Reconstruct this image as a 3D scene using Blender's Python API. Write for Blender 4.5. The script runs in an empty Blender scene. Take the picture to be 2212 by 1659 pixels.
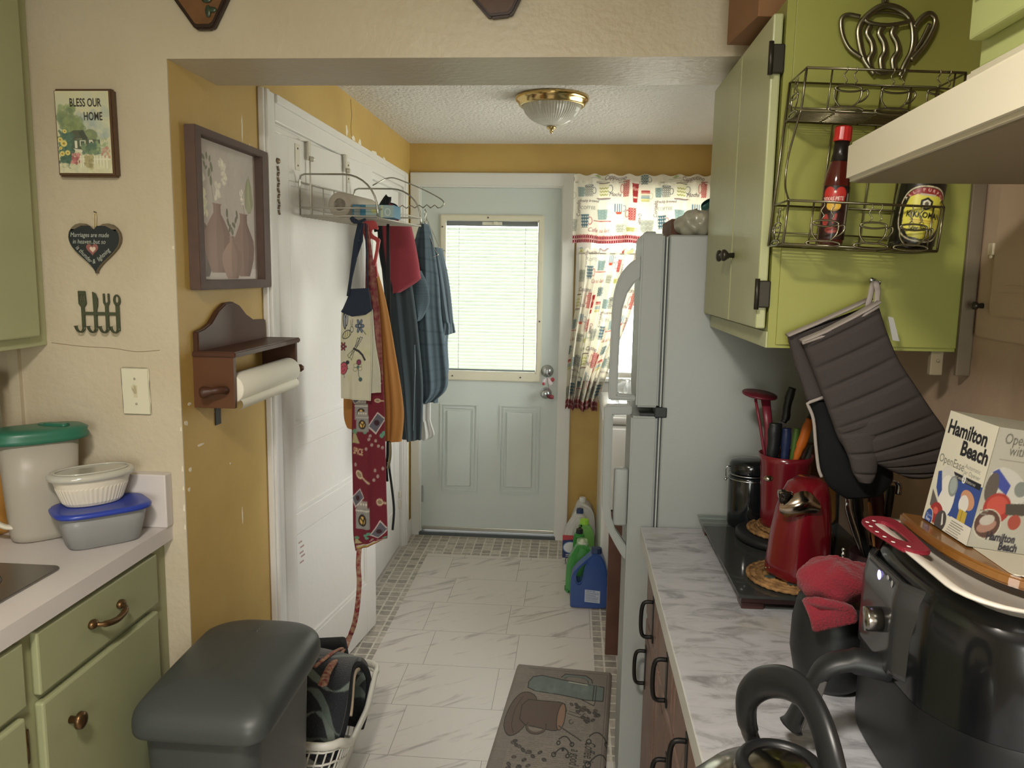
import bpy, bmesh, math, random
import numpy as np
from mathutils import Vector, Matrix, Euler
PI = math.pi
S = bpy.context.scene
COL = S.collection

# ---------------------------------------------------------------- camera
F_PX, PITCH, YAW, ROLL, CAM_H = 1705.15, 7.9656, 4.3708, 0.9392, 1.5715
def make_camera():
    pi_, ya, ro = (math.radians(a) for a in (PITCH, YAW, ROLL))
    fw = Vector((-math.sin(ya)*math.cos(pi_), math.cos(ya)*math.cos(pi_), -math.sin(pi_)))
    r = Vector((math.cos(ya), math.sin(ya), 0)); u = r.cross(fw)
    r2 = r*math.cos(ro)+u*math.sin(ro); u2 = -r*math.sin(ro)+u*math.cos(ro)
    cd = bpy.data.cameras.new('camera'); c = bpy.data.objects.new('camera', cd); COL.objects.link(c)
    cd.sensor_width = 36; cd.sensor_fit = 'HORIZONTAL'; cd.lens = F_PX/2212*36; cd.clip_start = .02
    m = Matrix((r2, u2, -fw)).transposed().to_4x4(); m.translation = (0, 0, CAM_H)
    c.matrix_world = m; S.camera = c
make_camera()
# ---------------------------------------------------------------- world, exposure
S.view_settings.view_transform = 'Standard'; S.view_settings.look = 'None'
S.view_settings.exposure = 0.0; S.view_settings.gamma = 1; S.view_settings.use_curve_mapping = False
S.cycles.use_denoising = True
S.cycles.max_bounces = 10; S.cycles.diffuse_bounces = 6; S.cycles.transparent_max_bounces = 16
S.cycles.transmission_bounces = 8; S.cycles.sample_clamp_indirect = 6
SKY_STRENGTH = 15.0
def make_world():
    w = bpy.data.worlds.new('sky'); S.world = w; w.use_nodes = True
    nt = w.node_tree; nt.nodes.clear(); N = nt.nodes.new; L = nt.links.new
    tc = N('ShaderNodeTexCoord'); sp = N('ShaderNodeSeparateXYZ'); L(tc.outputs['Generated'], sp.inputs[0])
    no = N('ShaderNodeTexNoise'); no.inputs['Scale'].default_value = 9; no.inputs['Detail'].default_value = 5
    L(tc.outputs['Generated'], no.inputs['Vector'])
    ad = N('ShaderNodeMath'); ad.operation = 'MULTIPLY_ADD'; ad.inputs[1].default_value = .5; ad.inputs[2].default_value = -.25
    L(no.outputs['Fac'], ad.inputs[0])
    a2 = N('ShaderNodeMath'); a2.operation = 'ADD'; L(sp.outputs['Z'], a2.inputs[0]); L(ad.outputs[0], a2.inputs[1])
    cr = N('ShaderNodeValToRGB'); e = cr.color_ramp.elements
    e[0].position = 0; e[0].color = (.62, .62, .58, 1); e[1].position = 1; e[1].color = (1, .99, .97, 1)
    for p, c in ((.40, (.62, .62, .55, 1)), (.52, (.76, .77, .70, 1)), (.58, (.96, .97, .93, 1))):
        k = e.new(p); k.color = c
    mr = N('ShaderNodeMapRange'); mr.inputs[1].default_value = -.6; mr.inputs[2].default_value = .6
    L(a2.outputs[0], mr.inputs[0]); L(mr.outputs[0], cr.inputs[0])
    bg = N('ShaderNodeBackground'); bg.inputs['Strength'].default_value = SKY_STRENGTH
    L(cr.outputs[0], bg.inputs[0]); o = N('ShaderNodeOutputWorld'); L(bg.outputs[0], o.inputs[0])
make_world()
def area(name, loc, rot, sx, sy, power, col, portal=False, shape='RECTANGLE'):
    l = bpy.data.lights.new(name, 'AREA'); l.shape = shape; l.size = sx; l.size_y = sy; l.energy = power; l.color = col
    if portal: l.cycles.is_portal = True
    o = bpy.data.objects.new(name, l); o.location = loc; o.rotation_euler = rot; COL.objects.link(o); return o
# daylight enters through the glazing of the back door and the back window (sampling portals, they add no light)
area('portal_door', (-.48, 4.70, 1.43), (-PI/2, 0, 0), .60, .92, 1, (1, 1, 1), True)
area('portal_window', (.42, 4.72, 1.50), (-PI/2, 0, 0), .84, 1.20, 1, (1, 1, 1), True)

area('portal_kitchen', (.1, -1.72, 1.45), (PI/2, 0, 0), .96, 1.06, 1, (1, 1, 1), True)  # portal of the added, unseen window behind the viewer
area('portal_side', (.99, 3.62, 1.52), (0, PI/2, 0), .86, 1.22, 1, (1, 1, 1), True)
# the kitchen's ceiling lamp (its body is built further down)
LAMP = area('kitchen_lamp_light', (-.30, .05, 2.33), (0, 0, 0), .26, .26, 42, (1, .92, .82), shape='DISK')
# ---------------------------------------------------------------- colours and materials
def lin(c): return c/12.92 if c <= .04045 else ((c+.055)/1.055)**2.4
def rgb(h):
    if isinstance(h, str): h = h.lstrip('#'); h = tuple(int(h[i:i+2], 16)/255 for i in (0, 2, 4))
    return tuple(lin(x) for x in h)
MATS = {}
def mat(name, color, rough=.5, metal=0, bump=None, var=None, spec=.5, coat=0, alpha=1, trans=0, ior=1.45, attr=False, sheen=0, emit=None, transl=0, sss=0):
    """procedural principled material: bump=(scale,strength), var=(scale,amount,color2)"""
    if name in MATS: return MATS[name]
    m = bpy.data.materials.new(name); m.use_nodes = True; nt = m.node_tree; N = nt.nodes.new; L = nt.links.new
    b = nt.nodes['Principled BSDF']; out = nt.nodes['Material Output']
    c = (*rgb(color), 1); b.inputs['Base Color'].default_value = c
    b.inputs['Roughness'].default_value = rough; b.inputs['Metallic'].default_value = metal
    b.inputs['Specular IOR Level'].default_value = spec; b.inputs['Coat Weight'].default_value = coat
    b.inputs['Coat Roughness'].default_value = .08
    b.inputs['Alpha'].default_value = alpha; b.inputs['Transmission Weight'].default_value = trans; b.inputs['IOR'].default_value = ior
    b.inputs['Sheen Weight'].default_value = sheen
    tc = N('ShaderNodeTexCoord'); base = None
    if attr:
        a = N('ShaderNodeAttribute'); a.attribute_name = 'Col'; base = a.outputs['Color']
    if var:
        no = N('ShaderNodeTexNoise'); no.inputs['Scale'].default_value = var[0]; no.inputs['Detail'].default_value = 5
        L(tc.outputs['Object'], no.inputs['Vector'])
        mr = N('ShaderNodeMapRange'); mr.inputs[1].default_value = .35; mr.inputs[2].default_value = .65; mr.inputs[3].default_value = 0; mr.inputs[4].default_value = var[1]
        L(no.outputs['Fac'], mr.inputs[0])
        mx = N('ShaderNodeMix'); mx.data_type = 'RGBA'; L(mr.outputs[0], mx.inputs['Factor'])
        if base: L(base, mx.inputs['A'])
        else: mx.inputs['A'].default_value = c
        mx.inputs['B'].default_value = (*rgb(var[2]), 1) if len(var) > 2 else (*[x*.55 for x in c[:3]], 1)
        base = mx.outputs['Result']
    if base: L(base, b.inputs['Base Color'])
    if bump:
        n2 = N('ShaderNodeTexNoise'); n2.inputs['Scale'].default_value = bump[0]; n2.inputs['Detail'].default_value = 4
        L(tc.outputs['Object'], n2.inputs['Vector'])
        bp = N('ShaderNodeBump'); bp.inputs['Strength'].default_value = bump[1]; bp.inputs['Distance'].default_value = bump[2] if len(bump) > 2 else .01
        L(n2.outputs['Fac'], bp.inputs['Height']); L(bp.outputs[0], b.inputs['Normal'])
    if emit:
        b.inputs['Emission Color'].default_value = (*rgb(emit[0]), 1); b.inputs['Emission Strength'].default_value = emit[1]
    if transl:
        t = N('ShaderNodeBsdfTranslucent'); mxs = N('ShaderNodeMixShader'); mxs.inputs[0].default_value = transl
        if base: L(base, t.inputs[0])
        else: t.inputs[0].default_value = c
        L(b.outputs[0], mxs.inputs[1]); L(t.outputs[0], mxs.inputs[2]); L(mxs.outputs[0], out.inputs[0])
    MATS[name] = m; return m

def glass_mat(name, tint, opacity=.12, rough=.05):
    """thin clear sheet: mostly transparent with a glossy film (for panes and thin clear plastic)"""
    if name in MATS: return MATS[name]
    m = bpy.data.materials.new(name); m.use_nodes = True; nt = m.node_tree; N = nt.nodes.new; L = nt.links.new
    nt.nodes.remove(nt.nodes['Principled BSDF']); out = nt.nodes['Material Output']
    t = N('ShaderNodeBsdfTransparent'); t.inputs[0].default_value = (*rgb(tint), 1)
    g = N('ShaderNodeBsdfGlossy'); g.inputs['Roughness'].default_value = rough
    d = N('ShaderNodeBsdfDiffuse'); d.inputs[0].default_value = (*rgb(tint), 1)
    fr = N('ShaderNodeFresnel'); fr.inputs[0].default_value = 1.45
    m1 = N('ShaderNodeMixShader'); m1.inputs[0].default_value = opacity; L(t.outputs[0], m1.inputs[1]); L(d.outputs[0], m1.inputs[2])
    m2 = N('ShaderNodeMixShader'); L(fr.outputs[0], m2.inputs[0]); L(m1.outputs[0], m2.inputs[1]); L(g.outputs[0], m2.inputs[2])
    L(m2.outputs[0], out.inputs[0]); MATS[name] = m; return m

# ---------------------------------------------------------------- mesh builder
ORG = {}
GM = Matrix()     # scaling or tilt of the group being built (identity = room axes)
def setp(o, label=None, cat=None, group=None, kind=None):
    if label: o['label'] = label
    if cat: o['category'] = cat
    if group: o['group'] = group
    if kind: o['kind'] = kind
    return o
def thing(name, label, cat, loc, group=None, parent=None, kind=None):
    o = bpy.data.objects.new(name, None); COL.objects.link(o); o.empty_display_size = .05
    loc = GM @ Vector(loc); o.location = loc; ORG[o.name] = Vector(loc); return setp(o, label, cat, group, kind)
class MB:
    def __init__(s, M=None): s.bm = bmesh.new(); s.M = M or Matrix()
    def _merge(s, bm, mi=0, smooth=False):
        for f in bm.faces: f.material_index = mi; f.smooth = smooth
        bmesh.ops.recalc_face_normals(bm, faces=bm.faces)
        me = bpy.data.meshes.new('t'); bm.to_mesh(me); bm.free(); me.transform(s.M); s.bm.from_mesh(me); bpy.data.meshes.remove(me); return s
    def raw(s, vs, fs, mi=0, smooth=False):
        bm = bmesh.new(); v = [bm.verts.new(p) for p in vs]
        for f in fs:
            try: bm.faces.new([v[i] for i in f])
            except ValueError: pass
        return s._merge(bm, mi, smooth)
    def box(s, a, b, bev=0, mi=0, seg=2):
        x0, y0, z0 = (min(a[i], b[i]) for i in range(3)); x1, y1, z1 = (max(a[i], b[i]) for i in range(3))
        bm = bmesh.new(); v = [bm.verts.new(p) for p in ((x0,y0,z0),(x1,y0,z0),(x1,y1,z0),(x0,y1,z0),(x0,y0,z1),(x1,y0,z1),(x1,y1,z1),(x0,y1,z1))]
        for f in ((0,3,2,1),(4,5,6,7),(0,1,5,4),(1,2,6,5),(2,3,7,6),(3,0,4,7)): bm.faces.new([v[i] for i in f])
        if bev: bmesh.ops.bevel(bm, geom=list(bm.edges), offset=bev, segments=seg, affect='EDGES', profile=.5)
        return s._merge(bm, mi, bool(bev) and seg > 2)
    def lathe(s, prof, c=(0, 0, 0), n=28, mi=0, smooth=True, axis='Z', flute=None, sx=1, sy=1):
        vs = []; fs = []
        for r, z in prof:
            for k in range(n):
                a = 2*PI*k/n; rr = r*(1+(flute if k % 2 else 0)) if flute else r
                p = (rr*math.cos(a)*sx, rr*math.sin(a)*sy, z)
                if axis == 'X': p = (p[2], p[0], p[1])
                if axis == 'Y': p = (p[0], p[2], p[1])
                vs.append((p[0]+c[0], p[1]+c[1], p[2]+c[2]))
        m = len(prof)
        for i in range(m-1):
            for k in range(n): fs.append((i*n+k, i*n+(k+1) % n, (i+1)*n+(k+1) % n, (i+1)*n+k))
        if prof[0][0] > 1e-6: fs.append(tuple(range(n-1, -1, -1)))
        if prof[-1][0] > 1e-6: fs.append(tuple((m-1)*n+k for k in range(n)))
        s.raw(vs, fs, mi, smooth); return s
    def tube(s, pts, r, n=8, closed=False, mi=0, flat=None, smooth=True):
        pts = [Vector(p) for p in pts]; m = len(pts); rs = list(r) if isinstance(r, (list, tuple)) else [r]*m
        if len(rs) != m: rs = [rs[min(len(rs)-1, round(i*(len(rs)-1)/max(1, m-1)))] for i in range(m)]
        vs = []; fs = []; up = None
        for i in range(m):
            a = pts[(i-1) % m] if (closed or i > 0) else pts[i]; b = pts[(i+1) % m] if (closed or i < m-1) else pts[i]
            t = (b-a).normalized() if (b-a).length > 1e-9 else Vector((0, 0, 1))
            if up is None:
                up = t.orthogonal().normalized()
                if flat is not None: up = (Vector(flat)-Vector(flat).dot(t)*t).normalized()
            up = (up-up.dot(t)*t)
            up = up.normalized() if up.length > 1e-6 else t.orthogonal().normalized()
            if flat is not None:
                q = Vector(flat)-Vector(flat).dot(t)*t
                if q.length > 1e-3: up = q.normalized()
            w = t.cross(up); ra = rs[i]; rb = ra if not isinstance(ra, (list, tuple)) else None
            r1, r2 = (ra, ra) if rb is not None else ra
            for k in range(n):
                an = 2*PI*k/n; vs.append(pts[i]+up*math.cos(an)*r1+w*math.sin(an)*r2)
        for i in range(m if closed else m-1):
            j = (i+1) % m
            for k in range(n): fs.append((i*n+k, i*n+(k+1) % n, j*n+(k+1) % n, j*n+k))
        if not closed: fs.append(tuple(range(n-1, -1, -1))); fs.append(tuple((m-1)*n+k for k in range(n)))
        s.raw(vs, fs, mi, smooth); return s
    def prism(s, poly, d0, d1, plane='XZ', mi=0, bev=0, holes=None, smooth=False):
        """poly in 2-D extruded between d0 and d1 along the third axis (plane XZ->Y, YZ->X, XY->Z)"""
        f3 = {'XZ': lambda a, b, d: (a, d, b), 'YZ': lambda a, b, d: (d, a, b), 'XY': lambda a, b, d: (a, b, d)}[plane]
        bm = bmesh.new()
        loops = [poly]+(holes or [])
        ed = []
        for lp in loops:
            v = [bm.verts.new(f3(a, b, d0)) for a, b in lp]
            ed += [bm.edges.new((v[i], v[(i+1) % len(v)])) for i in range(len(v))]
        r = bmesh.ops.triangle_fill(bm, edges=ed, use_beauty=True)
        fs = [g for g in r['geom'] if isinstance(g, bmesh.types.BMFace)]
        if not holes and len(fs) > 1:
            bmesh.ops.dissolve_faces(bm, faces=fs); fs = list(bm.faces)
        ex = bmesh.ops.extrude_face_region(bm, geom=fs)
        vv = [g for g in ex['geom'] if isinstance(g, bmesh.types.BMVert)]
        bmesh.ops.translate(bm, verts=vv, vec=Vector(f3(0, 0, d1))-Vector(f3(0, 0, d0)))
        if bev:
            bmesh.ops.recalc_face_normals(bm, faces=bm.faces)
            e = [e for e in bm.edges if len(e.link_faces) == 2 and e.calc_face_angle(0) > .5]
            bmesh.ops.bevel(bm, geom=e, offset=bev, segments=2, affect='EDGES')
        return s._merge(bm, mi, smooth)
    def grid(s, fn, nu, nv, mi=0, cu=False, cv=False, smooth=True, cap=False):
        vs = [fn(i/(nu if cu else nu-1), j/(nv if cv else nv-1)) for j in range(nv) for i in range(nu)]; fs = []
        for j in range(nv if cv else nv-1):
            for i in range(nu if cu else nu-1):
                fs.append((j*nu+i, j*nu+(i+1) % nu, ((j+1) % nv)*nu+(i+1) % nu, ((j+1) % nv)*nu+i))
        if cap: fs.append(tuple(range(nu-1, -1, -1))); fs.append(tuple((nv-1)*nu+k for k in range(nu)))
        return s.raw(vs, fs, mi, smooth)
    def ball(s, c, r, mi=0, n=16):
        r = r if isinstance(r, (tuple, list)) else (r, r, r)
        return s.grid(lambda u, v: (c[0]+r[0]*math.cos(2*PI*u)*math.sin(PI*(.001+.998*v)), c[1]+r[1]*math.sin(2*PI*u)*math.sin(PI*(.001+.998*v)), c[2]-r[2]*math.cos(PI*(.001+.998*v))), n, n//2+1, mi, cu=True, cap=True)
    def build(s, name, mats, parent=None, label=None, cat=None, group=None, kind=None, org=None, weld=False):
        me = bpy.data.meshes.new(name)
        if weld: bmesh.ops.remove_doubles(s.bm, verts=s.bm.verts, dist=1e-5)
        s.bm.to_mesh(me); s.bm.free()
        for m in (mats if isinstance(mats, (list, tuple)) else [mats]): me.materials.append(m)
        o = bpy.data.objects.new(name, me); COL.objects.link(o)
        place(o, me, parent, org); return setp(o, label, cat, group, kind)
def place(o, me, parent, org=None):
    me.transform(GM)
    if parent: w = ORG[parent.name]
    else:
        n = len(me.vertices); a = np.empty(n*3, np.float32); me.vertices.foreach_get('co', a); a = a.reshape(-1, 3)
        w = Vector(org) if org else Vector(((a[:, 0].min()+a[:, 0].max())/2, (a[:, 1].min()+a[:, 1].max())/2, a[:, 2].min()))
    me.transform(Matrix.Translation(-w))
    if parent: o.parent = parent; ORG[o.name] = w
    else: o.location = w; ORG[o.name] = Vector(w)
def sub(o, angle=None, level=1):
    m = o.modifiers.new('subdivision', 'SUBSURF'); m.levels = level; m.render_levels = level; return o
def rot_about(p, eul): return Matrix.Translation(p) @ Euler(eul).to_matrix().to_4x4() @ Matrix.Translation(-Vector(p))
def spline(pts, n=6, closed=False):
    P = [Vector(p) for p in pts]; m = len(P); out = []
    for i in range(m if closed else m-1):
        p0 = P[(i-1) % m] if closed or i > 0 else P[i]; p1 = P[i]; p2 = P[(i+1) % m]; p3 = P[(i+2) % m] if closed or i < m-2 else p2
        for k in range(n):
            t = k/n; out.append(.5*((2*p1)+(p2-p0)*t+(2*p0-5*p1+4*p2-p3)*t*t+(-p0+3*p1-3*p2+p3)*t**3))
    if not closed: out.append(P[-1])
    return out
def spl2(pts, n=6, closed=True): return [(p[0], p[1]) for p in spline([(a, b, 0) for a, b in pts], n, closed)]
def chaikin(p, it=2):
    for _ in range(it): p = [q for i in range(len(p)) for a, b in ((p[i], p[(i+1) % len(p)]),) for q in ((a[0]*.75+b[0]*.25, a[1]*.75+b[1]*.25), (a[0]*.25+b[0]*.75, a[1]*.25+b[1]*.75))]
    return p
def rrect(x0, y0, x1, y1, r, n=5):
    o = []
    for cx, cy, a in ((x1-r, y1-r, 0), (x0+r, y1-r, 90), (x0+r, y0+r, 180), (x1-r, y0+r, 270)):
        for k in range(n+1): t = math.radians(a+90*k/n); o.append((cx+r*math.cos(t), cy+r*math.sin(t)))
    return o
def superell(cx, cy, a, b, e=3, n=40, rot=0):
    o = []
    for k in range(n):
        t = 2*PI*k/n; c, s_ = math.cos(t), math.sin(t)
        x = a*math.copysign(abs(c)**(2/e), c); y = b*math.copysign(abs(s_)**(2/e), s_)
        o.append((cx+x*math.cos(rot)-y*math.sin(rot), cy+x*math.sin(rot)+y*math.cos(rot)))
    return o
def loft(mb, rings, mi=0, smooth=True, cap=True):
    """rings: list of (outline2d, z)"""
    n = len(rings[0][0]); vs = [(x, y, z) for o, z in rings for x, y in o]; fs = []
    for j in range(len(rings)-1):
        for i in range(n): fs.append((j*n+i, j*n+(i+1) % n, (j+1)*n+(i+1) % n, (j+1)*n+i))
    if cap: fs.append(tuple(range(n-1, -1, -1))); fs.append(tuple((len(rings)-1)*n+k for k in range(n)))
    return mb.raw(vs, fs, mi, smooth)

# ---------------------------------------------------------------- painted sheets: a canvas of colours carried by mesh points
TXT = {}
def text_tris(body, bold=0, shear=0):
    k = (body, bold, shear)
    if k in TXT: return TXT[k]
    cu = bpy.data.curves.new('t', 'FONT'); cu.body = body; cu.size = 1; cu.offset = bold; cu.shear = shear; cu.resolution_u = 3; cu.fill_mode = 'FRONT'
    ob = bpy.data.objects.new('t', cu); me = ob.to_mesh(); me.calc_loop_triangles()
    co = [(v.co.x, v.co.y) for v in me.vertices]; tr = [[co[i] for i in t.vertices] for t in me.loop_triangles]
    ob.to_mesh_clear(); bpy.data.objects.remove(ob); bpy.data.curves.remove(cu)
    TXT[k] = tr; return tr
class Canvas:
    """w,h in metres (or any unit), y runs down from the top; res = points per unit"""
    def __init__(s, w, h, res, bg, ss=2):
        s.w, s.h, s.ss = w, h, ss; s.nx = max(2, int(w*res)); s.ny = max(2, int(h*res)); s.kx = s.nx*ss/w; s.ky = s.ny*ss/h
        s.a = np.empty((s.ny*ss, s.nx*ss, 3), np.float32); s.a[:] = s.c(bg)
    def c(s, h):
        if isinstance(h, str): h = h.lstrip('#'); return np.array([int(h[i:i+2], 16)/255 for i in (0, 2, 4)], np.float32)
        return np.array(h, np.float32)
    def poly(s, pts, col, op=1):
        P = np.array(pts, float)*[s.kx, s.ky]; x0, y0 = np.floor(P.min(0)).astype(int)-1; x1, y1 = np.ceil(P.max(0)).astype(int)+1
        x0, y0 = max(x0, 0), max(y0, 0); x1, y1 = min(x1, s.a.shape[1]), min(y1, s.a.shape[0])
        if x1 <= x0 or y1 <= y0: return s
        X, Y = np.meshgrid(np.arange(x0, x1)+.5, np.arange(y0, y1)+.5); m = np.zeros(X.shape, bool)
        for i in range(len(P)):
            xa, ya = P[i]; xb, yb = P[(i+1) % len(P)]
            if ya == yb: continue
            m ^= ((ya > Y) != (yb > Y)) & (X < (xb-xa)*(Y-ya)/(yb-ya)+xa)
        r = s.a[y0:y1, x0:x1]; r[m] = r[m]*(1-op)+s.c(col)*op; return s
    def rect(s, x0, y0, x1, y1, col, op=1): return s.poly([(x0, y0), (x1, y0), (x1, y1), (x0, y1)], col, op)
    def ell(s, cx, cy, rx, ry, col, rot=0, op=1, n=22):
        c, d = math.cos(rot), math.sin(rot)
        return s.poly([(cx+rx*math.cos(2*PI*k/n)*c-ry*math.sin(2*PI*k/n)*d, cy+rx*math.cos(2*PI*k/n)*d+ry*math.sin(2*PI*k/n)*c) for k in range(n)], col, op)
    def line(s, pts, wd, col, closed=False):
        pts = list(pts)+([pts[0]] if closed else [])
        for (xa, ya), (xb, yb) in zip(pts, pts[1:]):
            d = math.hypot(xb-xa, yb-ya)
            if d < 1e-9: continue
            nx, ny = -(yb-ya)/d*wd/2, (xb-xa)/d*wd/2; ex, ey = (xb-xa)/d*wd*.3, (yb-ya)/d*wd*.3
            s.poly([(xa+nx-ex, ya+ny-ey), (xb+nx+ex, yb+ny+ey), (xb-nx+ex, yb-ny+ey), (xa-nx-ex, ya-ny-ey)], col)
        return s
    def ring(s, cx, cy, rx, ry, wd, col, rot=0, a0=0, a1=360):
        c, d = math.cos(rot), math.sin(rot); n = 20
        return s.line([(cx+rx*math.cos(t)*c-ry*math.sin(t)*d, cy+rx*math.cos(t)*d+ry*math.sin(t)*c) for t in (math.radians(a0+(a1-a0)*k/n) for k in range(n+1))], wd, col)
    def text(s, body, x, y, size, col, rot=0, sx=1, bold=0, shear=0, right=False):
        """baseline start x,y; rot clockwise radians"""
        tr = text_tris(body, bold, shear)
        if not tr: return s
        w = max(p[0] for t in tr for p in t) if right else 0
        c, d = math.cos(rot), math.sin(rot)
        for t in tr:
            q = [((p[0]-w)*size*sx, -p[1]*size) for p in t]; s.poly([(x+a*c-b*d, y+a*d+b*c) for a, b in q], col)
        return s
    def noise(s, amt, seed=1):
        s.a += (np.random.RandomState(seed).rand(*s.a.shape[:2], 1).astype(np.float32)-.5)*amt; return s
    def blur_blobs(s, n, rmin, rmax, cols, region, seed=1, op=.5):
        R = random.Random(seed)
        for _ in range(n):
            r = R.uniform(rmin, rmax); x = R.uniform(region[0], region[2]); y = R.uniform(region[1], region[3])
            s.poly([(x+r*R.uniform(.6, 1.2)*math.cos(2*PI*k/9), y+r*R.uniform(.6, 1.2)*math.sin(2*PI*k/9)) for k in range(9)], R.choice(cols), op)
        return s
    def out(s):
        a = s.a.reshape(s.ny, s.ss, s.nx, s.ss, 3).mean((1, 3)); a = np.clip(a, 0, 1)
        a = np.where(a <= .04045, a/12.92, ((a+.055)/1.055)**2.4); return a
def sheet(name, cv, fn, material, parent=None, closed=False, thick=0, back=None, **kw):
    """grid surface fn(u,v), u to the right, v down, coloured by canvas cv"""
    a = cv.out(); ny, nx = a.shape[:2]
    U = [i/(nx if closed else nx-1) for i in range(nx)]; V = [j/(ny-1) for j in range(ny)]
    co = np.array([fn(u, v) for v in V for u in U], np.float64)
    idx = np.arange(nx*ny).reshape(ny, nx)
    if closed: idx = np.concatenate([idx, idx[:, :1]], 1)
    q = np.stack([idx[1:, :-1], idx[1:, 1:], idx[:-1, 1:], idx[:-1, :-1]], -1).reshape(-1, 4)
    me = bpy.data.meshes.new(name); me.vertices.add(len(co)); me.vertices.foreach_set('co', co.ravel())
    me.loops.add(q.size); me.loops.foreach_set('vertex_index', q.ravel().astype(np.int32))
    me.polygons.add(len(q)); me.polygons.foreach_set('loop_start', np.arange(0, q.size, 4, dtype=np.int32))
    me.polygons.foreach_set('use_smooth', np.ones(len(q), bool)); me.update(calc_edges=True)
    ca = me.color_attributes.new('Col', 'FLOAT_COLOR', 'POINT')
    c4 = np.ones((len(co), 4), np.float32); c4[:, :3] = a.reshape(-1, 3); ca.data.foreach_set('color', c4.ravel())
    me.materials.append(material); o = bpy.data.objects.new(name, me); COL.objects.link(o); place(o, me, parent)
    if thick:
        m = o.modifiers.new('thickness', 'SOLIDIFY'); m.thickness = thick; m.offset = -1
    return setp(o, **kw)
def quad(p00, p10, p01, p11):
    """bilinear patch: top-left, top-right, bottom-left, bottom-right"""
    A, B, C_, D = (Vector(p) for p in (p00, p10, p01, p11))
    return lambda u, v: (A*(1-u)+B*u)*(1-v)+(C_*(1-u)+D*u)*v

# ================================================================ STRUCTURE
def nodes_mat(name):
    m = bpy.data.materials.new(name); m.use_nodes = True; nt = m.node_tree; return m, nt, nt.nodes.new, nt.links.new, nt.nodes['Principled BSDF']
def plaster(name, col, rough, scale, strength, chips=None, col2=None):
    m, nt, N, L, b = nodes_mat(name); tc = N('ShaderNodeTexCoord')
    no = N('ShaderNodeTexNoise'); no.inputs['Scale'].default_value = scale; no.inputs['Detail'].default_value = 6; L(tc.outputs['Object'], no.inputs[0])
    n3 = N('ShaderNodeTexNoise'); n3.inputs['Scale'].default_value = 3.5; n3.inputs['Detail'].default_value = 3; L(tc.outputs['Object'], n3.inputs[0])
    sm = N('ShaderNodeMath'); sm.operation = 'MULTIPLY_ADD'; sm.inputs[1].default_value = 1.8; L(n3.outputs['Fac'], sm.inputs[0]); L(no.outputs['Fac'], sm.inputs[2])
    bp = N('ShaderNodeBump'); bp.inputs['Strength'].default_value = strength; bp.inputs['Distance'].default_value = .01; L(sm.outputs[0], bp.inputs['Height']); L(bp.outputs[0], b.inputs['Normal'])
    mx = N('ShaderNodeMix'); mx.data_type = 'RGBA'; mx.inputs['A'].default_value = (*rgb(col), 1); mx.inputs['B'].default_value = (*rgb(col2 or col), 1)
    mr = N('ShaderNodeMapRange'); mr.inputs[1].default_value = .4; mr.inputs[2].default_value = .65; L(n3.outputs['Fac'], mr.inputs[0]); L(mr.outputs[0], mx.inputs['Factor'])
    last = mx.outputs['Result']
    if chips:
        v = N('ShaderNodeTexNoise'); v.inputs['Scale'].default_value = chips[0]; v.inputs['Detail'].default_value = 6; v.inputs['Roughness'].default_value = .7; L(tc.outputs['Object'], v.inputs[0])
        g = N('ShaderNodeMath'); g.operation = 'GREATER_THAN'; g.inputs[1].default_value = chips[1]; L(v.outputs['Fac'], g.inputs[0])
        m2 = N('ShaderNodeMix'); m2.data_type = 'RGBA'; L(g.outputs[0], m2.inputs['Factor']); L(last, m2.inputs['A']); m2.inputs['B'].default_value = (*rgb(chips[2]), 1); last = m2.outputs['Result']
    L(last, b.inputs['Base Color']); b.inputs['Roughness'].default_value = rough; MATS[name] = m; return m
TAN = plaster('tan_paint', '#c1b7a0', .42, 55, .22, col2='#bbaf96')
GOLD = plaster('gold_paint', '#be9f59', .5, 40, .10, (11, .735, '#dccb9c'), '#b49552')
POP = plaster('textured_ceiling_paint', '#d6d2ca', .8, 62, 1.0)
WHITE = mat('white_gloss_paint', '#dcdad6', .35, bump=(30, .12), var=(2.5, .25, '#cfc9bd'))
DOORW = mat('steel_door_paint', '#c3cbc6', .4, bump=(14, .05))
CASEW = mat('casing_paint', '#d5d5cf', .38, bump=(20, .08))

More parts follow.
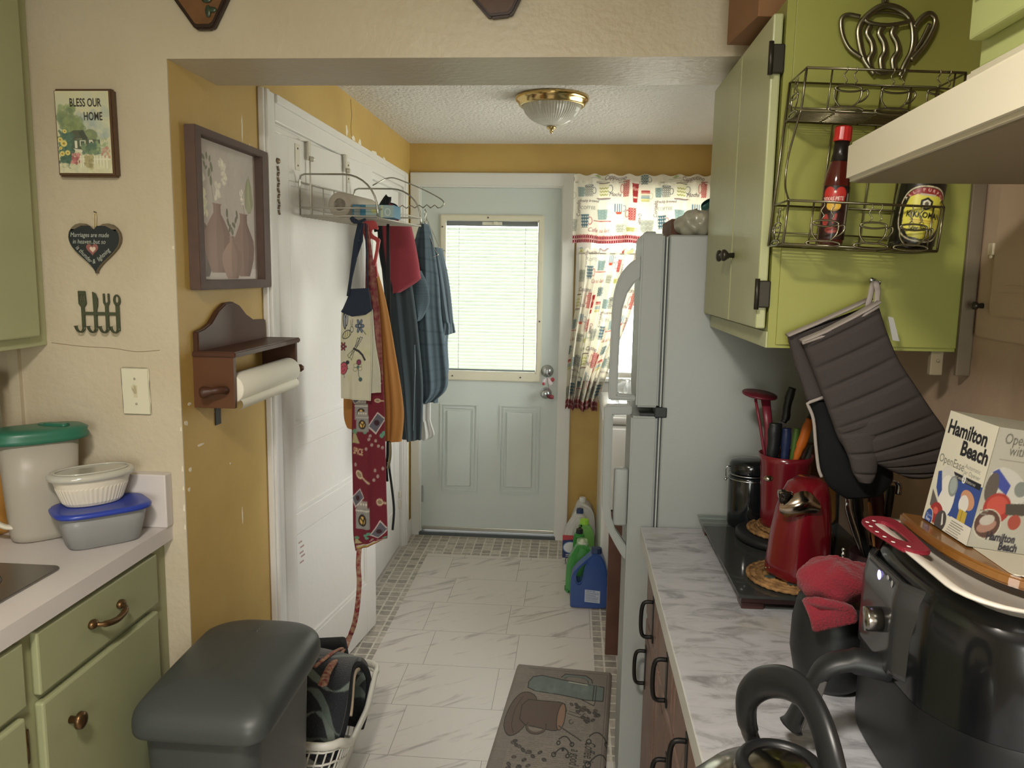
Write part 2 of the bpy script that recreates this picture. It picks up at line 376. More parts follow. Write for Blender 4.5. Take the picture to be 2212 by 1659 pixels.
def marble_floor():
    m, nt, N, L, b = nodes_mat('marble_vinyl'); tc = N('ShaderNodeTexCoord')
    mp = N('ShaderNodeMapping'); L(tc.outputs['Object'], mp.inputs[0]); mp.inputs['Location'].default_value = (.57, -2.665+.305*4, 0)
    br = N('ShaderNodeTexBrick'); L(mp.outputs[0], br.inputs['Vector']); br.offset = .16; br.offset_frequency = 2; br.squash = 1
    for k, v in (('Scale', 1), ('Mortar Size', .0011), ('Brick Width', .37), ('Row Height', .305), ('Mortar Smooth', 0), ('Bias', 0)): br.inputs[k].default_value = v
    br.inputs['Color1'].default_value = (0, 0, 0, 1); br.inputs['Color2'].default_value = (1, 1, 1, 1); br.inputs['Mortar'].default_value = (.5, .5, .5, 1)
    # veins: stretched distorted noise, direction flips per tile
    sc = N('ShaderNodeVectorMath'); sc.operation = 'SCALE'; sc.inputs['Scale'].default_value = 3.1; L(br.outputs['Color'], sc.inputs[0])
    def veins(rot, seed, th):
        m2 = N('ShaderNodeMapping'); m2.inputs['Rotation'].default_value = (0, 0, rot); m2.inputs['Scale'].default_value = (1, 6.5, 1); m2.inputs['Location'].default_value = (seed, seed*2, 0)
        ad = N('ShaderNodeVectorMath'); ad.operation = 'ADD'; L(tc.outputs['Object'], ad.inputs[0]); L(sc.outputs[0], ad.inputs[1])
        vr = N('ShaderNodeVectorRotate'); vr.rotation_type = 'Z_AXIS'; vr.inputs['Angle'].default_value = rot; L(ad.outputs[0], vr.inputs['Vector'])
        m2.inputs['Rotation'].default_value = (0, 0, 0); L(vr.outputs[0], m2.inputs[0])
        n = N('ShaderNodeTexNoise'); n.inputs['Scale'].default_value = 3.2; n.inputs['Detail'].default_value = 7; n.inputs['Roughness'].default_value = .62; n.inputs['Distortion'].default_value = .6; L(m2.outputs[0], n.inputs[0])
        r = N('ShaderNodeMapRange'); r.inputs[1].default_value = th; r.inputs[2].default_value = th+.12; L(n.outputs['Fac'], r.inputs[0]); return r.outputs[0]
    va = veins(-.62, 0, .56)
    mx = N('ShaderNodeMix'); mx.data_type = 'RGBA'; mx.inputs['A'].default_value = (*rgb('#cfc9c3'), 1); mx.inputs['B'].default_value = (*rgb('#a39c98'), 1); L(va, mx.inputs['Factor'])
    vb = veins(-.55, 7, .66)
    m3 = N('ShaderNodeMix'); m3.data_type = 'RGBA'; L(mx.outputs['Result'], m3.inputs['A']); m3.inputs['B'].default_value = (*rgb('#77706e'), 1); L(vb, m3.inputs['Factor'])
    m4 = N('ShaderNodeMix'); m4.data_type = 'RGBA'; L(br.outputs['Fac'], m4.inputs['Factor']); L(m3.outputs['Result'], m4.inputs['A']); m4.inputs['B'].default_value = (*rgb('#8d8580'), 1)
    L(m4.outputs['Result'], b.inputs['Base Color']); b.inputs['Roughness'].default_value = .38
    return m
def mosaic_floor():
    m, nt, N, L, b = nodes_mat('mosaic_vinyl'); tc = N('ShaderNodeTexCoord')
    br = N('ShaderNodeTexBrick'); L(tc.outputs['Object'], br.inputs['Vector']); br.offset = 0; br.squash = 1
    for k, v in (('Scale', 1), ('Mortar Size', .0042), ('Brick Width', .054), ('Row Height', .054), ('Mortar Smooth', .1), ('Bias', 0)): br.inputs[k].default_value = v
    br.inputs['Color1'].default_value = (*rgb('#8f8880'), 1); br.inputs['Color2'].default_value = (*rgb('#bdb5aa'), 1); br.inputs['Mortar'].default_value = (*rgb('#d0cbbf'), 1)
    no = N('ShaderNodeTexNoise'); no.inputs['Scale'].default_value = 45; no.inputs['Detail'].default_value = 5; L(tc.outputs['Object'], no.inputs[0])
    mx = N('ShaderNodeMix'); mx.data_type = 'RGBA'; mx.blend_type = 'OVERLAY'; mx.inputs['Factor'].default_value = .5; L(br.outputs['Color'], mx.inputs['A']); L(no.outputs['Fac'], mx.inputs['B'])
    L(mx.outputs['Result'], b.inputs['Base Color']); b.inputs['Roughness'].default_value = .45; return m
MARB, MOS = marble_floor(), mosaic_floor()
def struct(mb, name, mats, **kw): return mb.build(name, mats, kind='structure', org=(0, 0, 0), **kw)
def panel_holes(mb, fix, a0, a1, z0, z1, plane, holes, t):
    """wall slab with rectangular holes; fix..fix+t along its normal"""
    A = sorted({a0, a1, *[h[0] for h in holes], *[h[1] for h in holes]}); Z = sorted({z0, z1, *[h[2] for h in holes], *[h[3] for h in holes]})
    for i in range(len(A)-1):
        for j in range(len(Z)-1):
            ca, cz = (A[i]+A[i+1])/2, (Z[j]+Z[j+1])/2
            if any(h[0] < ca < h[1] and h[2] < cz < h[3] for h in holes): continue
            if plane == 'XZ': mb.box((A[i], fix, Z[j]), (A[i+1], fix+t, Z[j+1]))
            else: mb.box((fix, A[i], Z[j]), (fix+t, A[i+1], Z[j+1]))
BY = 4.557; LX = -.952; CZ = 2.292
struct(MB().box((-1.75, -1.7, -.06), (1.0, 4.75, 0)), 'floor', MARB)
struct(MB().box((LX, 2.10, 0), (-.784, BY, .0012)).box((-.784, 4.235, 0), (.9, BY, .0012)).box((.122, 2.4, 0), (.9, 4.235, .0012)), 'trim_floor_mosaic', MOS)
struct(MB().box((LX-.3, 2.101, CZ), (.95, 4.72, CZ+.05)), 'ceiling', POP)
struct(MB().box((-1.75, -1.7, 2.44), (1.0, 1.841, 2.5)), 'ceiling_kitchen', mat('kitchen_ceiling_paint', '#cfc8b8', .8))
wb = MB(); panel_holes(wb, BY, -1.0, .95, 0, CZ+.02, 'XZ', [(-.905, -.065, -.1, 2.062), (.045, .79, .97, 2.06)], .12); struct(wb, 'wall_back', GOLD)
wl = MB(); panel_holes(wl, LX-.10, 1.8425, BY, 0, CZ+.15, 'YZ', [(2.46, 4.33, -.1, 2.03)], .10); struct(wl, 'wall_left', GOLD)
struct(MB().box((-1.75, 1.841, 0), (LX-.0005, 2.101, 2.5)).box((-1.66, 1.838, 0), (LX, 1.8422, 2.45)), 'wall_partition', TAN)
hd = MB().box((LX, 1.838, 2.049), (.97, 2.101, 2.5)); struct(hd, 'wall_header', TAN)
struct(MB().box((.7035, -1.7, 0), (.97, 2.052, 2.5)), 'wall_right', plaster('pink_paint', '#ad967f', .5, 30, .12, col2='#a58c78'))
wr_ = MB(); panel_holes(wr_, .87, 2.052, 4.6, 0, 2.5, 'YZ', [(3.02, 4.22, 1.10, 1.94)], .10); struct(wr_, 'wall_right_laundry', GOLD)
struct(MB().box((-1.75, -1.7, 0), (-1.65, 1.841, 2.5)), 'wall_left_kitchen', TAN)
wk = MB(); panel_holes(wk, -1.8, -1.75, 1.0, 0, 2.5, 'XZ', [(-.4, .6, .9, 2.0)], .1); struct(wk, 'wall_behind', TAN)
struct(MB().box((-1.75, 2.35, 0), (-1.72, 4.5, 2.3)).box((-1.72, 2.35, 0), (LX-.1, 2.38, 2.3)).box((-1.72, 4.47, 0), (LX-.1, 4.5, 2.3)).box((-1.72, 2.35, 2.2), (LX-.1, 4.5, 2.25)), 'wall_closet', TAN)
# corner trim board on the partition beside the left counter
struct(MB().box((-1.385, 1.826, 1.07), (-1.357, 1.838, 1.379)), 'trim_corner', TAN)
# small patches where the paint has flaked off the gold wall and edge
ch = MB(); R = random.Random(4)
for y, z, w, h in [(1.86, 1.19, .012, .01), (1.88, 1.235, .01, .006), (1.93, 1.12, .022, .005), (1.87, 1.07, .012, .008), (2.17, .86, .005, .03), (1.86, 1.02, .01, .006), (2.02, 1.19, .008, .005), (2.1, 1.03, .006, .004),
                   (3.4, 2.13, .04, .012), (3.5, 2.125, .03, .02), (3.75, 2.122, .05, .014), (3.95, 2.12, .03, .016), (3.3, 2.145, .02, .03), (2.25, 1.97, .006, .05), (2.3, 1.90, .006, .04)]:
    q = [(y+w*R.uniform(.5, 1)*math.cos(a), z+h*R.uniform(.4, 1)*math.sin(a)) for a in (k*PI/4 for k in range(8))]
    ch.prism(q, LX-.0005, LX+.0006, 'YZ')
for z, s_ in ((1.08, .006), (1.03, .004), (.98, .007), (1.18, .004), (.93, .005), (1.62, .003)):
    ch.prism([(LX-.004-s_*.3, z-s_), (LX-.001, z-s_*1.4), (LX-.0015, z+s_*1.3), (LX-.004, z+s_)], 1.8372, 1.8384, 'XZ')
struct(ch, 'trim_paint_chips', mat('chipped_plaster', '#ddd5bf', .8))
struct(MB().tube([(LX+.0004, 3.36, 2.28), (LX+.0004, 3.375, 2.22), (LX+.0004, 3.36, 2.17), (LX+.0004, 3.37, 2.115)], .0012, 5)
    .tube(spline([(-1.275, 1.8384, 1.385), (-1.2, 1.8384, 1.378), (-1.12, 1.8384, 1.375), (-1.06, 1.8384, 1.368), (-1.0, 1.8384, 1.373)], 5), .0009, 5), 'trim_wall_cracks', mat('crack', '#7c6a4d', .9))

# ---------------- casing of the side door pair and the back door
def casing(mb, w, outer, inner_w):
    pass
c1 = MB()
for (y0, y1, z0, z1) in ((2.366, 2.46, 0, 2.108), (4.33, 4.43, 0, 2.108), (2.461, 4.329, 2.025, 2.108)):
    c1.box((LX, y0, z0), (LX+.018, y1, z1), bev=.004)
    c1.box((LX+.016, y0+(.012 if z1-z0 > 1 else .0), z0 if z1-z0 > 1 else z1-.028), (LX+.026, (y0+.034) if z1-z0 > 1 else y1, z1-.002), bev=.003)
c1.box((LX-.10, 2.455, 0), (LX+.004, 2.468, 2.03)).box((LX-.10, 4.322, 0), (LX+.004, 4.335, 2.03)).box((LX-.1, 2.455, 2.018), (LX+.004, 4.335, 2.03))
c1.box((LX+.01, 2.468, 1.995), (LX-.03, 4.32, 2.02), bev=.005)
struct(c1, 'trim_1', WHITE)
c2 = MB()
c2.prism([(-.946, 0), (-.946, 2.131), (-.006, 2.131), (-.006, 0), (-.078, 0), (-.078, 2.062), (-.892, 2.062), (-.892, 0)], BY-.022, BY, 'XZ', bev=.004)
c2.box((-.90, BY-.004, 0), (-.885, BY+.11, 2.055)).box((-.083, BY-.004, 0), (-.068, BY+.11, 2.055)).box((-.90, BY-.004, 2.052), (-.068, BY+.11, 2.066))
struct(c2, 'trim_2', CASEW)
struct(MB().box((LX, 4.43, 0), (LX+.014, BY, .10), bev=.004).box((LX, 2.101, 0), (LX+.012, 2.366, .08), bev=.003).box((-.006, BY-.012, 0), (.3, BY, .08), bev=.003), 'baseboard_left', WHITE)
struct(MB().box((-.90, BY-.02, 0), (-.068, BY+.12, .022), bev=.004), 'trim_threshold', mat('grey_threshold', '#4d5355', .5))

# ---------------- back door (door_1)
def part(mb, name, mats, parent, **kw): return mb.build(name, mats, parent, **kw)
DY = BY+.012
d1 = thing('door_1', 'pale grey steel back door with blind glazed upper half', None, (-.48, DY, 0), kind='structure')
m = MB(); panel_holes(m, DY, -.884, -.084, .03, 2.050, 'XZ', [(-.752, -.205, .995, 1.872)], .044)
for x0, x1, z0, z1 in ((-.775, -.548, .262, .805), (-.420, -.182, .266, .805)):   # raised panels with a moulded edge
    for k, (ins, dep) in enumerate(((0, .006), (.02, .004))):
        m.prism([(x0+ins, z0+ins), (x1-ins, z0+ins), (x1-ins, z1-ins), (x0+ins, z1-ins)], DY-dep, DY+.001, 'XZ', holes=[[(x0+ins+.011, z0+ins+.011), (x0+ins+.011, z1-ins-.011), (x1-ins-.011, z1-ins-.011), (x1-ins-.011, z0+ins+.011)]], bev=.002)
    m.box((x0+.042, DY-.006, z0+.042), (x1-.042, DY, z1-.042), bev=.005)
part(m, 'door_slab', DOORW, d1)
LF = mat('lite_frame_plastic', '#d2ceb9', .45)
m = MB().prism([(-.776, .945), (-.181, .945), (-.181, 1.901), (-.776, 1.901)], DY-.014, DY+.03, 'XZ', holes=[[(-.744, 1.0), (-.744, 1.867), (-.213, 1.867), (-.213, 1.0)]], bev=.006)
fr = part(m, 'lite_frame', LF, d1)
m = MB()
for x, z in ((-.5, 1.884), (-.762, 1.83), (-.195, 1.30), (-.70, .972), (-.3, .972), (-.762, 1.3)): m.lathe([(.005, -.001), (.004, .002)], (x, DY-.0155, z), 10, axis='Y')
part(m, 'screw', mat('screw_dark', '#5b5850', .5), fr)
m = MB().box((-.748, DY+.004, .996), (-.209, DY+.007, 1.871)).box((-.748, DY+.032, .996), (-.209, DY+.035, 1.871)); part(m, 'pane', glass_mat('clear_glass', '#fcfdfc', .02, .02), d1)
SLAT = mat('blind_slat', '#e4e7e0', .5, transl=.46)
m = MB(); z = 1.018
while z < 1.832:
    m.raw([(-.742, DY+.010, z-.0096), (-.215, DY+.010, z-.0096), (-.215, DY+.020, z+.0084), (-.742, DY+.020, z+.0084), (-.742, DY+.0104, z-.0099), (-.215, DY+.0104, z-.0099), (-.215, DY+.0204, z+.0081), (-.742, DY+.0204, z+.0081)],
          [(0, 1, 2, 3), (7, 6, 5, 4), (0, 4, 5, 1), (3, 2, 6, 7)]); z += .0196
bl = part(m, 'blind', SLAT, d1)
part(MB().box((-.742, DY+.008, 1.838), (-.215, DY+.024, 1.866)).box((-.742, DY+.008, 1.002), (-.215, DY+.024, 1.012)), 'blind_rail', mat('blind_rail', '#a9b1b5', .5), d1)
m = MB()
for x in (-.669, -.287): m.tube([(x, DY+.0085, 1.01), (x, DY+.0085, 1.84)], .0017, 6)
part(m, 'ladder_cord', mat('cord_white', '#eef2ee', .6), d1)
part(MB().box((-.535, DY-.003, 1.843), (-.420, DY+.003, 1.862), bev=.002).box((-.470, DY-.009, 1.842), (-.448, DY, 1.863), bev=.002), 'blind_slider', mat('slider_plastic', '#cfcdbd', .4), d1)
CHROME = mat('brushed_nickel', '#b9bdc0', .25, 1)
m = MB().lathe([(.0, -.02), (.022, -.02), (.024, -.012), (.028, -.008), (.036, -.004), (.037, 0)], (-.144, DY, 1.012), 28, axis='Y').box((-.149, DY-.036, .999), (-.139, DY-.018, 1.025), bev=.002); part(m, 'deadbolt', CHROME, d1)
m = MB().lathe([(.0, -.058), (.016, -.057), (.026, -.048), (.027, -.036), (.018, -.024), (.012, -.018), (.013, -.008), (.032, -.006), (.034, 0)], (-.150, DY, .882), 28, axis='Y'); part(m, 'door_knob', CHROME, d1)
part(MB().box((-.884, DY-.006, .028), (-.084, DY+.02, .05), bev=.002), 'door_sweep', mat('sweep_metal', '#b8b8ae', .3, .8), d1)
for z in (.20, .98, 1.75): part(MB().box((-.886, DY-.012, z), (-.874, DY-.002, z+.10), bev=.001), 'hinge', CHROME, d1)
# keys hanging from the deadbolt
k = thing('key_bunch', 'small bunch of keys with red and white tags hanging from the back door deadbolt', 'keys', (-.142, DY-.04, .93))
part(MB().tube([(-.142+.008*math.cos(a), DY-.036, .985+.012*math.sin(a)) for a in (2*PI*i/14 for i in range(14))], .0012, 6, closed=True), 'key_ring', CHROME, k)
part(MB().prism([(-.142, .982), (-.118, .962), (-.108, .945), (-.122, .934), (-.138, .95)], DY-.040, DY-.037, 'XZ').prism([(-.146, .978), (-.166, .965), (-.172, .945), (-.152, .95)], DY-.044, DY-.041, 'XZ'), 'paper_tag', mat('tag_white', '#d9cfd0', .6), k)
part(MB().ball((-.112, DY-.038, .967), (.012, .004, .013)), 'red_tag', mat('tag_red', '#9e3b45', .5), k)
part(MB().ball((-.163, DY-.046, .943), (.008, .004, .009)), 'red_tag', mat('tag_red', '#9e3b45', .5), k)
part(MB().tube([(-.14, DY-.04, .975), (-.136, DY-.05, .94), (-.13, DY-.06, .91), (-.124, DY-.066, .885)], .0012, 6).tube([(-.134, DY-.06, .872), (-.118, DY-.066, .870), (-.104, DY-.062, .868)], [.010, .0125, .010], 12), 'red_fob', mat('fob_red', '#7b3039', .45), k)

# ---------------- near side door, ajar (door_2): hinge at the near end
def door_frame_pt(h, f):  # local frame: s along the door, z up, n towards the room
    d = Vector((f[0]-h[0], f[1]-h[1], 0)); L_ = d.length; d.normalize(); n = Vector((d.y, -d.x, 0))
    return Matrix(((d.x, n.x, 0, h[0]), (d.y, n.y, 0, h[1]), (0, 0, 1, 0), (0, 0, 0, 1))), L_
def old_door(name, label, h, f, panels):
    M, W = door_frame_pt(h, f); t = thing(name, label, None, ((h[0]+f[0])/2, (h[1]+f[1])/2, 0), kind='structure')
    m = MB(M); m.box((0, -.035, .012), (W, -.006, 2.0))
    A = [0, .10, W-.105, W]; rails = []
    zs = [.012]+[z for p in panels for z in p]+[2.0]
    m.box((0, -.007, .012), (.10, 0, 2.0), bev=.002).box((W-.105, -.007, .012), (W, 0, 2.0), bev=.002)
    for i in range(0, len(zs), 2): m.box((.099, -.007, zs[i]), (W-.104, 0, zs[i+1]), bev=.002)
    for a, b in panels:
        m.prism([(.10, a), (W-.105, a), (W-.105, b), (.10, b)], -.008, -.0015, 'XZ', holes=[[(.116, a+.016), (.116, b-.016), (W-.121, b-.016), (W-.121, a+.016)]], bev=.002)
    part(m, 'door_panel', WHITE, t); return t, M, W
# prism with plane XZ uses y as depth, which is the normal in this local frame
d2, M2, W2 = old_door('door_2', 'white panelled side door standing ajar under the wire basket', (-.950, 2.475), (-.843, 3.293), [(.24, .66), (.735, .965), (1.045, 1.86)])
m = MB(M2)
for k in range(9): m.tube([(.024+.006*(k % 2), .003, 1.895-.017*k), (.030-.006*(k % 2), .003, 1.882-.017*k)], .0032, 6)
m.lathe([(.010, 0), (.008, .006), (0, .007)], (.028, 0, 1.912), 12, axis='Y')
part(m, 'chain_latch', mat('aged_brass', '#8b7a66', .4, .7), d2)
# screw plates of a hook rail left on the door
m = MB(M2).box((.145, 0, 1.90), (.175, .003, 1.985), bev=.001).box((.56, 0, 1.905), (.585, .003, 1.985), bev=.001); part(m, 'mounting_plate', mat('painted_plate', '#cfc9ba', .4, .2), d2)
m = MB(M2)
for x, z in ((.16, 1.97), (.16, 1.915), (.572, 1.97), (.572, 1.92)): m.lathe([(.004, 0), (.003, .0045), (0, .005)], (x, 0, z), 8, axis='Y')
part(m, 'screw', mat('screw_dark'  , '#5b5850', .5), d2)
m = MB(M2); R = random.Random(9)
for x, z in ((.12, .62), (.135, .60), (.13, .58), (.14, .565), (.13, .545)): m.box((x, -.0058, z), (x+.028, -.0052, z+.006))
part(m, 'worn_patch', mat('worn_red', '#a38b85', .8), d2)
# ---------------- far side door, closed (door_3)
d3, M3, W3 = old_door('door_3', 'white panelled side door, closed, behind the hanging clothes', (LX-.012, 3.40), (LX-.012, 4.318), [(.24, .66), (.735, .965), (1.045, 1.86)])
part(MB(M3).tube([(.86, .002, 1.00), (.86, .03, 1.00), (.86, .05, 1.00)], .008, 10).ball((.86, .055, 1.0), .024), 'door_knob', mat('aged_brass', '#8b7a66', .4, .7), d3)
part(MB(M3).box((W3-.03, 0, .30), (W3+.004, .012, .335), bev=.002).box((W3-.03, 0, .24), (W3+.004, .012, .275), bev=.002), 'door_latch', mat('painted_plate', '#cfc9ba', .4), d3)
w3 = thing('window_3', 'white framed side window above the washing machine', None, (.87, 3.62, 1.05), kind='structure')
part(MB().prism([(2.96, 1.04), (4.28, 1.04), (4.28, 2.0), (2.96, 2.0)], .855, .872, 'YZ', holes=[[(3.02, 1.10), (3.02, 1.94), (4.22, 1.94), (4.22, 1.10)]], bev=.003).box((.90, 3.60, 1.10), (.93, 3.64, 1.94)), 'window_frame', CASEW, w3)
part(MB().box((.925, 3.02, 1.10), (.928, 4.22, 1.94)), 'pane', glass_mat('clear_glass', '#fcfdfc'), w3)
# ---------------- unseen kitchen window added behind the viewer for daylight, and the kitchen ceiling lamp
w2 = thing('added_window', 'white framed kitchen window, unseen, added for daylight', None, (.1, -1.7, .9), kind='structure')
part(MB().prism([(-.46, .84), (.66, .84), (.66, 2.06), (-.46, 2.06)], -1.70, -1.68, 'XZ', holes=[[(-.4, .9), (-.4, 2.0), (.6, 2.0), (.6, .9)]]).box((-.4, -1.76, 1.43), (.6, -1.74, 1.47)), 'window_frame', CASEW, w2)
part(MB().box((-.4, -1.755, .9), (.6, -1.752, 2.0)), 'pane', glass_mat('clear_glass', '#fcfdfc'), w2)
kl = thing('ceiling_lamp', 'round flush ceiling lamp on the kitchen ceiling', 'lamp', (-.30, .05, 2.36))
part(MB().lathe([(0, 2.44), (.17, 2.44), (.17, 2.41), (.15, 2.40)], (-.30, .05, 0), 32), 'lamp_base', CHROME, kl)
part(MB().lathe([(.15, 2.405), (.15, 2.38), (.12, 2.355), (.06, 2.345), (0, 2.342)], (-.30, .05, 0), 32), 'lamp_shade', mat('lit_diffuser', '#fff1dc', .5, emit=('#ffe2b8', 3)), kl)
# ---------------- back window (window_1)
w1 = thing('window_1', 'white framed window behind the printed cafe curtains', None, (.42, BY, .95), kind='structure')
m = MB().prism([(.005, .90), (.83, .90), (.83, 2.12), (.005, 2.12)], BY-.018, BY, 'XZ', holes=[[(.055, .98), (.055, 2.05), (.78, 2.05), (.78, .98)]], bev=.003)
m.box((.05, BY, .975), (.07, BY+.12, 2.055)).box((.765, BY, .975), (.785, BY+.12, 2.055)).box((.05, BY, 2.03), (.785, BY+.12, 2.055)).box((.03, BY-.05, .965), (.80, BY+.12, .985), bev=.003)
part(m, 'window_frame', CASEW, w1)
m = MB().box((.07, BY+.05, 1.50), (.765, BY+.08, 1.535), bev=.002).box((.07, BY+.05, .985), (.765, BY+.08, 1.01)).box((.07, BY+.05, .985), (.09, BY+.08, 2.03)).box((.745, BY+.05, .985), (.765, BY+.08, 2.03))
part(m, 'sash', CASEW, w1)
part(MB().box((.09, BY+.063, 1.01), (.745, BY+.066, 2.03)), 'pane', glass_mat('clear_glass', '#fcfdfc'), w1)

# ================================================================ LEFT SIDE: cabinets, counter, wall things
GREENU = mat('green_cabinet_paint_upper', '#a9ad86', .38, bump=(12, .12), var=(4, .35, '#9da17a'))
GREENL = mat('green_cabinet_paint_lower', '#979a76', .38, bump=(12, .12), var=(4, .3, '#8b8e6a'))
BRASS = mat('antique_brass', '#6a5236', .35, .85)
def hinge(mb, x, y, z, s=1, h=.03):
    mb.box((x, y-.010, z-h), (x+.005*s, y+.010, z+h), bev=.002).tube([(x+.006*s, y, z-h), (x+.006*s, y, z+h)], .0035, 8)
# upper cabinet left
t = thing('upper_cabinet', 'green wall cabinet at the left edge above the white counter', 'cabinet', (-1.45, 1.2, 1.379))
part(MB().box((-1.648, .45, 1.379), (-1.290, 1.8375, 2.43)).box((-1.292, 1.775, 1.379), (-1.286, 1.8375, 2.43), bev=.002).box((-1.292, .45, 1.379), (-1.286, 1.775, 1.415), bev=.001), 'body', GREENU, t)
for y0, y1 in ((1.16, 1.788), (.50, 1.14)):
    dr = part(MB().box((-1.286, y0, 1.405), (-1.266, y1, 2.32), bev=.004), 'door', GREENU, t)
    for z in (1.475, 2.17): m = MB(); hinge(m, -1.286, y1+.006, z); part(m, 'hinge', BRASS, dr)
    part(MB().lathe([(.006, 0), (.006, .012), (.016, .018), (.013, .026), (0, .028)], (-1.266, y0+.05, 1.52), 16, axis='X'), 'knob', BRASS, dr)
# base cabinet left
t = thing('base_cabinet', 'olive green base cabinet with drawers under the white counter', 'cabinet', (-1.33, 1.1, 0))
m = MB().box((-1.648, .3, .08), (-1.012, 1.8375, .896)).box((-1.60, .3, 0), (-1.08, 1.8375, .08)); part(m, 'body', GREENL, t)
def bail(mb, p, q, out, r=.0055):
    (x0, y0, z0), (x1, y1, z1) = p, q
    mb.ball((x0+.004, y0, z0), (.010, .014, .010)).ball((x1+.004, y1, z1), (.010, .014, .010))
    mb.tube(spline([(x0, y0, z0), (x0+out*.8, y0+.012*(1 if y1 > y0 else -1), z0-.004), (x0+out, (y0+y1)/2, z0-.010), (x1+out*.8, y1-.012*(1 if y1 > y0 else -1), z1-.004), (x1, y1, z1)], 6), [r*.9]*6+[r*1.25]*12+[r*.9]*7, 10)
for y0, y1 in ((1.338, 1.772), (.85, 1.30), (.36, .82)):
    dw = part(MB().box((-1.012, y0, .757), (-.995, y1, .884), bev=.004), 'drawer', GREENL, t)
    yc = (y0+y1)/2; m = MB(); bail(m, (-.995, yc-.052, .826), (-.995, yc+.052, .826), .028); part(m, 'drawer_handle', BRASS, dw)
    dr = part(MB().box((-1.012, y0, .10), (-.992, y1-.01, .742), bev=.005), 'door', GREENL, t)
    part(MB().lathe([(.008, 0), (.007, .012), (.018, .019), (.017, .027), (.010, .030), (0, .031)], (-.992, y0+.075, .664), 20, axis='X'), 'knob', BRASS, dr)
    for z in (.672, .18): m = MB(); hinge(m, -1.011, y1+.004, z, h=.032); part(m, 'hinge', BRASS, dr)
# counter with backsplash
LAM = mat('white_laminate', '#cfc9c6', .35, var=(7, .25, '#bfb8b4'), bump=(60, .04))
t = thing('countertop', 'white laminate counter with low splash block, on the left', 'countertop', (-1.3, 1.1, .896))
m = MB(); panel_holes_z = None
for x0, x1, y0, y1 in ((-1.648, -.988, 1.50, 1.8375), (-1.648, -.988, .3, .80), (-1.648, -1.50, .80, 1.50), (-1.10, -.988, .80, 1.50)): m.box((x0, y0, .898), (x1, y1, .936))
part(m, 'worktop', LAM, t)
part(MB().box((-1.648, 1.806, .936), (-.984, 1.8375, 1.070), bev=.003).box((-1.648, .3, .936), (-1.62, 1.806, 1.07), bev=.002), 'backsplash', LAM, t)
# sink
STEEL = mat('dull_steel', '#8b8781', .32, .9, bump=(80, .03))
t = thing('sink', 'stainless steel drop-in sink at the lower left of the white counter', 'sink', (-1.30, 1.15, .78))
part(MB().prism(rrect(-1.515, .785, -1.068, 1.530, .018), .936, .9415, 'XY', holes=[rrect(-1.47, .83, -1.125, 1.470, .07)[::-1]], bev=.0015), 'rim', STEEL, t)
m = MB(); loft(m, [(rrect(-1.47, .83, -1.125, 1.470, .07), .941), (rrect(-1.462, .838, -1.133, 1.462, .07), .925), (rrect(-1.45, .85, -1.145, 1.45, .06), .78), (rrect(-1.42, .88, -1.175, 1.42, .04), .772)], cap=False)
m.prism(rrect(-1.42, .88, -1.175, 1.42, .04), .770, .7725, 'XY'); part(m, 'basin', STEEL, t)
# pitcher with green lid
FROST = mat('frosted_plastic', '#c2bcae', .35, transl=.35); GREENP = mat('dark_green_plastic', '#2f6a55', .35)
t = thing('pitcher', 'frosted plastic pitcher with dark green lid, left on the counter', 'pitcher', (-1.225, 1.735, .936))
rings = [(superell(-1.236, 1.712, a*.96, b*1.0, 2.6, 40, .80), z) for a, b, z in ((.060, .034, .9365), (.069, .041, .941), (.073, .045, .955), (.080, .050, 1.06), (.086, .054, 1.172))]
m = MB(); loft(m, rings); part(m, 'body', FROST, t)
rings = [(superell(-1.236, 1.712, a*1.12, b*1.05, 2.5, 40, .80), z) for a, b, z in ((.088, .056, 1.170), (.0945, .060, 1.172), (.0955, .061, 1.180), (.092, .058, 1.187), (.094, .060, 1.194), (.084, .050, 1.200), (.05, .03, 1.202))]
m = MB(); loft(m, rings); lid = part(m, 'lid', GREENP, t)
part(MB().prism(rrect(-1.235, 1.723, -1.175, 1.747, .010), 1.200, 1.207, 'XY', bev=.002).prism(superell(-1.225, 1.74, .028, .018, 2), 1.20, 1.2045, 'XY', bev=.002), 'spout_flap', GREENP, lid)
m = MB().tube(spline([(-1.286, 1.652, 1.165), (-1.308, 1.630, 1.148), (-1.318, 1.620, 1.09), (-1.312, 1.626, 1.02), (-1.288, 1.645, .982), (-1.268, 1.664, .974)], 6), [(.006, .013)]*31, 10, flat=(0, 0, 1)); part(m, 'handle', mat('frosted_plastic_pale', '#d0ccbc', .35), t)
# food box with blue lid
CLEARP = mat('clear_food_plastic', '#b9bab8', .22, transl=.3, alpha=.72); BLUEP = mat('blue_plastic', '#2b3f9b', .3)
t = thing('food_container', 'clear plastic food container with blue lid, under the white oval bowl', 'container', (-1.085, 1.73, .936))
rings = [(superell(-1.084, 1.700, a*1.12, b*1.06, 4, 48, .78), z) for a, b, z in ((.062, .040, .9365), (.068, .045, .940), (.078, .054, .985), (.082, .058, 1.018))]
m = MB(); loft(m, rings); part(m, 'body', CLEARP, t)
rings = [(superell(-1.084, 1.700, a*1.12, b*1.06, 3.6, 48, .78), z) for a, b, z in ((.084, .060, 1.014), (.092, .067, 1.015), (.093, .068, 1.021), (.088, .063, 1.026), (.078, .054, 1.025))]
m = MB(); loft(m, rings); part(m, 'lid', BLUEP, t)
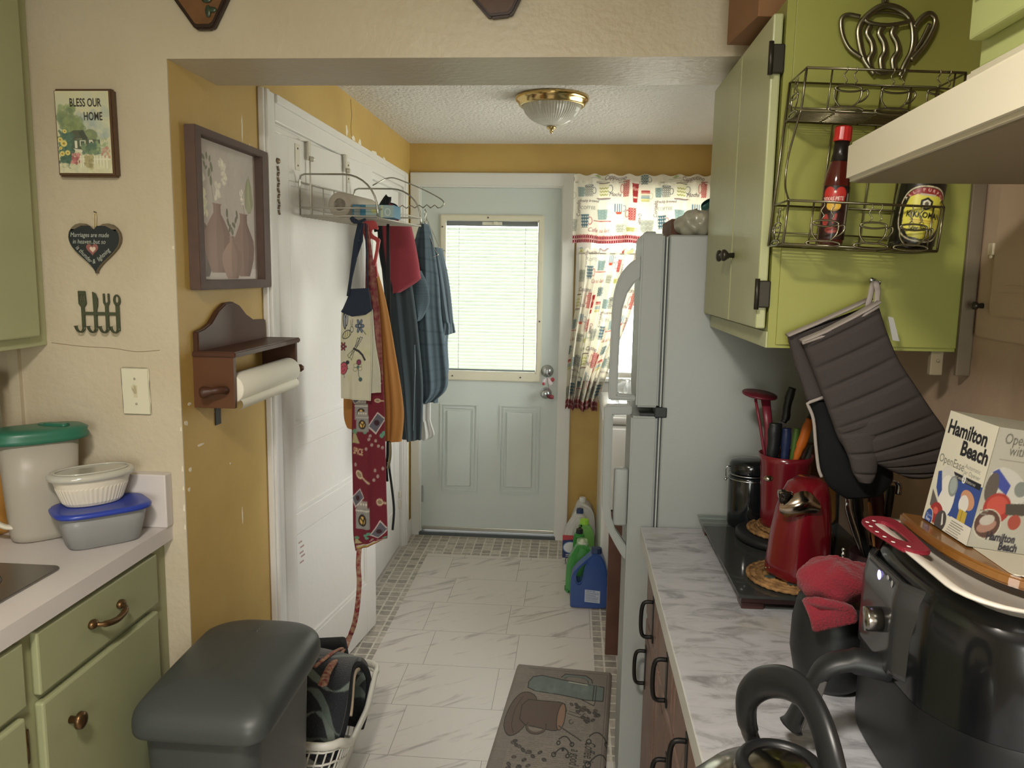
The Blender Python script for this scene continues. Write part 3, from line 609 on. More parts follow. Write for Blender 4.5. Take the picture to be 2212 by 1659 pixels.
# white oval ribbed bowl
t = thing('oval_bowl', 'white ribbed oval bowl with clear lid, standing on the blue lid', 'bowl', (-1.105, 1.735, 1.026))
def ribbed(a, b, k): 
    o = superell(-1.110, 1.712, a*1.12, b, 2.1, 96, .85); return [(-1.110+(x+1.110)*(1+(k if i % 2 else 0)), 1.712+(y-1.712)*(1+(k if i % 2 else 0))) for i, (x, y) in enumerate(o)]
m = MB(); loft(m, [(ribbed(.052, .036, .012), 1.0265), (ribbed(.058, .041, .018), 1.034), (ribbed(.069, .050, .018), 1.068), (ribbed(.070, .051, 0), 1.072), (ribbed(.076, .056, 0), 1.092)], smooth=False); part(m, 'body', mat('white_stoneware', '#d9d2c0', .3), t)
m = MB(); loft(m, [(superell(-1.110, 1.712, a*1.12, b, 2.1, 48, .85), z) for a, b, z in ((.078, .058, 1.088), (.083, .062, 1.090), (.084, .063, 1.098), (.079, .058, 1.104), (.073, .053, 1.1045), (.070, .050, 1.103), (.068, .048, 1.103))]); m.tube([(x, y, 1.1045) for x, y in superell(-1.110, 1.712, .070*1.12, .044, 2.1, 48, .85)], .0022, 8, closed=True); part(m, 'lid', mat('clear_lid_plastic', '#b3b1a6', .15, coat=.5), t)
# jars at the far left edge
t = thing('glass_jar', 'glass jar with dark green lid at the left edge, on the wood lidded jar', 'jar', (-1.400, 1.73, 1.165))
part(MB().lathe([(.042, 1.166), (.044, 1.17), (.044, 1.275), (.038, 1.285)], (-1.392, 1.73, 0), 28), 'body', mat('greenish_glass', '#8f9a84', .1, alpha=.6), t)
part(MB().lathe([(.042, 1.280), (.0435, 1.284), (.0435, 1.315), (.039, 1.32), (0, 1.32)], (-1.392, 1.73, 0), 28), 'lid', GREENP, t)
t = thing('pasta_jar', 'amber jar with round wooden lid, behind the pitcher at the left edge', 'jar', (-1.38, 1.73, .936))
part(MB().lathe([(.046, .9365), (.05, .945), (.05, 1.12), (.046, 1.13)], (-1.385, 1.73, 0), 28), 'body', mat('amber_glass', '#b08040', .12), t)
part(MB().lathe([(.052, 1.130), (.060, 1.134), (.060, 1.148), (.052, 1.156), (0, 1.165)], (-1.385, 1.73, 0), 28), 'lid', mat('pale_wood', '#b98d58', .5, var=(20, .3)), t)
# ---------------- wall decoration on the partition, y = 1.838
WY = 1.838
SKETCH = mat('printed_card', '#ffffff', .5, attr=True); GLOSSP = mat('glazed_print', '#ffffff', .3, attr=True, coat=.2)
# bless our home plaque
t = thing('wall_plaque', 'framed cottage picture reading BLESS OUR HOME, top left', 'picture', (-1.148, WY, 1.779))
part(MB().prism([(-1.219, 1.979), (-1.076, 1.979), (-1.0745, 1.780), (-1.2175, 1.780)], WY-.020, WY, 'XZ', bev=.004), 'board', mat('walnut_edge', '#553d28', .4), t)
cv = Canvas(.126, .176, 1500, '#c9c6a4')
cv.blur_blobs(60, .008, .02, ['#b7bfa8', '#c8c9a6', '#bcc4ae'], (0, 0, .126, .176), 1, .25)
cv.blur_blobs(40, .006, .014, ['#9aa9a6', '#8e9fa4', '#a9b6ae'], (.045, .04, .12, .10), 2, .30)
cv.blur_blobs(60, .006, .012, ['#7b8a62', '#8a9a6a', '#6c7f60'], (.006, .035, .04, .09), 3, .5)
cv.blur_blobs(60, .005, .011, ['#7f8c5c', '#8b9868', '#76845c'], (.02, .06, .062, .095), 4, .6)
cv.ell(.078, .095, .017, .014, '#7d8a66').ell(.074, .093, .008, .006, '#8e9970', op=.6)
cv.poly([(.02, .094), (.038, .084), (.060, .083), (.072, .100), (.03, .104)], '#565a4c').poly([(.05, .088), (.062, .083), (.072, .103), (.06, .106)], '#4a4f43')
cv.rect(.03, .103, .10, .128, '#54604f').rect(.040, .106, .046, .122, '#d6d4bd').rect(.052, .105, .066, .118, '#c9c9b4').rect(.0545, .107, .0635, .117, '#54604f').poly([(.074, .104), (.082, .104), (.088, .116), (.074, .114)], '#cfccb4').rect(.078, .108, .082, .116, '#444b40')
cv.line([(.04, .127), (.066, .130)], .003, '#ddd8c0').line([(.036, .124), (.06, .1265)], .002, '#ded9c2')
cv.blur_blobs(90, .003, .008, ['#4f6a5a', '#587463', '#456052', '#6f876c'], (.004, .085, .034, .16), 5, .8)
cv.blur_blobs(50, .003, .007, ['#667d60', '#7c8f6c', '#587060'], (.058, .112, .10, .134), 6, .7)
cv.blur_blobs(30, .002, .005, ['#8fa278', '#a3b088'], (.09, .10, .118, .13), 7, .5)
for x, y, r in ((.014, .112, .008), (.022, .132, .006), (.006, .104, .006), (.009, .134, .006), (.018, .086, .005), (.006, .122, .004)): cv.ell(x, y, r, r*.9, '#d8c878').ell(x, y, r*.4, r*.35, '#a58a3a')
cv.blur_blobs(26, .002, .005, ['#b87070', '#c88c86', '#a35f63'], (.03, .135, .050, .155), 8, .9); cv.blur_blobs(20, .002, .004, ['#b88a7c', '#c29a88'], (.103, .12, .122, .142), 9, .8)
for x in (.050, .056, .083, .089, .097, .104, .112): cv.rect(x, .138, x+.0035, .166, '#dcd9c0')
cv.rect(.048, .144, .062, .147, '#dcd9c0').rect(.081, .144, .122, .147, '#dcd9c0')
cv.blur_blobs(40, .003, .006, ['#a89d72', '#b7ac82', '#8f8a60'], (.062, .14, .080, .165), 10, .6); cv.blur_blobs(40, .003, .007, ['#cdcaa8', '#d4d0ae'], (.0, .158, .126, .176), 11, .7)
cv.text('BLESS OUR', .108, .033, .0245, '#2c2620', sx=.62, bold=.02, right=True).text('HOME', .109, .062, .0245, '#2c2620', sx=.64, bold=.02, right=True)
cv.noise(.03)
sheet('picture', cv, quad((-1.2145, WY-.0206, 1.9735), (-1.0845, WY-.0206, 1.9735), (-1.2125, WY-.0206, 1.7885), (-1.0835, WY-.0206, 1.7885)), GLOSSP, t)
# slate heart
def heart(cx, cz, w, h, n=40):
    o = []
    for k in range(n):
        a = 2*PI*k/n; x = 16*math.sin(a)**3; y = 13*math.cos(a)-5*math.cos(2*a)-2*math.cos(3*a)-math.cos(4*a); o.append((cx+x/32*w, cz+(y+2.5)/29*h))
    return o
t = thing('slate_heart', 'dark slate heart sign with chalk writing, hanging below the cottage picture', 'sign', (-1.144, WY, 1.57))
part(MB().prism(heart(-1.143, 1.614, .130, .120), WY-.014, WY-.001, 'XZ', bev=.002), 'slate', mat('slate_edge', '#6f6450', .7), t)
cv = Canvas(.136, .126, 1600, '#262b2c')
for l, x, y, r, sz in (('Marriages are made', .010, .036, 0, .0150), ('in heaven..but so', .015, .0515, 0, .0150), ('is thunder', .021, .0615, .80, .0155), ('&', .062, .098, -.1, .015), ('lightning', .078, .0935, -.72, .0150)):
    cv.text(l, x, y, sz, '#b9bdb2', rot=r, sx=.80 if r == 0 else .78, shear=.2)
ht = heart(.063, -.066, .030, .028); cv.poly([(a, -b) for a, b in ht], '#8d5a55'); cv.poly([(a, -b) for a, b in heart(.064, -.0655, .015, .014)], '#d2bfae'); cv.noise(.05)
HP = heart(0, 0, .126, .116, 64)
def heartmap(u, v):   # radial map so that the canvas fills the heart outline
    x = (u-.5); y = (.5-v); a = math.atan2(x, y); rr = max(abs(x), abs(y))*2
    best = None
    return (-1.143+x*.12, WY-.0145, 1.614+y*.12)
# heart-shaped face: canvas rows clipped to the outline
def scan(out, cz0):
    lim = []
    return lim
hp = [(x, z) for x, z in HP]
def span(z):
    xs = []
    for i in range(len(hp)):
        (xa, za), (xb, zb) = hp[i], hp[(i+1) % len(hp)]
        if (za > z) != (zb > z): xs.append((xb-xa)*(z-za)/(zb-za)+xa)
    return (min(xs), max(xs)) if xs else None
zt, zb_ = max(z for x, z in hp), min(z for x, z in hp)
a_ = cv.out(); ny, nx = a_.shape[:2]
def hm(u, v):
    z = .063-v*.126; zz = min(max(z, zb_+.001), zt-.012) ; sp = span(zz) or (0, 0)
    x = -.068+u*.136
    z2 = min(max(z, zb_+.001), zt-.0035)
    if z > zt-.012:
        # upper lobes
        s2 = span(min(z, zt-.003)); x = min(max(x, s2[0]), s2[1]); notch = max(0, .009-abs(x))*1.2; z2 = min(z2, zt-.004-notch-(.0 if abs(x) < .03 else (abs(x)-.03)*.5))
    x = min(max(x, sp[0]), sp[1]); return (-1.143+x, WY-.0146, 1.614+z2)
sheet('chalk_face', cv, hm, mat('slate_face', '#ffffff', .65, attr=True), t)
part(MB().tube(spline([(-1.141, WY-.008, 1.660), (-1.139, WY-.006, 1.684), (-1.141, WY-.004, 1.698), (-1.146, WY-.004, 1.690), (-1.144, WY-.008, 1.664)], 5), .0011, 6), 'hanging_cord', mat('twine', '#c9b98d', .8), t)
part(MB().tube([(-1.142, WY, 1.699), (-1.142, WY-.009, 1.701)], .0015, 6), 'nail', mat('dark_nail', '#5e4c33', .5), t)
# utensil hook rack
HK = mat('olive_metal', '#4f5440', .42, .35)
t = thing('hook_rack', 'dark olive wall hook rack of four kitchen utensil shapes, below the heart', 'hook rack', (-1.13, WY, 1.42))
y0, y1 = WY-.006, WY-.003
m = MB()
m.prism([(-1.197, 1.513), (-1.178, 1.513), (-1.176, 1.482), (-1.182, 1.474), (-1.182, 1.425), (-1.191, 1.425), (-1.191, 1.474), (-1.197, 1.482)], y0, y1, 'XZ', bev=.0008, holes=[[(x, 1.488), (x, 1.504), (x+.0022, 1.504), (x+.0022, 1.488)] for x in (-1.193, -1.1885, -1.184)])
m.prism([(-1.161, 1.512), (-1.152, 1.507), (-1.147, 1.495), (-1.148, 1.476), (-1.151, 1.468), (-1.151, 1.423), (-1.160, 1.423), (-1.160, 1.468)], y0, y1, 'XZ', bev=.0008)
m.prism([(-1.1345, 1.508), (-1.1295, 1.508), (-1.1295, 1.488), (-1.126, 1.484), (-1.1225, 1.488), (-1.1225, 1.508), (-1.1175, 1.508), (-1.1175, 1.486), (-1.1215, 1.478), (-1.1215, 1.421), (-1.1305, 1.421), (-1.1305, 1.478), (-1.1345, 1.486)], y0, y1, 'XZ', bev=.0008)
m.prism([(-1.0995+.0095*math.cos(a), 1.492+.014*math.sin(a)) for a in (2*PI*i/20 for i in range(20))], y0, y1, 'XZ', bev=.0008, holes=[[(-1.0995-.0038*math.cos(a), 1.494+.0085*math.sin(a)) for a in (2*PI*i/14 for i in range(14))]])
m.box((-1.1035, y0, 1.418), (-1.0945, y1, 1.480)); m.box((-1.185, y0+.0002, 1.455), (-1.096, y1, 1.463), bev=.0008)
part(m, 'utensil_plate', HK, t)
for x in (-1.1865, -1.1555, -1.126, -1.099):
    part(MB().tube(spline([(x, WY-.004, 1.430), (x, WY-.006, 1.420), (x-.001, WY-.016, 1.414), (x-.003, WY-.026, 1.420), (x-.004, WY-.030, 1.430)], 5), [(.0045, .0018)]*20+[(.007, .0025)], 8, flat=(1, 0, 0)), 'hook', HK, t)
# light switch
SWP = mat('ivory_plastic', '#d2ceb6', .3)
t = thing('light_switch', 'ivory light switch plate above the left counter', 'switch', (-1.064, WY, 1.211))
part(MB().prism([(-1.1005, 1.3295), (-1.0285, 1.3295), (-1.0265, 1.2125), (-1.0985, 1.2125)], WY-.006, WY, 'XZ', bev=.003), 'plate', SWP, t)
part(MB().box((-1.068, WY-.0068, 1.256), (-1.059, WY-.005, 1.286)).prism([(WY-.005, 1.274), (WY-.018, 1.288), (WY-.019, 1.281), (WY-.006, 1.264)], -1.067, -1.060, 'YZ', bev=.001), 'toggle', mat('toggle_plastic', '#c6bf9f', .35), t)
part(MB().lathe([(.003, 0), (.002, -.0012), (0, -.0014)], (-1.0645, WY-.006, 1.302), 10, axis='Y').lathe([(.003, 0), (.002, -.0012), (0, -.0014)], (-1.0625, WY-.006, 1.240), 10, axis='Y'), 'screw', mat('ivory_screw', '#9c967f', .4), t)
# two coffin shaped wooden plaques hanging high on the header
def plaq(label, cx, pts, leafcol, woodcol, seed):
    t = thing('wooden_plaque', label, 'wall decoration', (cx, WY, min(p[1] for p in pts)))
    part(MB().prism(pts, WY-.018, WY+.001, 'XZ', bev=.004), 'rim', mat('dark_plaque_edge', '#31211a', .35), t)
    q = [(cx+(x-cx)*.86, 2.2+(z-2.2)*.88+.0) for x, z in pts]; part(MB().prism(q, WY-.0195, WY-.017, 'XZ'), 'face', mat('plaque_wood_%d' % seed, woodcol, .25, var=(14, .8), coat=.6), t)
    m = MB(); R = random.Random(seed)
    for k in range(9):
        x, z, a = cx+R.uniform(-.028, .034), 2.145+R.uniform(0, .11), R.uniform(0, PI)
        m.ball((x, WY-.022, z), (.006+.006*abs(math.cos(a)), .003, .006+.008*abs(math.sin(a))), n=10)
    part(m, 'leaf_relief', mat('leaf_relief', leafcol, .25, .3), t)
P1 = [(-.921, 2.172), (-.897, 2.140), (-.875, 2.110), (-.869, 2.108), (-.836, 2.108), (-.828, 2.114), (-.796, 2.172), (-.770, 2.24), (-.79, 2.30), (-.93, 2.30), (-.95, 2.24)]
plaq('dark edged wooden plaque with green leaves, high on the wall at upper left', -.858, P1, '#3c4a3a', '#7a5638', 1)
P2 = [(-.245, 2.172), (-.206, 2.130), (-.199, 2.127), (-.158, 2.131), (-.150, 2.137), (-.132, 2.172), (-.112, 2.24), (-.13, 2.30), (-.25, 2.30), (-.27, 2.24)]
plaq('dark edged wooden plaque, top centre above the opening', -.192, P2, '#3c4a3a', '#5a3f33', 2)
# ---------------- framed vase print on the gold wall
t = thing('framed_print', 'brown framed print of flowers in clay vases on the gold wall', 'picture', (LX, 2.13, 1.52))
fz0, fz1, fy0, fy1 = 1.518, 1.917, 1.905, 2.362
part(MB().prism([(fy0, fz0), (fy1, fz0), (fy1, fz1), (fy0, fz1)], LX, LX+.030, 'YZ', holes=[[(fy0+.03, fz0+.025), (fy0+.03, fz1-.02), (fy1-.045, fz1-.02), (fy1-.045, fz0+.025)]], bev=.002), 'frame', mat('brown_frame', '#5b4840', .6, var=(30, .3)), t)
cv = Canvas(.382, .354, 640, '#a79d95')
cv.blur_blobs(80, .03, .06, ['#aaa09a', '#a0968e', '#b0a69d', '#a29b94'], (0, 0, .38, .30), 1, .3)
cv.poly([(0, .335), (.10, .325), (.24, .318), (.382, .325), (.382, .354), (0, .354)], '#b5aba3')
def vase(cx, top, bot, w, nw, c1, c2):
    H = bot-top; pr = [(nw*1.25, 0), (nw, .03), (nw, .14), (w*.55, .24), (w*.95, .42), (w, .55), (w*.92, .72), (w*.70, .88), (w*.5, 1)]
    cv.poly([(cx-a, top+b*H) for a, b in pr]+[(cx+a, top+b*H) for a, b in pr[::-1]], c1)
    cv.poly([(cx-a*.1, top+b*H) for a, b in pr]+[(cx+a*.98, top+b*H) for a, b in pr[::-1]], c2, .35); cv.poly([(cx+a*.45, top+b*H) for a, b in pr]+[(cx+a*.98, top+b*H) for a, b in pr[::-1]], c2, .45)
vase(.030, .185, .345, .078, .018, '#7d6a62', '#5e5049'); vase(.125, .155, .335, .080, .022, '#8a7064', '#6b564d')
vase(.292, .170, .345, .070, .024, '#83695e', '#5d4a42'); vase(.212, .236, .352, .066, .015, '#957a6c', '#6d584d')
def bloom(x, y, r, seed, c=('#c9c4b4', '#bdb8a8', '#d2cdbc')): cv.blur_blobs(16, r*.25, r*.55, list(c), (x-r, y-r, x+r, y+r), seed, .8)
for i, (x, y, r) in enumerate(((.165, .065, .018), (.175, .085, .014), (.138, .125, .018), (.025, .105, .016), (.04, .15, .022), (.052, .17, .016), (.05, .095, .010), (.155, .05, .012))): bloom(x, y, r, 20+i, ('#cdc9ae', '#c3bf9f', '#d6d2b8') if i in (4, 5) else ('#c9c4b4', '#bdb8a8', '#d2cdbc'))
for x, y, a, r in ((.055, .045, .5, 9), (.075, .04, 1.5, 9), (.092, .045, 1.8, 8), (.10, .065, 1.2, 12), (.086, .080, 1.9, 11), (.095, .10, 1.5, 12), (.06, .062, 1, 8), (.070, .07, 2.6, 7)): cv.ell(x, y, r*.0011, r*.0006, '#6c6e5a', a)
cv.line([(.098, .07), (.096, .11), (.106, .15)], .002, '#6b6a55')
cv.poly([(.335, .060), (.352, .09), (.362, .14), (.345, .165), (.325, .168), (.305, .15), (.303, .11), (.315, .08)], '#86866a')
for k in range(6): cv.line([(.333, .065+.01*k), (.318+.006*k, .162)], .0014, '#a3a082')
cv.line([(.300, .172), (.292, .145), (.285, .12)], .0025, '#6f6c55'); bloom(.280, .115, .009, 41); bloom(.286, .135, .009, 42)
for x, y, a in ((.185, .175, 1.6), (.19, .20, 1), (.24, .19, 2.2), (.225, .205, .4), (.248, .175, 1.3), (.20, .215, 2), (.214, .222, 1.2)): cv.ell(x, y, .012, .006, '#63604f', a)
cv.line([(.212, .24), (.195, .205), (.188, .18)], .002, '#5b5747').line([(.216, .24), (.234, .2)], .002, '#5b5747'); cv.noise(.03); cv.a = cv.a*1.13
sheet('print', cv, quad((LX+.006, fy0+.03, fz1-.02), (LX+.006, fy1-.045, fz1-.02), (LX+.006, fy0+.03, fz0+.025), (LX+.006, fy1-.045, fz0+.025)), SKETCH, t)
# ---------------- wooden paper towel holder
WD = mat('dark_stained_wood', '#4f3223', .42, var=(9, .5, '#38241b'), spec=.35); WDR = mat('red_stained_wood', '#5c3a22', .42, var=(8, .4, '#4f3020'))
t = thing('towel_holder', 'dark wooden paper towel box with arched back, on the gold wall', 'paper towel holder', (LX, 2.13, 1.22))
def zz(y): return 0
arch = [(1.908, 1.352), (1.908, 1.415), (1.945, 1.420), (1.985, 1.432), (2.03, 1.462), (2.075, 1.480), (2.12, 1.482), (2.165, 1.470), (2.21, 1.443), (2.26, 1.425), (2.345, 1.422), (2.345, 1.352)]
part(MB().prism(arch, LX, LX+.016, 'YZ', bev=.003), 'back_board', WD, t)
part(MB().prism([(LX, 1.900), (-.838, 1.900), (-.838, 2.372), (LX, 2.372)], 1.351, 1.366, 'XY', bev=.003), 'shelf', WD, t)
part(MB().box((LX, 1.905, 1.222), (-.846, 1.919, 1.352), bev=.001), 'side_panel', WDR, t)
part(MB().box((LX, 2.350, 1.222), (-.846, 2.364, 1.352), bev=.001), 'side_panel', WD, t)
ax, az = -.868, 1.268
part(MB().tube([(ax, 1.92, az), (ax, 2.349, az)], .009, 12), 'dowel', WD, t)
part(MB().tube(spline([(ax, 1.904, az), (ax, 1.885, az+.004), (ax-.012, 1.872, az+.004), (ax-.035, 1.868, az), (ax-.05, 1.868, az-.003)], 5), [.010]*5+[.0095]*8+[.011, .013, .0145, .0155, .0155, .014, .009, .004], 14), 'peg', WD, t)
part(MB().tube([(ax, 2.365, az), (ax, 2.38, az), (ax+.012, 2.392, az), (ax+.022, 2.395, az), (ax+.030, 2.396, az)], [.009, .010, .012, .012, .006], 14), 'peg', WD, t)
t2 = thing('paper_towel_roll', 'white paper towel roll hanging in the dark wooden wall holder', 'paper towel', (ax, 2.13, az-.04))
m = MB().lathe([(.012, 1.926), (.036, 1.926), (.0375, 1.928), (.0375, 2.342), (.036, 2.344), (.012, 2.344)], (ax, 0, az), 36, axis='Y')
m.grid(lambda u, v: (ax-.002+.038*math.sin(.5+v*2.0)-.004*v, 1.928+.414*u, az-.002-.0385*math.cos(.5+v*2.0)*0-.0385*math.sin(v*.1)+.0385*math.cos(PI/2+.4+v*1.15)*1.0-.012*v*v), 4, 12)
part(m, 'paper', mat('paper_white', '#e3dfd0', .85, bump=(160, .15, .002)), t2)
part(MB().lathe([(.0115, 1.9255), (.0130, 1.9252), (.0130, 2.3445), (.0115, 2.3445)], (ax, 0, az), 20, axis='Y'), 'core', mat('cardboard_core', '#54432f', .9), t2)
m = MB().box((LX, 2.015, 1.155), (LX+.004, 2.045, 1.205)); m.build('wall_clip', mat('black_clip', '#2c2e2a', .4), label='small black clip stuck on the gold wall under the towel holder', cat='clip')

# ================================================================ TRASH CAN, LAUNDRY BASKET
DG = mat('charcoal_plastic', '#3d4140', .42, bump=(220, .06, .002))
t = thing('trash_can', 'dark grey step trash can with rounded lid, front left on the floor', 'trash can', (-.77, 1.70, 0))
def foot(x0, x1, y0, y1, r, k=0):
    """rounded footprint, far end more rounded"""
    o = []
    for cx, cy, a, rr in ((x1-r*1.6, y1-r*1.6, 0, r*1.6), (x0+r*1.6, y1-r*1.6, 90, r*1.6), (x0+r*.8, y0+r*.8, 180, r*.8), (x1-r*.8, y0+r*.8, 270, r*.8)):
        for i in range(7): q = math.radians(a+90*i/6); o.append((cx+rr*math.cos(q), cy+rr*math.sin(q)))
    return o
X0, X1, Y0, Y1 = -.920, -.612, 1.465, 1.925
m = MB(); loft(m, [(foot(X0+.045, X1-.06, Y0+.06, Y1-.03, .05), 0), (foot(X0+.04, X1-.055, Y0+.055, Y1-.025, .05), .01), (foot(X0+.018, X1-.036, Y0+.03, Y1-.012, .06), .56), (foot(X0+.016, X1-.032, Y0+.028, Y1-.012, .06), .605)]); part(m, 'bin', DG, t)
def lidring(ins, z, slope=0): return [(x, y, z+slope*(y-Y0)/(Y1-Y0)*0) for x, y in foot(X0+ins, X1-ins, Y0+ins*.9, Y1-ins, .065)]
m = MB(); rings = [(.004, .600), (.0, .606), (.0, .640), (.006, .655), (.022, .664), (.05, .670)]
def lid_z(x, y, z, ins):
    f = min(1, max(0, (y-Y0)/(.085))); d = (1-f)*.028*(1 if z > .63 else .6)
    return z-d+(.012*math.sin(PI*(y-Y0)/(Y1-Y0)) if ins > .02 else 0)
vs = []; n = 28
for ins, z in rings+[(.10, .673), (.15, .675)]:
    for x, y in foot(X0+ins, X1-ins, Y0+ins*.9, Y1-ins, max(.01, .065-ins*.3)): vs.append((x, y, lid_z(x, y, z, ins)))
k = len(rings)+2; fs = [(j*n+i, j*n+(i+1) % n, (j+1)*n+(i+1) % n, (j+1)*n+i) for j in range(k-1) for i in range(n)]+[tuple((k-1)*n+i for i in range(n)), tuple(range(n-1, -1, -1))]
m.raw(vs, fs, 0, True); o = part(m, 'lid', DG, t); sub(o)
m = MB(); loft(m, [(foot(X0+.012, X1-.024, Y0+.024, Y1-.008, .06), .588), (foot(X0+.010, X1-.022, Y0+.022, Y1-.006, .06), .604)], cap=False); part(m, 'liner_edge', mat('bag_liner', '#8a8078', .5), t)
part(MB().box((-.82, Y0+.005, .012), (-.73, Y0+.09, .03), bev=.006), 'pedal', DG, t)

# laundry basket: lattice walls
WP = mat('white_basket_plastic', '#d9d7cd', .35)
t = thing('laundry_basket', 'white slotted plastic laundry basket on the floor behind the trash can', 'laundry basket', (-.78, 2.19, 0))
bx0, bx1, by0, by1 = -.935, -.690, 1.975, 2.425
def rimz(x, y):
    s = abs((y-2.19)/.235); return .205+.062*min(1, max(0, (s-.35)/.45))**1.2 if x > -.85 or x < -.9 else .262
def bp(side, s, h):
    """point on basket wall: side path parameter s in 0..1 around, h 0..1 up"""
    e = .075*h if True else 0
    pts = rrect(bx0-.0*h, by0, bx1+e, by1+.03*h, .05, 6)
    L_ = [0]
    for i in range(len(pts)): a, b = pts[i], pts[(i+1) % len(pts)]; L_.append(L_[-1]+math.dist(a, b))
    d = (s % 1)*L_[-1]
    for i in range(len(pts)):
        if L_[i+1] >= d:
            a, b = pts[i], pts[(i+1) % len(pts)]; f = (d-L_[i])/max(1e-9, L_[i+1]-L_[i]); x, y = a[0]+(b[0]-a[0])*f, a[1]+(b[1]-a[1])*f
            return (x, y, .004+(rimz(x, y)-.004)*h)
    return (*pts[0], .004+(rimz(*pts[0])-.004)*h)
nS = 64; rimp = [bp(0, i/nS, 1) for i in range(nS)]
part(MB().tube(rimp, [(.013, .009)]*nS, 10, closed=True, flat=(0, 0, 1)), 'rim', WP, t)
m = MB()
for i in range(nS):
    for dh in (0,):
        m.tube([bp(0, (i+.5*k_*.6)/nS, h) for k_, h in enumerate((.0, .2, .4, .6, .8, .97))], [(.0030, .0016)]*6, 4, smooth=False)
for h in (.05, .28, .53, .78, .93): m.tube([bp(0, i/nS, h) for i in range(nS)], .0034 if h > .1 else .006, 6, closed=True)
m.prism(rrect(bx0, by0, bx1, by1, .05, 6), .002, .008, 'XY'); part(m, 'basket_wall', WP, t)
# folded bath rug (navy with grey green zebra bands)
cv = Canvas(.62, .62, 330, '#1f2329')
R = random.Random(3)
for k in range(9):
    a = .02+.075*k; pts = [(x_, a+.035*math.sin(x_*13+k*1.3)+.05*math.sin(x_*5+k)) for x_ in (i*.62/24 for i in range(25))]
    w_ = [.017*(.55+.45*math.sin(i*.55+k*2)) for i in range(25)]
    cv.poly([(x, y-w+R.uniform(-.002, .002)) for (x, y), w in zip(pts, w_)]+[(x, y+w+R.uniform(-.002, .002)) for (x, y), w in zip(pts[::-1], w_[::-1])], '#6f7a72' if k % 2 else '#5f6b64')
cv.noise(.10)
def rug(u, v):   # folded over: a thick rounded bundle rising from the basket
    a = PI*1.15*v-.15; x = -.925+.27*u; w = .17
    r = .085
    y = 2.20-w*math.cos(a)*(.92+.08*math.sin(u*7)); z = .20+.175*math.sin(a)+.03*math.sin(u*PI)
    if v > .82: z -= (v-.82)*.3
    x += .018*math.sin(v*9)
    return (x+.03*math.sin(a)*u, y, max(z, .012))
t = thing('bath_rug', 'navy and grey green zebra patterned bath rug folded in the laundry basket', 'rug', (-.80, 2.2, .05))
o = sheet('pile', cv, rug, mat('rug_pile', '#ffffff', .95, attr=True, bump=(300, .8, .004), sheen=.3), t, thick=.022)
for e_ in (0, 1): part(MB().tube([rug(e_, i/30) for i in range(31)], .010, 8), 'edge_binding', mat('rug_binding', '#14171b', .9), t)
m = MB().tube([tuple(Vector(rug(1, .25+i/30*.5))+Vector((.010, 0, -.018-.006*math.sin(i*.3)))) for i in range(20)], .006, 8)
part(m, 'rubber_backing', mat('rug_backing', '#a99a84', .8), t)
t = thing('tote_bag', 'black fabric bag standing in the laundry basket behind the rug', 'bag', (-.80, 2.41, .2))
m = MB(rot_about((-.80, 2.40, .28), (math.radians(8), math.radians(-6), 0))).box((-.91, 2.375, .10), (-.705, 2.42, .375), bev=.012, seg=3)
part(m, 'body', mat('black_fabric', '#16181a', .85, bump=(150, .3, .003)), t)

# ================================================================ COFFEE MAT
cv = Canvas(.75, .42, 720, '#7d746c')    # x: from near end (0) to far end (.75); y: from right (0) to left (.42) as seen
def matmap(u, v):
    # u along Y from near (0) to far (1); v from right to left
    far = Vector((-.188, 3.001, .0)); d = Vector((.053, .676, 0)).normalized(); n = Vector((d.y, -d.x, 0))
    p = far-d*.75*(1-u)+n*.38*(1-v); e = min(u, 1-u)*.75; e2 = min(v, 1-v)*.38
    r = .025
    if e < r and e2 < r:
        q = math.hypot(r-e, r-e2)
        if q > r: f = (1-r/q); p += d*(r-e)*f*(1 if u < .5 else -1)+n*(r-e2)*f*(-1 if v < .5 else 1)
    return (p.x, p.y, .0030+.010*min(1, min(e, e2)/.012)**.5)
# artwork is drawn in mat coordinates: right-hand side of the artwork points towards the far end... (text reads from far to near)
R = random.Random(5)
cv.rect(.30, .06, .66, .36, '#948b7e', .45)
cv.blur_blobs(60, .03, .07, ['#756c64', '#857c72', '#8f8679', '#7a7169'], (0, 0, .75, .42), 2, .22)
for x in np.arange(.02, .73, .0062):           # newspaper lines
    y = .02
    while y < .40:
        w = R.uniform(.006, .03)
        if R.random() < .72: cv.rect(x, y, x+.0022, y+w, '#5f5750' if .06 < y < .34 else '#6d655d', .55)
        y += w+.005
def UV(px): return px
INK = '#23211f'
# glass coffee pot (lies along the far edge), body grey green
def mp(pts): return [(a, b) for a, b in pts]
pot = [(.690, .335), (.700, .300), (.688, .20), (.676, .075), (.672, .03), (.612, .03), (.610, .10), (.622, .20), (.628, .31), (.640, .345), (.665, .348)]
cv.poly(pot, '#66706c'); cv.line(pot, .0035, INK, True); cv.blur_blobs(30, .008, .02, ['#6f7874', '#5e6864', '#74807a'], (.63, .05, .68, .32), 6, .4)
cv.line([(.700, .215), (.716, .20), (.716, .11), (.700, .085), (.685, .08)], .0035, INK).line([(.696, .20), (.706, .185), (.706, .12), (.694, .10), (.684, .097)], .003, INK)
cv.poly([(.699, .213), (.714, .199), (.714, .112), (.7, .088), (.694, .1), (.705, .12), (.705, .186), (.697, .2)], '#66706c')
cv.line([(.675, .10), (.682, .18)], .004, '#b8b6a0').line([(.676, .072), (.612, .072)], .003, INK).line([(.674, .062), (.612, .062)], .003, INK)
cv.line([(.612, .12), (.590, .065), (.612, .06)], .003, INK)
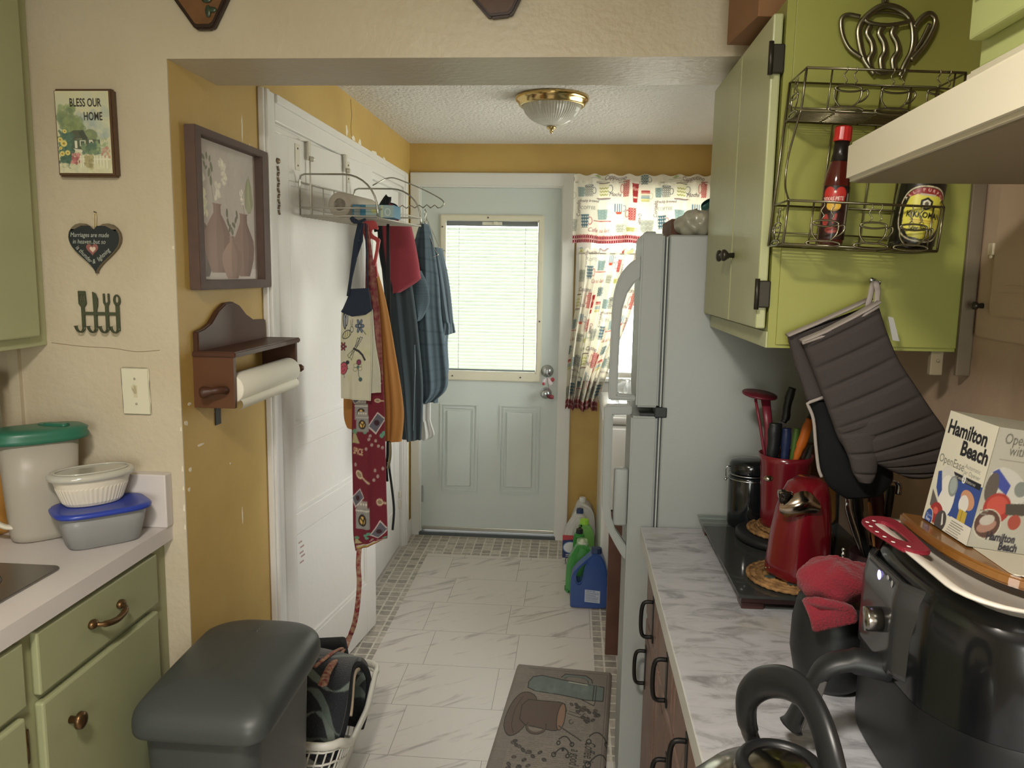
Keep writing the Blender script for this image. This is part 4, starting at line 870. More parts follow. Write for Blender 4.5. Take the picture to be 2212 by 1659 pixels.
# saucer and cup
sa = spl2([(.620, .335), (.600, .300), (.555, .300), (.490, .318), (.455, .345), (.450, .375), (.49, .40), (.56, .395), (.61, .37)], 5); cv.poly(sa, '#5f4d42'); cv.line(sa, .003, INK, True)
cv.line(spl2([(.60, .355), (.55, .372), (.49, .37), (.46, .355)], 5, False), .002, INK)
cup = [(.590, .330), (.592, .205), (.586, .180), (.560, .170), (.500, .178), (.482, .195), (.480, .215), (.492, .32), (.51, .345), (.565, .35)]
cv.poly(cup, '#5d4b40'); cv.line(cup, .003, INK, True); cv.ell(.536, .187, .050, .014, '#8a6a55'); cv.ring(.536, .187, .052, .016, .003, INK)
cv.ring(.488, .275, .022, .034, .008, '#5d4b40', 0, 60, 300).ring(.488, .275, .027, .039, .0025, INK, 0, 60, 300)
cv.line([(.500, .19), (.465, .115), (.455, .10)], .006, '#6c625a').line([(.500, .19), (.455, .098)], .0025, INK)
for a, b in (((.55, .165), (.535, .10)), ((.56, .16), (.55, .11))): cv.line([a, b], .002, INK)
cv.ring(.545, .095, .010, .010, .0025, INK, 0, 0, 270).ring(.532, .085, .011, .010, .0025, INK, 0, 90, 360).ring(.52, .145, .008, .008, .0025, INK, 0, 0, 270)
def beans(pts, s=.0095):
    for i, (x, y) in enumerate(pts): cv.ell(x, y, s, s*.62, '#37322f' if i % 3 else '#4a423c', R.uniform(.9, 2.2)); cv.line([(x-s*.3, y-s*.5), (x+s*.2, y+s*.5)], .0012, '#7b7167')
beans([(.598+R.uniform(-.02, .005)-k*.004, .15-k*.006+R.uniform(-.012, .012)) for k in range(9)]+[(.585-R.uniform(0, .075), .035+R.uniform(0, .075)) for k in range(16)])
beans([(.432-k*.006+R.uniform(-.008, .008), .35-k*.012+R.uniform(-.008, .008)) for k in range(8)]+[(.405-R.uniform(0, .13), .22+R.uniform(0, .13)) for k in range(22)])
def curl(x, y, s, k=1):
    cv.line([(x+s*(.0+.5*math.sin(t*2.6)), y+s*k*(t-.5)) for t in (i/16 for i in range(17))], .004, INK).ring(x, y-s*k*.5, s*.14, s*.14, .004, INK).ring(x, y+s*k*.5, s*.12, s*.12, .004, INK)
curl(.44, .155, .05); curl(.40, .165, .05, -1); curl(.455, .035, .07); curl(.38, .03, .07, -1); cv.ell(.42, .16, .007, .005, INK)
cv.line([(.02, .02), (.73, .02), (.73, .36)], .0018, '#4c453f'); cv.a = cv.a[::-1].copy()     # from here y runs from the left edge of the mat to the right
cv.text('Coffee is always', .455, .338, .056, INK, rot=math.pi, sx=.36, shear=.3, bold=.006).text('a good idea', .425, .290, .052, INK, rot=math.pi, sx=.36, shear=.3, bold=.006); cv.noise(.05)
k_ = int(cv.nx*.405); cv.a = cv.a[:, k_*2:].copy(); cv.nx -= k_     # the mat shows the lower part of the printed cloth
# the artwork above is written with x towards the far end; text has to run towards the near end
sheet('coffee_mat', cv, lambda u, v: matmap(u, 1-v), mat('mat_print', '#ffffff', .6, attr=True), label='brown coffee themed floor mat with cup and pot drawing beside the refrigerator', cat='mat')

# ================================================================ LAUNDRY END
# ceiling light
t = thing('ceiling_light', 'brass rimmed ceiling light with ribbed glass bowl, in the laundry end', 'ceiling light', (-.112, 3.37, CZ))
GOLDB = mat('polished_brass', '#cbb27a', .16, 1)
part(MB().lathe([(0, CZ), (.150, CZ), (.153, CZ-.008), (.147, CZ-.020), (.138, CZ-.026), (.137, CZ-.034), (.130, CZ-.040), (.120, CZ-.038), (.118, CZ-.02)], (-.112, 3.37, 0), 48), 'mounting_ring', GOLDB, t)
gp = [(.121, -.036), (.118, -.05), (.110, -.066), (.096, -.082), (.078, -.095), (.055, -.106), (.035, -.113), (.018, -.117)]
m = MB().lathe([(r, CZ+z) for r, z in gp], (-.112, 3.37, 0), 120, flute=-.025, smooth=False); part(m, 'glass_bowl', mat('ribbed_glass', '#d8d6cb', .12, transl=.3, alpha=.75, coat=.6), t)
part(MB().lathe([(0, CZ-.112), (.006, CZ-.112), (.006, CZ-.118), (.019, CZ-.119), (.021, CZ-.123), (.016, CZ-.128), (.008, CZ-.131), (.006, CZ-.138), (.007, CZ-.142), (.003, CZ-.146), (0, CZ-.146)], (-.112, 3.37, 0), 20), 'finial', GOLDB, t)
# ---------------- curtains
CUR = mat('printed_cotton', '#ffffff', .9, attr=True, transl=.55)
CR, CB, CGR, CY, CTX, CGY = '#b5353c', '#6d93a8', '#b9bd7a', '#dcd98c', '#5b4650', '#9aa3a3'
def mug(cv, x, y, w, h, style, hd=1):
    x0, x1 = x-w/2, x+w/2; tp = .08*w
    body = [(x0, y-h/2), (x1, y-h/2), (x1-tp, y+h/2), (x0+tp, y+h/2)]
    col = {'red': CR, 'rlat': CR, 'blu': CB, 'tri': '#4f7487', 'dots': '#9fb4b4', 'stripe': '#f3efe2', 'bands': '#f0ead8', 'zig': '#f3f0dc', 'gdia': '#b9bcb4', 'ring': '#f0ecdf', 'lat': '#51727f', 'bowl': '#c5c486'}[style]
    hc = {'red': CR, 'rlat': CR, 'blu': CB, 'tri': CR, 'dots': '#9fb4b4', 'stripe': '#54789a', 'bands': '#b9c3b0', 'zig': '#4d5b66', 'gdia': '#9fb0b4', 'ring': '#56606a', 'lat': '#51727f', 'bowl': '#b7b678'}[style]
    cv.ring(x+hd*(w/2+.006), y-.002, w*.22, h*.28, .0028, hc)
    cv.poly(body, col)
    if style in ('rlat', 'lat', 'gdia', 'blu'):
        s = w/3.2
        for i in range(int(w/s)+1):
            for j in range(int(h/s)+1):
                cv.ring(x0+s*(i+.5), y-h/2+s*(j+.5), s*.42, s*.42, .0018, '#f2ecdf') if style != 'gdia' else cv.line([(x0+s*i, y-h/2+s*j), (x0+s*(i+.5), y-h/2+s*(j+.5)), (x0+s*(i+1), y-h/2+s*j)], .0022, '#eae7da')
    if style == 'ring':
        for i in range(4):
            for j in range(int(4*h/w)): cv.ring(x0+w*(i+.5)/4, y-h/2+h*(j+.5)/int(4*h/w), w/9, w/9, .0016, '#56606a')
    if style == 'tri':
        for i in range(4):
            for j in range(4): a, b = x0+w*i/4, y-h/2+h*(j+.2)/4; cv.poly([(a+.001, b+h*.18), (a+w/4-.001, b+h*.18), (a+w/8, b)], '#f2ecdf')
    if style == 'dots':
        for i in range(3):
            for j in range(3): cv.ell(x0+w*(i+.7)/3.3, y-h/2+h*(j+.5+.3*(i % 2))/3.4, .0018, .0018, '#f4f1e6')
    if style == 'stripe':
        for i in range(4): cv.rect(x0+w*(i+.02)/4, y-h/2, x0+w*(i+.45)/4, y+h*.28, '#6a8fae')
        cv.poly([(x0+.1*w, y+h*.28), (x1-.1*w, y+h*.28), (x1-.25*w, y+h/2), (x0+.25*w, y+h/2)], '#cf5a45')
    if style == 'bands':
        for k, c in enumerate((CR, '#d98d86', '#f0ead8', '#a9b9c0', '#8fb0c4', '#dfd9a8', '#cfcd8f')): cv.rect(x0, y-h/2+h*k/7, x1, y-h/2+h*(k+.8)/7, c)
    if style == 'zig':
        cv.line([(x0, y-h/2), (x1, y-h/2)], .004, '#5d4740')
        for j in range(3): cv.line([(x0+.1*w+w*.8*i/6, y-h*.15+h*.26*j+(h*.09 if i % 2 else 0)) for i in range(7)], .0042, '#b9bd6e')
    if style == 'bowl':
        for i in range(3): cv.ell(x0+w*(i+.7)/3.3, y, .0015, .0015, '#f4f1e6')
    if style == 'red': cv.text('ffee', x-w*.42, y+.004, h*.30, '#f2e7dc', sx=.8, shear=.3)
    if style == 'ring': cv.ring(x, y-h/2, w/2, .005, .0025, '#56606a')
def motif(cv, ox, oy):
    def X(a): return ox+a
    cv.text('Cappucino', X(.135), oy+.028, .034, CTX, sx=.85, shear=.3)
    mug(cv, X(.365), oy+.028, .045, .050, 'lat'); cv.poly([(X(.08), oy+.012), (X(.10), oy+.002), (X(.12), oy+.012), (X(.10), oy+.018)], '#a9b97a'); cv.line([(X(.06), oy+.02), (X(.13), oy+.02)], .002, CGY)
    mug(cv, X(.135), oy+.080, .060, .068, 'zig'); cv.line([(X(.095), oy+.128), (X(.175), oy+.128)], .0035, '#7b3d3f').line([(X(.10), oy+.134), (X(.17), oy+.134)], .0025, '#7f94b0')
    mug(cv, X(.050), oy+.090, .046, .058, 'ring')
    mug(cv, X(.262), oy+.075, .036, .088, 'rlat', -1); cv.poly([(X(.295), oy+.045), (X(.333), oy+.045), (X(.325), oy+.15), (X(.303), oy+.15)], CR); cv.text('ffee', X(.294), oy+.085, .030, '#f2e7dc', sx=.9, shear=.3); cv.rect(X(.303), oy+.118, X(.325), oy+.128, '#f2e7dc')
    mug(cv, X(.372), oy+.115, .050, .060, 'bands'); mug(cv, X(.445), oy+.095, .040, .052, 'dots')
    cv.text('Mocha', X(.165), oy+.116, .030, CTX, sx=.85, shear=.3)
    cv.text('Freshly brewed', X(-.005), oy+.150, .021, CTX, sx=.85, shear=.3).text('COFFEE', X(.002), oy+.190, .025, '#8c8f8b')
    mug(cv, X(.222), oy+.185, .050, .058, 'stripe'); mug(cv, X(.300), oy+.215, .044, .070, 'rlat', -1)
    mug(cv, X(.130), oy+.215, .062, .055, 'dots'); cv.line([(X(.08), oy+.250), (X(.18), oy+.252)], .0040, CR)
    mug(cv, X(.030), oy+.255, .050, .072, 'tri'); mug(cv, X(.385), oy+.275, .080, .066, 'gdia', -1); mug(cv, X(.230), oy+.290, .050, .045, 'gdia')
    cv.text('Cortado', X(.440), oy+.230, .030, CTX, rot=-PI/2, sx=.85, shear=.2).text('Cream', X(.335), oy+.205, .026, CTX, rot=PI/2, sx=.85, shear=.2)
    cv.text('Cafe au lait', X(.05), oy+.312, .032, '#a05a5a', sx=.85, shear=.3); mug(cv, X(.292), oy+.300, .045, .024, 'bowl')
def border(cv, y0, y1, w):
    cv.rect(0, y0, w, y1, '#a53a4b'); s = (y1-y0)/2
    for i in range(int(w/s)+2):
        for j in range(2):
            cv.ring(i*s, y0+s*(j+.5), s*.55, s*.55, .0022, '#f0dfd6'); cv.ring((i+.5)*s, y0+s*(j+.5), s*.50, s*.50, .0022, '#f0dfd6')
def cloth_canvas(w, h, res, oy=0, bord=.045, off=0):
    cv = Canvas(w, h, res, '#f5f2e8')
    y = -oy; r = 0
    while y < h:
        x = -.42+off+(.0 if r % 2 == 0 else -.2)
        while x < w: motif(cv, x, y); x += .44
        y += .335; r += 1
    cv.a = cv.a*.74+cv.c('#f5f2e8')*.26
    border(cv, h-bord, h, w); return cv
CYY = BY-.060
def pleat(x, amp, k): return amp*math.sin(x*k)+amp*.4*math.sin(x*k*1.7+1)
t = thing('window_valance', 'coffee cup print valance with red trellis hem, over the back window', 'valance', (.42, CYY, 1.75))
cv = cloth_canvas(.92, .375, 420, off=.02)
def val(u, v):
    x = -.018+.88*u; a = .006+.016*v; z = 2.118-.372*v+(.006*math.sin(u*60)*(1-v)**6)
    g = .004*math.exp(-((v-.11)/.02)**2)
    return (x+.010*(1-2*u)*(0)+.004*math.sin(u*50)*v, CYY-.012+pleat(u, a, 48)+g*math.sin(u*140), z+.004*math.sin(u*23)*v)
sheet('valance_cloth', cv, val, CUR, t, thick=.001)
part(MB().tube([(-.01, CYY-.002, 2.078), (.82, CYY-.002, 2.078)], .005, 10), 'curtain_rod', mat('rod_white', '#d8d5cb', .4), t)
t = thing('cafe_curtain', 'left coffee cup print cafe curtain gathered beside the back door casing', 'curtain', (.2, CYY, .80))
cv = cloth_canvas(.62, .92, 420, oy=.12, bord=.055, off=.05)
def cafe(u, v):
    z = 1.718-.915*v; xl = .022-.055*v+.01*math.sin(v*6); xr = .42-.27*min(1, v*1.05)**1.15
    s = u+.018*math.sin(u*36)*(.4+v)
    x = xl+(xr-xl)*s; a = .010+.020*min(1, v*1.6)
    return (x+.004*math.sin(v*9+u*5), CYY+.004+a*math.sin(u*44+.5*math.sin(v*4))+.006*math.sin(u*130)*math.exp(-v*16), z+.010*v*math.sin(u*19)+.006*math.sin(u*70)*math.exp(-v*20))
sheet('curtain_cloth', cv, cafe, CUR, t, thick=.001)
part(MB().tube([(.02, CYY+.004, 1.690), (.80, CYY+.004, 1.690)], .004, 10), 'curtain_rod', mat('rod_white', '#d8d5cb', .4), t)
t = thing('cafe_curtain', 'right coffee cup print cafe curtain, mostly hidden behind the refrigerator handle', 'curtain', (.65, CYY, .80))
cv = cloth_canvas(.5, .92, 300, oy=.02, bord=.055, off=.2)
sheet('curtain_cloth', cv, lambda u, v: (.455+.325*u+.09*min(1, v*1.1)*(1-u), CYY+.008+(.010+.018*min(1, v*1.6))*math.sin(u*38+1), 1.716-.913*v+.008*v*math.sin(u*17)), CUR, t, thick=.001)

# ---------------- washer
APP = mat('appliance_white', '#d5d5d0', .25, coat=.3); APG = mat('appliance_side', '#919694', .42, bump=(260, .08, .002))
t = thing('washing_machine', 'white washing machine between the refrigerator and the back wall', 'washing machine', (.50, 4.05, 0))
part(MB().box((.158, 3.70, .02), (.86, 4.40, .865), bev=.02, seg=4), 'cabinet', APP, t)
part(MB().box((.150, 3.692, .868), (.862, 4.408, .925), bev=.024, seg=5), 'top', APP, t)
part(MB().box((.24, 3.76, .922), (.68, 4.34, .935), bev=.006), 'lid', APP, t)
part(MB().prism([(.70, .92), (.862, .92), (.862, 1.07), (.78, 1.07)], 3.70, 4.40, 'XZ', bev=.008), 'control_panel', APP, t)
t = thing('plastic_bag', 'crumpled clear plastic bag lying on the washing machine', 'bag', (.29, 3.88, .936))
def blob(c, r, seed, amp=.18, f=5, flat=-.6):
    R = random.Random(seed); ph = [R.uniform(0, 6) for _ in range(6)]
    def fn(u, v):
        a, b = 2*PI*u, PI*(.001+.998*v); k = 1+amp*(math.sin(f*a+ph[0]+2*b)*math.sin(b*2+ph[1])+.6*math.sin(f*1.7*a+ph[2])*math.sin(b*4+ph[3])+.5*math.cos(3*b+ph[4]+a))
        z = -math.cos(b)*k; return (c[0]+r[0]*math.cos(a)*math.sin(b)*k, c[1]+r[1]*math.sin(a)*math.sin(b)*k, c[2]+r[2]*max(z, flat))
    return fn
part(MB().grid(blob((.28, 3.88, .985), (.085, .13, .075), 3, .14, 6, -.62), 48, 26, cu=True, cap=True), 'film', mat('clear_film', '#d6dad8', .15, alpha=.45, coat=.5), t)
# ---------------- brown board leaning between washer and fridge
MB().box((.168, 3.13, .002), (.80, 3.155, .62), bev=.002).box((.166, 3.128, .595), (.80, 3.157, .62), bev=.002).build('wooden_board', mat('brown_board', '#5f4033', .45, var=(14, .5)), label='dark brown wooden board standing between the refrigerator and the washing machine', cat='board')
# ---------------- refrigerator
t = thing('refrigerator', 'white top freezer refrigerator with arched handles', 'refrigerator', (.53, 2.43, 0))
FY0, FY1 = 2.058, 2.80
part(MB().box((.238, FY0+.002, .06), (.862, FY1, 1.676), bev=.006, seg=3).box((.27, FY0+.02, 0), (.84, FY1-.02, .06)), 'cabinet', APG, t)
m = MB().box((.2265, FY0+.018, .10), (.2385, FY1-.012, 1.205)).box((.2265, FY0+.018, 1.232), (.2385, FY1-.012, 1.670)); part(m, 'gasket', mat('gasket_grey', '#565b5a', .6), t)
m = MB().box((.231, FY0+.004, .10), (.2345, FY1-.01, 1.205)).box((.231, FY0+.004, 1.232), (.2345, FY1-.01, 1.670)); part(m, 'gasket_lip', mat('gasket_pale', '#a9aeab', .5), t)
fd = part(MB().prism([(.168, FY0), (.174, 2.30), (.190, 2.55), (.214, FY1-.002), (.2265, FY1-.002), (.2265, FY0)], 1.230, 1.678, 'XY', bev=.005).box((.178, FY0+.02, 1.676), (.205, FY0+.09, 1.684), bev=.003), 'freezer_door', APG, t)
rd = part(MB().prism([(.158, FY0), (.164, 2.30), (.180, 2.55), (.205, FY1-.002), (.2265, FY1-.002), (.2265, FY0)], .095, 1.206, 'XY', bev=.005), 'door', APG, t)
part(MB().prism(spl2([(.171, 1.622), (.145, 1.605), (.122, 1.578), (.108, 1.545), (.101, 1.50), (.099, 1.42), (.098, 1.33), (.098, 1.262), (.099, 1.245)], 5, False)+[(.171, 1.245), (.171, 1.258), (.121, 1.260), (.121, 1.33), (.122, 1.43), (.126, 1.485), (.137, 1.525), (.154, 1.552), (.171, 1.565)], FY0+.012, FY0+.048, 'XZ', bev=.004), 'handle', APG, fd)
part(MB().prism([(.160, 1.232), (.092, 1.230), (.088, 1.224), (.088, 1.205), (.089, 1.1), (.090, .99), (.091, .955), (.097, .92), (.109, .885), (.128, .85), (.145, .822), (.160, .805), (.160, .845), (.146, .865), (.128, .89), (.116, .925), (.1125, .96), (.1115, 1.05), (.1115, 1.205), (.160, 1.207)], FY0+.012, FY0+.048, 'XZ', bev=.003)
     .box((.120, FY0+.016, .90), (.158, FY0+.044, 1.06), bev=.008, seg=3), 'handle', APG, rd)
part(MB().box((.218, FY0-.002, 1.204), (.250, FY0+.05, 1.231), bev=.003).box((.180, FY0+.004, 1.207), (.235, FY0+.045, 1.214), bev=.001), 'center_hinge', mat('hinge_black', '#24282a', .5), t)
# things on the refrigerator
t = thing('cardboard_box', 'small brown box on top of the refrigerator under a clear bag', 'box', (.37, 2.42, 1.677))
part(MB().box((.268, 2.30, 1.679), (.44, 2.53, 1.732), bev=.002), 'carton', mat('brown_carton', '#6c4a3c', .7), t)
t = thing('produce_bag', 'clear crumpled plastic bag over the box on the refrigerator', 'bag', (.33, 2.25, 1.68))
part(MB().grid(blob((.325, 2.21, 1.712), (.055, .05, .036), 12, .13, 5, -.85), 48, 26, cu=True, cap=True), 'film', mat('clear_film_warm', '#b5b29f', .3, alpha=.8, coat=.4), t)
t = thing('snack_bag', 'grey and teal foil bag standing on the refrigerator beside the green cabinet', 'bag', (.405, 2.30, 1.68))
M_ = rot_about((.40, 2.3, 1.68), (0, math.radians(-14), .2))
cv = Canvas(.12, .14, 500, '#7f8a80'); cv.rect(0, .095, .12, .14, '#1f5a54'); cv.rect(0, 0, .12, .02, '#37625f'); cv.blur_blobs(12, .006, .02, ['#8d968c', '#71796f', '#2c5f5a'], (0, 0, .12, .14), 4, .5); cv.text('SNACK'[:0] or ' ', 0, 0, .01, '#000000')
cv.ell(.06, .065, .012, .02, '#4c5244').line([(.045, .04), (.07, .045)], .006, '#4a4f42').line([(.05, .09), (.075, .085)], .005, '#4a4f42')
sheet('foil', cv, lambda u, v: tuple(M_ @ Vector((.375+.062*math.sin(2*PI*u)*1.0*(1-.12*v*0)*(1 if True else 1)+.045, 2.27-.028*math.cos(2*PI*u)*math.sin(PI*(.08+.92*v))**.5+.004*math.sin(v*13+u*9), 1.785-.105*v+.008*math.sin(u*14)))), mat('foil_print', '#ffffff', .3, attr=True, metal=.2), t, closed=True)

# ---------------- jugs on the floor in front of the washer
def jug(name, label, xc, yc, w, d, h, neck, capc, bodyc, hole=True, label_cv=None, shoulder=.62, flip=1, tr=0, cap_r=.020, capstyle=None, rot=0):
    t = thing(name, label, 'jug', (xc, yc, 0))
    M = rot_about((xc, yc, 0), (0, 0, rot)); hw = w/2; f = flip
    nx_ = xc+neck*f
    out = [(xc-hw*f, .012), (xc-hw*f*.97, h*shoulder*.8), (xc-hw*f*.85, h*shoulder*1.02), (nx_-.030*f, h*.885), (nx_-.020*f, h*.92), (nx_+.020*f, h*.92), (xc+hw*f*.80, h*.80), (xc+hw*f*.97, h*.55), (xc+hw*f, .02), (xc+hw*f*.9, .002), (xc-hw*f*.88, .002)]
    holes = None
    if hole: holes = [[(xc-hw*f*.72, h*shoulder*.72), (xc-hw*f*.66, h*shoulder*1.03), (nx_-.040*f, h*.80), (nx_-.052*f, h*.73), (xc-hw*f*.42, h*shoulder*.66)]]
    m = MB(M).prism(chaikin(out), yc-d/2, yc+d/2, 'XZ', holes=[chaikin(holes[0])] if holes else None, bev=min(.014, d*.22) if not hole else .006, smooth=False)
    part(m, 'body', bodyc, t)
    if capstyle == 'pump':
        part(MB(M).lathe([(.020, h*.90), (.020, h*.93), (.013, h*.935), (.012, h*.965), (.008, h*.99), (0, h*.99)], (nx_, yc, 0), 20), 'spout', mat('spout_white', '#d9dcc8', .4), t)
        part(MB(M).lathe([(.027, h*.895), (.029, h*.90), (.027, h*.99), (.025, h*1.0), (0, h*1.0)], (nx_, yc, 0), 24), 'clear_cap', mat('clear_cap', '#cfe3c4', .1, alpha=.35, coat=.5), t)
    else:
        part(MB(M).lathe([(cap_r*1.02, h*.915), (cap_r*1.05, h*.93), (cap_r*.95, h*.995), (cap_r*.85, h), (0, h)], (nx_, yc, 0), 26, flute=-.04, smooth=False), 'cap', capc, t)
    return t, M
HD = mat('white_jug_plastic', '#d2d0cb', .35, transl=.15)
NVY = mat('navy_cap', '#27395e', .4); BLJ = mat('blue_jug_plastic', '#28498a', .3, coat=.2); GRJ = mat('green_jug_plastic', '#4d9a4e', .25, transl=.15, coat=.3); LMC = mat('lime_cap', '#98cf45', .35)
jug('bleach_jug', 'white gallon jug with white cap, rearmost against the back wall', .084, 4.40, .145, .13, .312, -.005, mat('jug_cap_white', '#cfcfc9', .4), HD, hole=False, cap_r=.019)
t, M_ = jug('bleach_jug', 'white jug with navy cap and navy red label, by the door casing', .045, 4.20, .140, .10, .305, .018, NVY, HD, hole=False, cap_r=.019)
cv = Canvas(.145, .13, 500, '#2b3560'); cv.poly([(0, .0), (.145, .0), (.145, .018), (0, .030)], '#b5444c').ell(.045, .07, .04, .032, '#d8d8dc').text('BLEACH'[:0] or ' ', 0, 0, .01, '#fff'); cv.rect(.02, .108, .10, .113, '#c9cbd0').rect(.02, .118, .09, .122, '#c9cbd0').ring(.045, .07, .04, .032, .004, '#5e82b4')
sheet('label', cv, lambda u, v: (.045-.072+.143*u-.0, 4.20-.0510-.0006, .168-.128*v), mat('label_print', '#ffffff', .45, attr=True), t)
jug('detergent_bottle', 'light green bottle with lime cap, behind the green jugs', .098, 4.05, .092, .07, .293, -.012, LMC, mat('light_green_plastic', '#86c06a', .3, transl=.2), hole=False, cap_r=.024)
jug('cleaner_bottle', 'green bottle with black cap, between the white and green jugs', .060, 3.95, .075, .06, .272, .0, mat('black_cap', '#1d2224', .4), GRJ, hole=False, cap_r=.018)
jug('soap_jug', 'green jug with clear pouring cap, behind the blue jug', .067, 3.79, .145, .085, .272, .006, None, GRJ, hole=False, capstyle='pump')
t, M_ = jug('detergent_jug', 'blue detergent jug with handle, front of the row of jugs', .108, 3.625, .180, .085, .290, .030, NVY, BLJ, hole=True, cap_r=.026)
cv = Canvas(.08, .075, 900, '#b3bccb'); R = random.Random(2)
cv.text('How to use', .005, .012, .010, '#28498a', bold=.02)
for j in range(9): cv.rect(.005, .018+.0058*j, .005+R.uniform(.05, .07), .020+.0058*j, '#5a6d94')
cv.rect(.0, 0, .08, .0015, '#28498a')
sheet('label', cv, lambda u, v: (.088+.072*u, 3.625-.0435, .098-.062*v-.005*u), mat('label_print', '#ffffff', .45, attr=True), t)

# ================================================================ DOOR RACK AND HANGING CLOTHES
WIRE = mat('white_coated_wire', '#b3aea2', .4, .3); WIREC = mat('chrome_wire', '#aaa9a0', .25, 1)
t = thing('wire_basket', 'white wire shelf basket hooked over the ajar side door', 'wire basket', (-.80, 2.86, 1.745))
def dx(y): return -.924+(y-2.62)*.131      # door face line
n_, f_ = 2.625, 3.07
for y in (n_, f_):
    m = MB(); x = dx(y)+.004; o = .262
    m.tube([(x, y, 1.752), (x, y, 1.865), (x+.004, y, 1.882), (x+.018, y, 1.887), (x+.15, y, 1.887)]+[(x+.15+.112*math.sin(a), y, 1.775+.112*math.cos(a)) for a in (PI/2*i/8 for i in range(1, 9))]+[(x+o, y, 1.752)], .0032, 8)
    part(m, 'side_hoop', WIREC, t)
m = MB()
for z in (1.752, 1.778, 1.862): m.tube([(dx(n_)+.004, n_, z), (dx(f_)+.004, f_, z)], .0025, 6)
for z in (1.748, 1.778): m.tube([(dx(n_)+.266, n_, z), (dx(f_)+.266, f_, z)], .003, 6)
for z in (1.752, 1.778):
    for y in (n_, f_): m.tube([(dx(y)+.004, y, z), (dx(y)+.266, y, z)], .003, 6)
for k in range(1, 5): y = n_+(f_-n_)*k/5; m.tube([(dx(y)+.004, y, 1.752), (dx(y)+.004, y, 1.862)], .0022, 6)
part(m, 'basket_rail', WIRE, t)
m = MB()
for k in range(15): y = n_+(f_-n_)*(k+.5)/15; m.tube([(dx(y)+.004, y, 1.749), (dx(y)+.266, y, 1.746)], .0018, 5)
part(m, 'floor_wires', WIRE, t)
m = MB()
for y in (2.70, 3.0):
    m.tube([(dx(y)+.006, y, 1.752), (dx(y)+.006, y, 1.955)], .003, 6); m.box((dx(y)+.0005, y-.011, 1.94), (dx(y)+.006, y+.011, 2.002), bev=.001).box((dx(y)-.038, y-.011, 2.0015), (dx(y)+.006, y+.011, 2.004)).ball((dx(y)+.014, y, 1.945), .009)
part(m, 'over_door_hook', mat('painted_plate', '#cfc9ba', .4, .2), t)
t = thing('paper_roll', 'roll of paper with dark core lying in the wire basket', 'paper roll', (-.80, 2.8, 1.75))
part(MB(rot_about((-.80, 2.67, 1.793), (0, 0, -.13))).lathe([(.021, 2.675), (.040, 2.674), (.0415, 2.677), (.0415, 2.93), (.040, 2.932), (.02, 2.932), (.0195, 2.90), (.0195, 2.68), (.021, 2.675)], (-.80, 0, 1.7935), 32, axis='Y'), 'paper', mat('roll_paper', '#aca395', .6), t)
part(MB(rot_about((-.80, 2.67, 1.793), (0, 0, -.13))).lathe([(.0192, 2.69), (.0192, 2.694), (0, 2.694)], (-.80, 0, 1.7935), 24, axis='Y'), 'core', mat('dark_core', '#2f2d2a', .8), t)
cv = Canvas(.16, .044, 900, '#9cb4b4'); cv.rect(0, 0, .035, .044, '#2e6a86').rect(.006, .006, .03, .04, '#7f8a88').rect(.035, 0, .052, .044, '#2f6f8e').ell(.085, .02, .012, .01, '#b9bf7c').rect(.112, .0, .118, .044, '#c5cf9a').ring(.137, .024, .010, .012, .003, '#c9d6d4')
t = thing('foil_box', 'blue and pale green wrap box in the wire basket beside the roll', 'box', (-.70, 2.72, 1.75))
part(MB().box((-.752, 2.664, 1.751), (-.612, 2.77, 1.793), bev=.001), 'carton', mat('blue_carton', '#31708c', .5), t)
sheet('printed_front', cv, quad((-.752, 2.663, 1.793), (-.612, 2.663, 1.791), (-.752, 2.663, 1.751), (-.612, 2.663, 1.751)), mat('carton_print', '#ffffff', .5, attr=True), t)

def garment(name, rows, y0, th, cv, material, parent, folds=(5, .008), sag=0, res=None, phase=0, front=.5, **kw):
    """hanging cloth as a flattened closed tube; rows: [((xl,zl),(xr,zr))...] from top to bottom"""
    L_ = spline([(a[0], a[1], 0) for a, b in rows], 8); R_ = spline([(b[0], b[1], 0) for a, b in rows], 8); n = len(L_)-1
    def fn(u, v):
        q = v*n; i = min(int(q), n-1); f = q-i; l = L_[i].lerp(L_[i+1], f); r = R_[i].lerp(R_[i+1], f)
        if u <= .5: s = u/.5; side = -1
        else: s = (1-u)/.5; side = 1
        s2 = .5-.5*math.cos(PI*s)*(1) if False else s
        T = th if not callable(th) else th(v)
        prof = math.sin(PI*min(max(s, 0), 1))**.45
        x = l.x+(r.x-l.x)*s2; z = l.y+(r.y-l.y)*s2
        w = math.sin(s*PI*folds[0]+phase+1.1*math.sin(v*3+phase))*folds[1]*(.25+.75*v)*prof+folds[1]*.5*math.sin(s*PI*folds[0]*2.3+v*2)*prof*v
        return (x, y0+side*T/2*prof+w, z)
    if cv is not None: return sheet(name, cv, fn, material, parent, closed=True, **kw)
    m = MB(); m.grid(fn, 72, 60, cu=True); return m.build(name, material, parent, **kw)
CLO = mat('printed_cloth', '#ffffff', .9, attr=True, bump=(400, .25, .002))
def solid_cv(col, w=.3, h=.8, res=160, streak=None):
    cv = Canvas(w, h, res, col)
    return cv
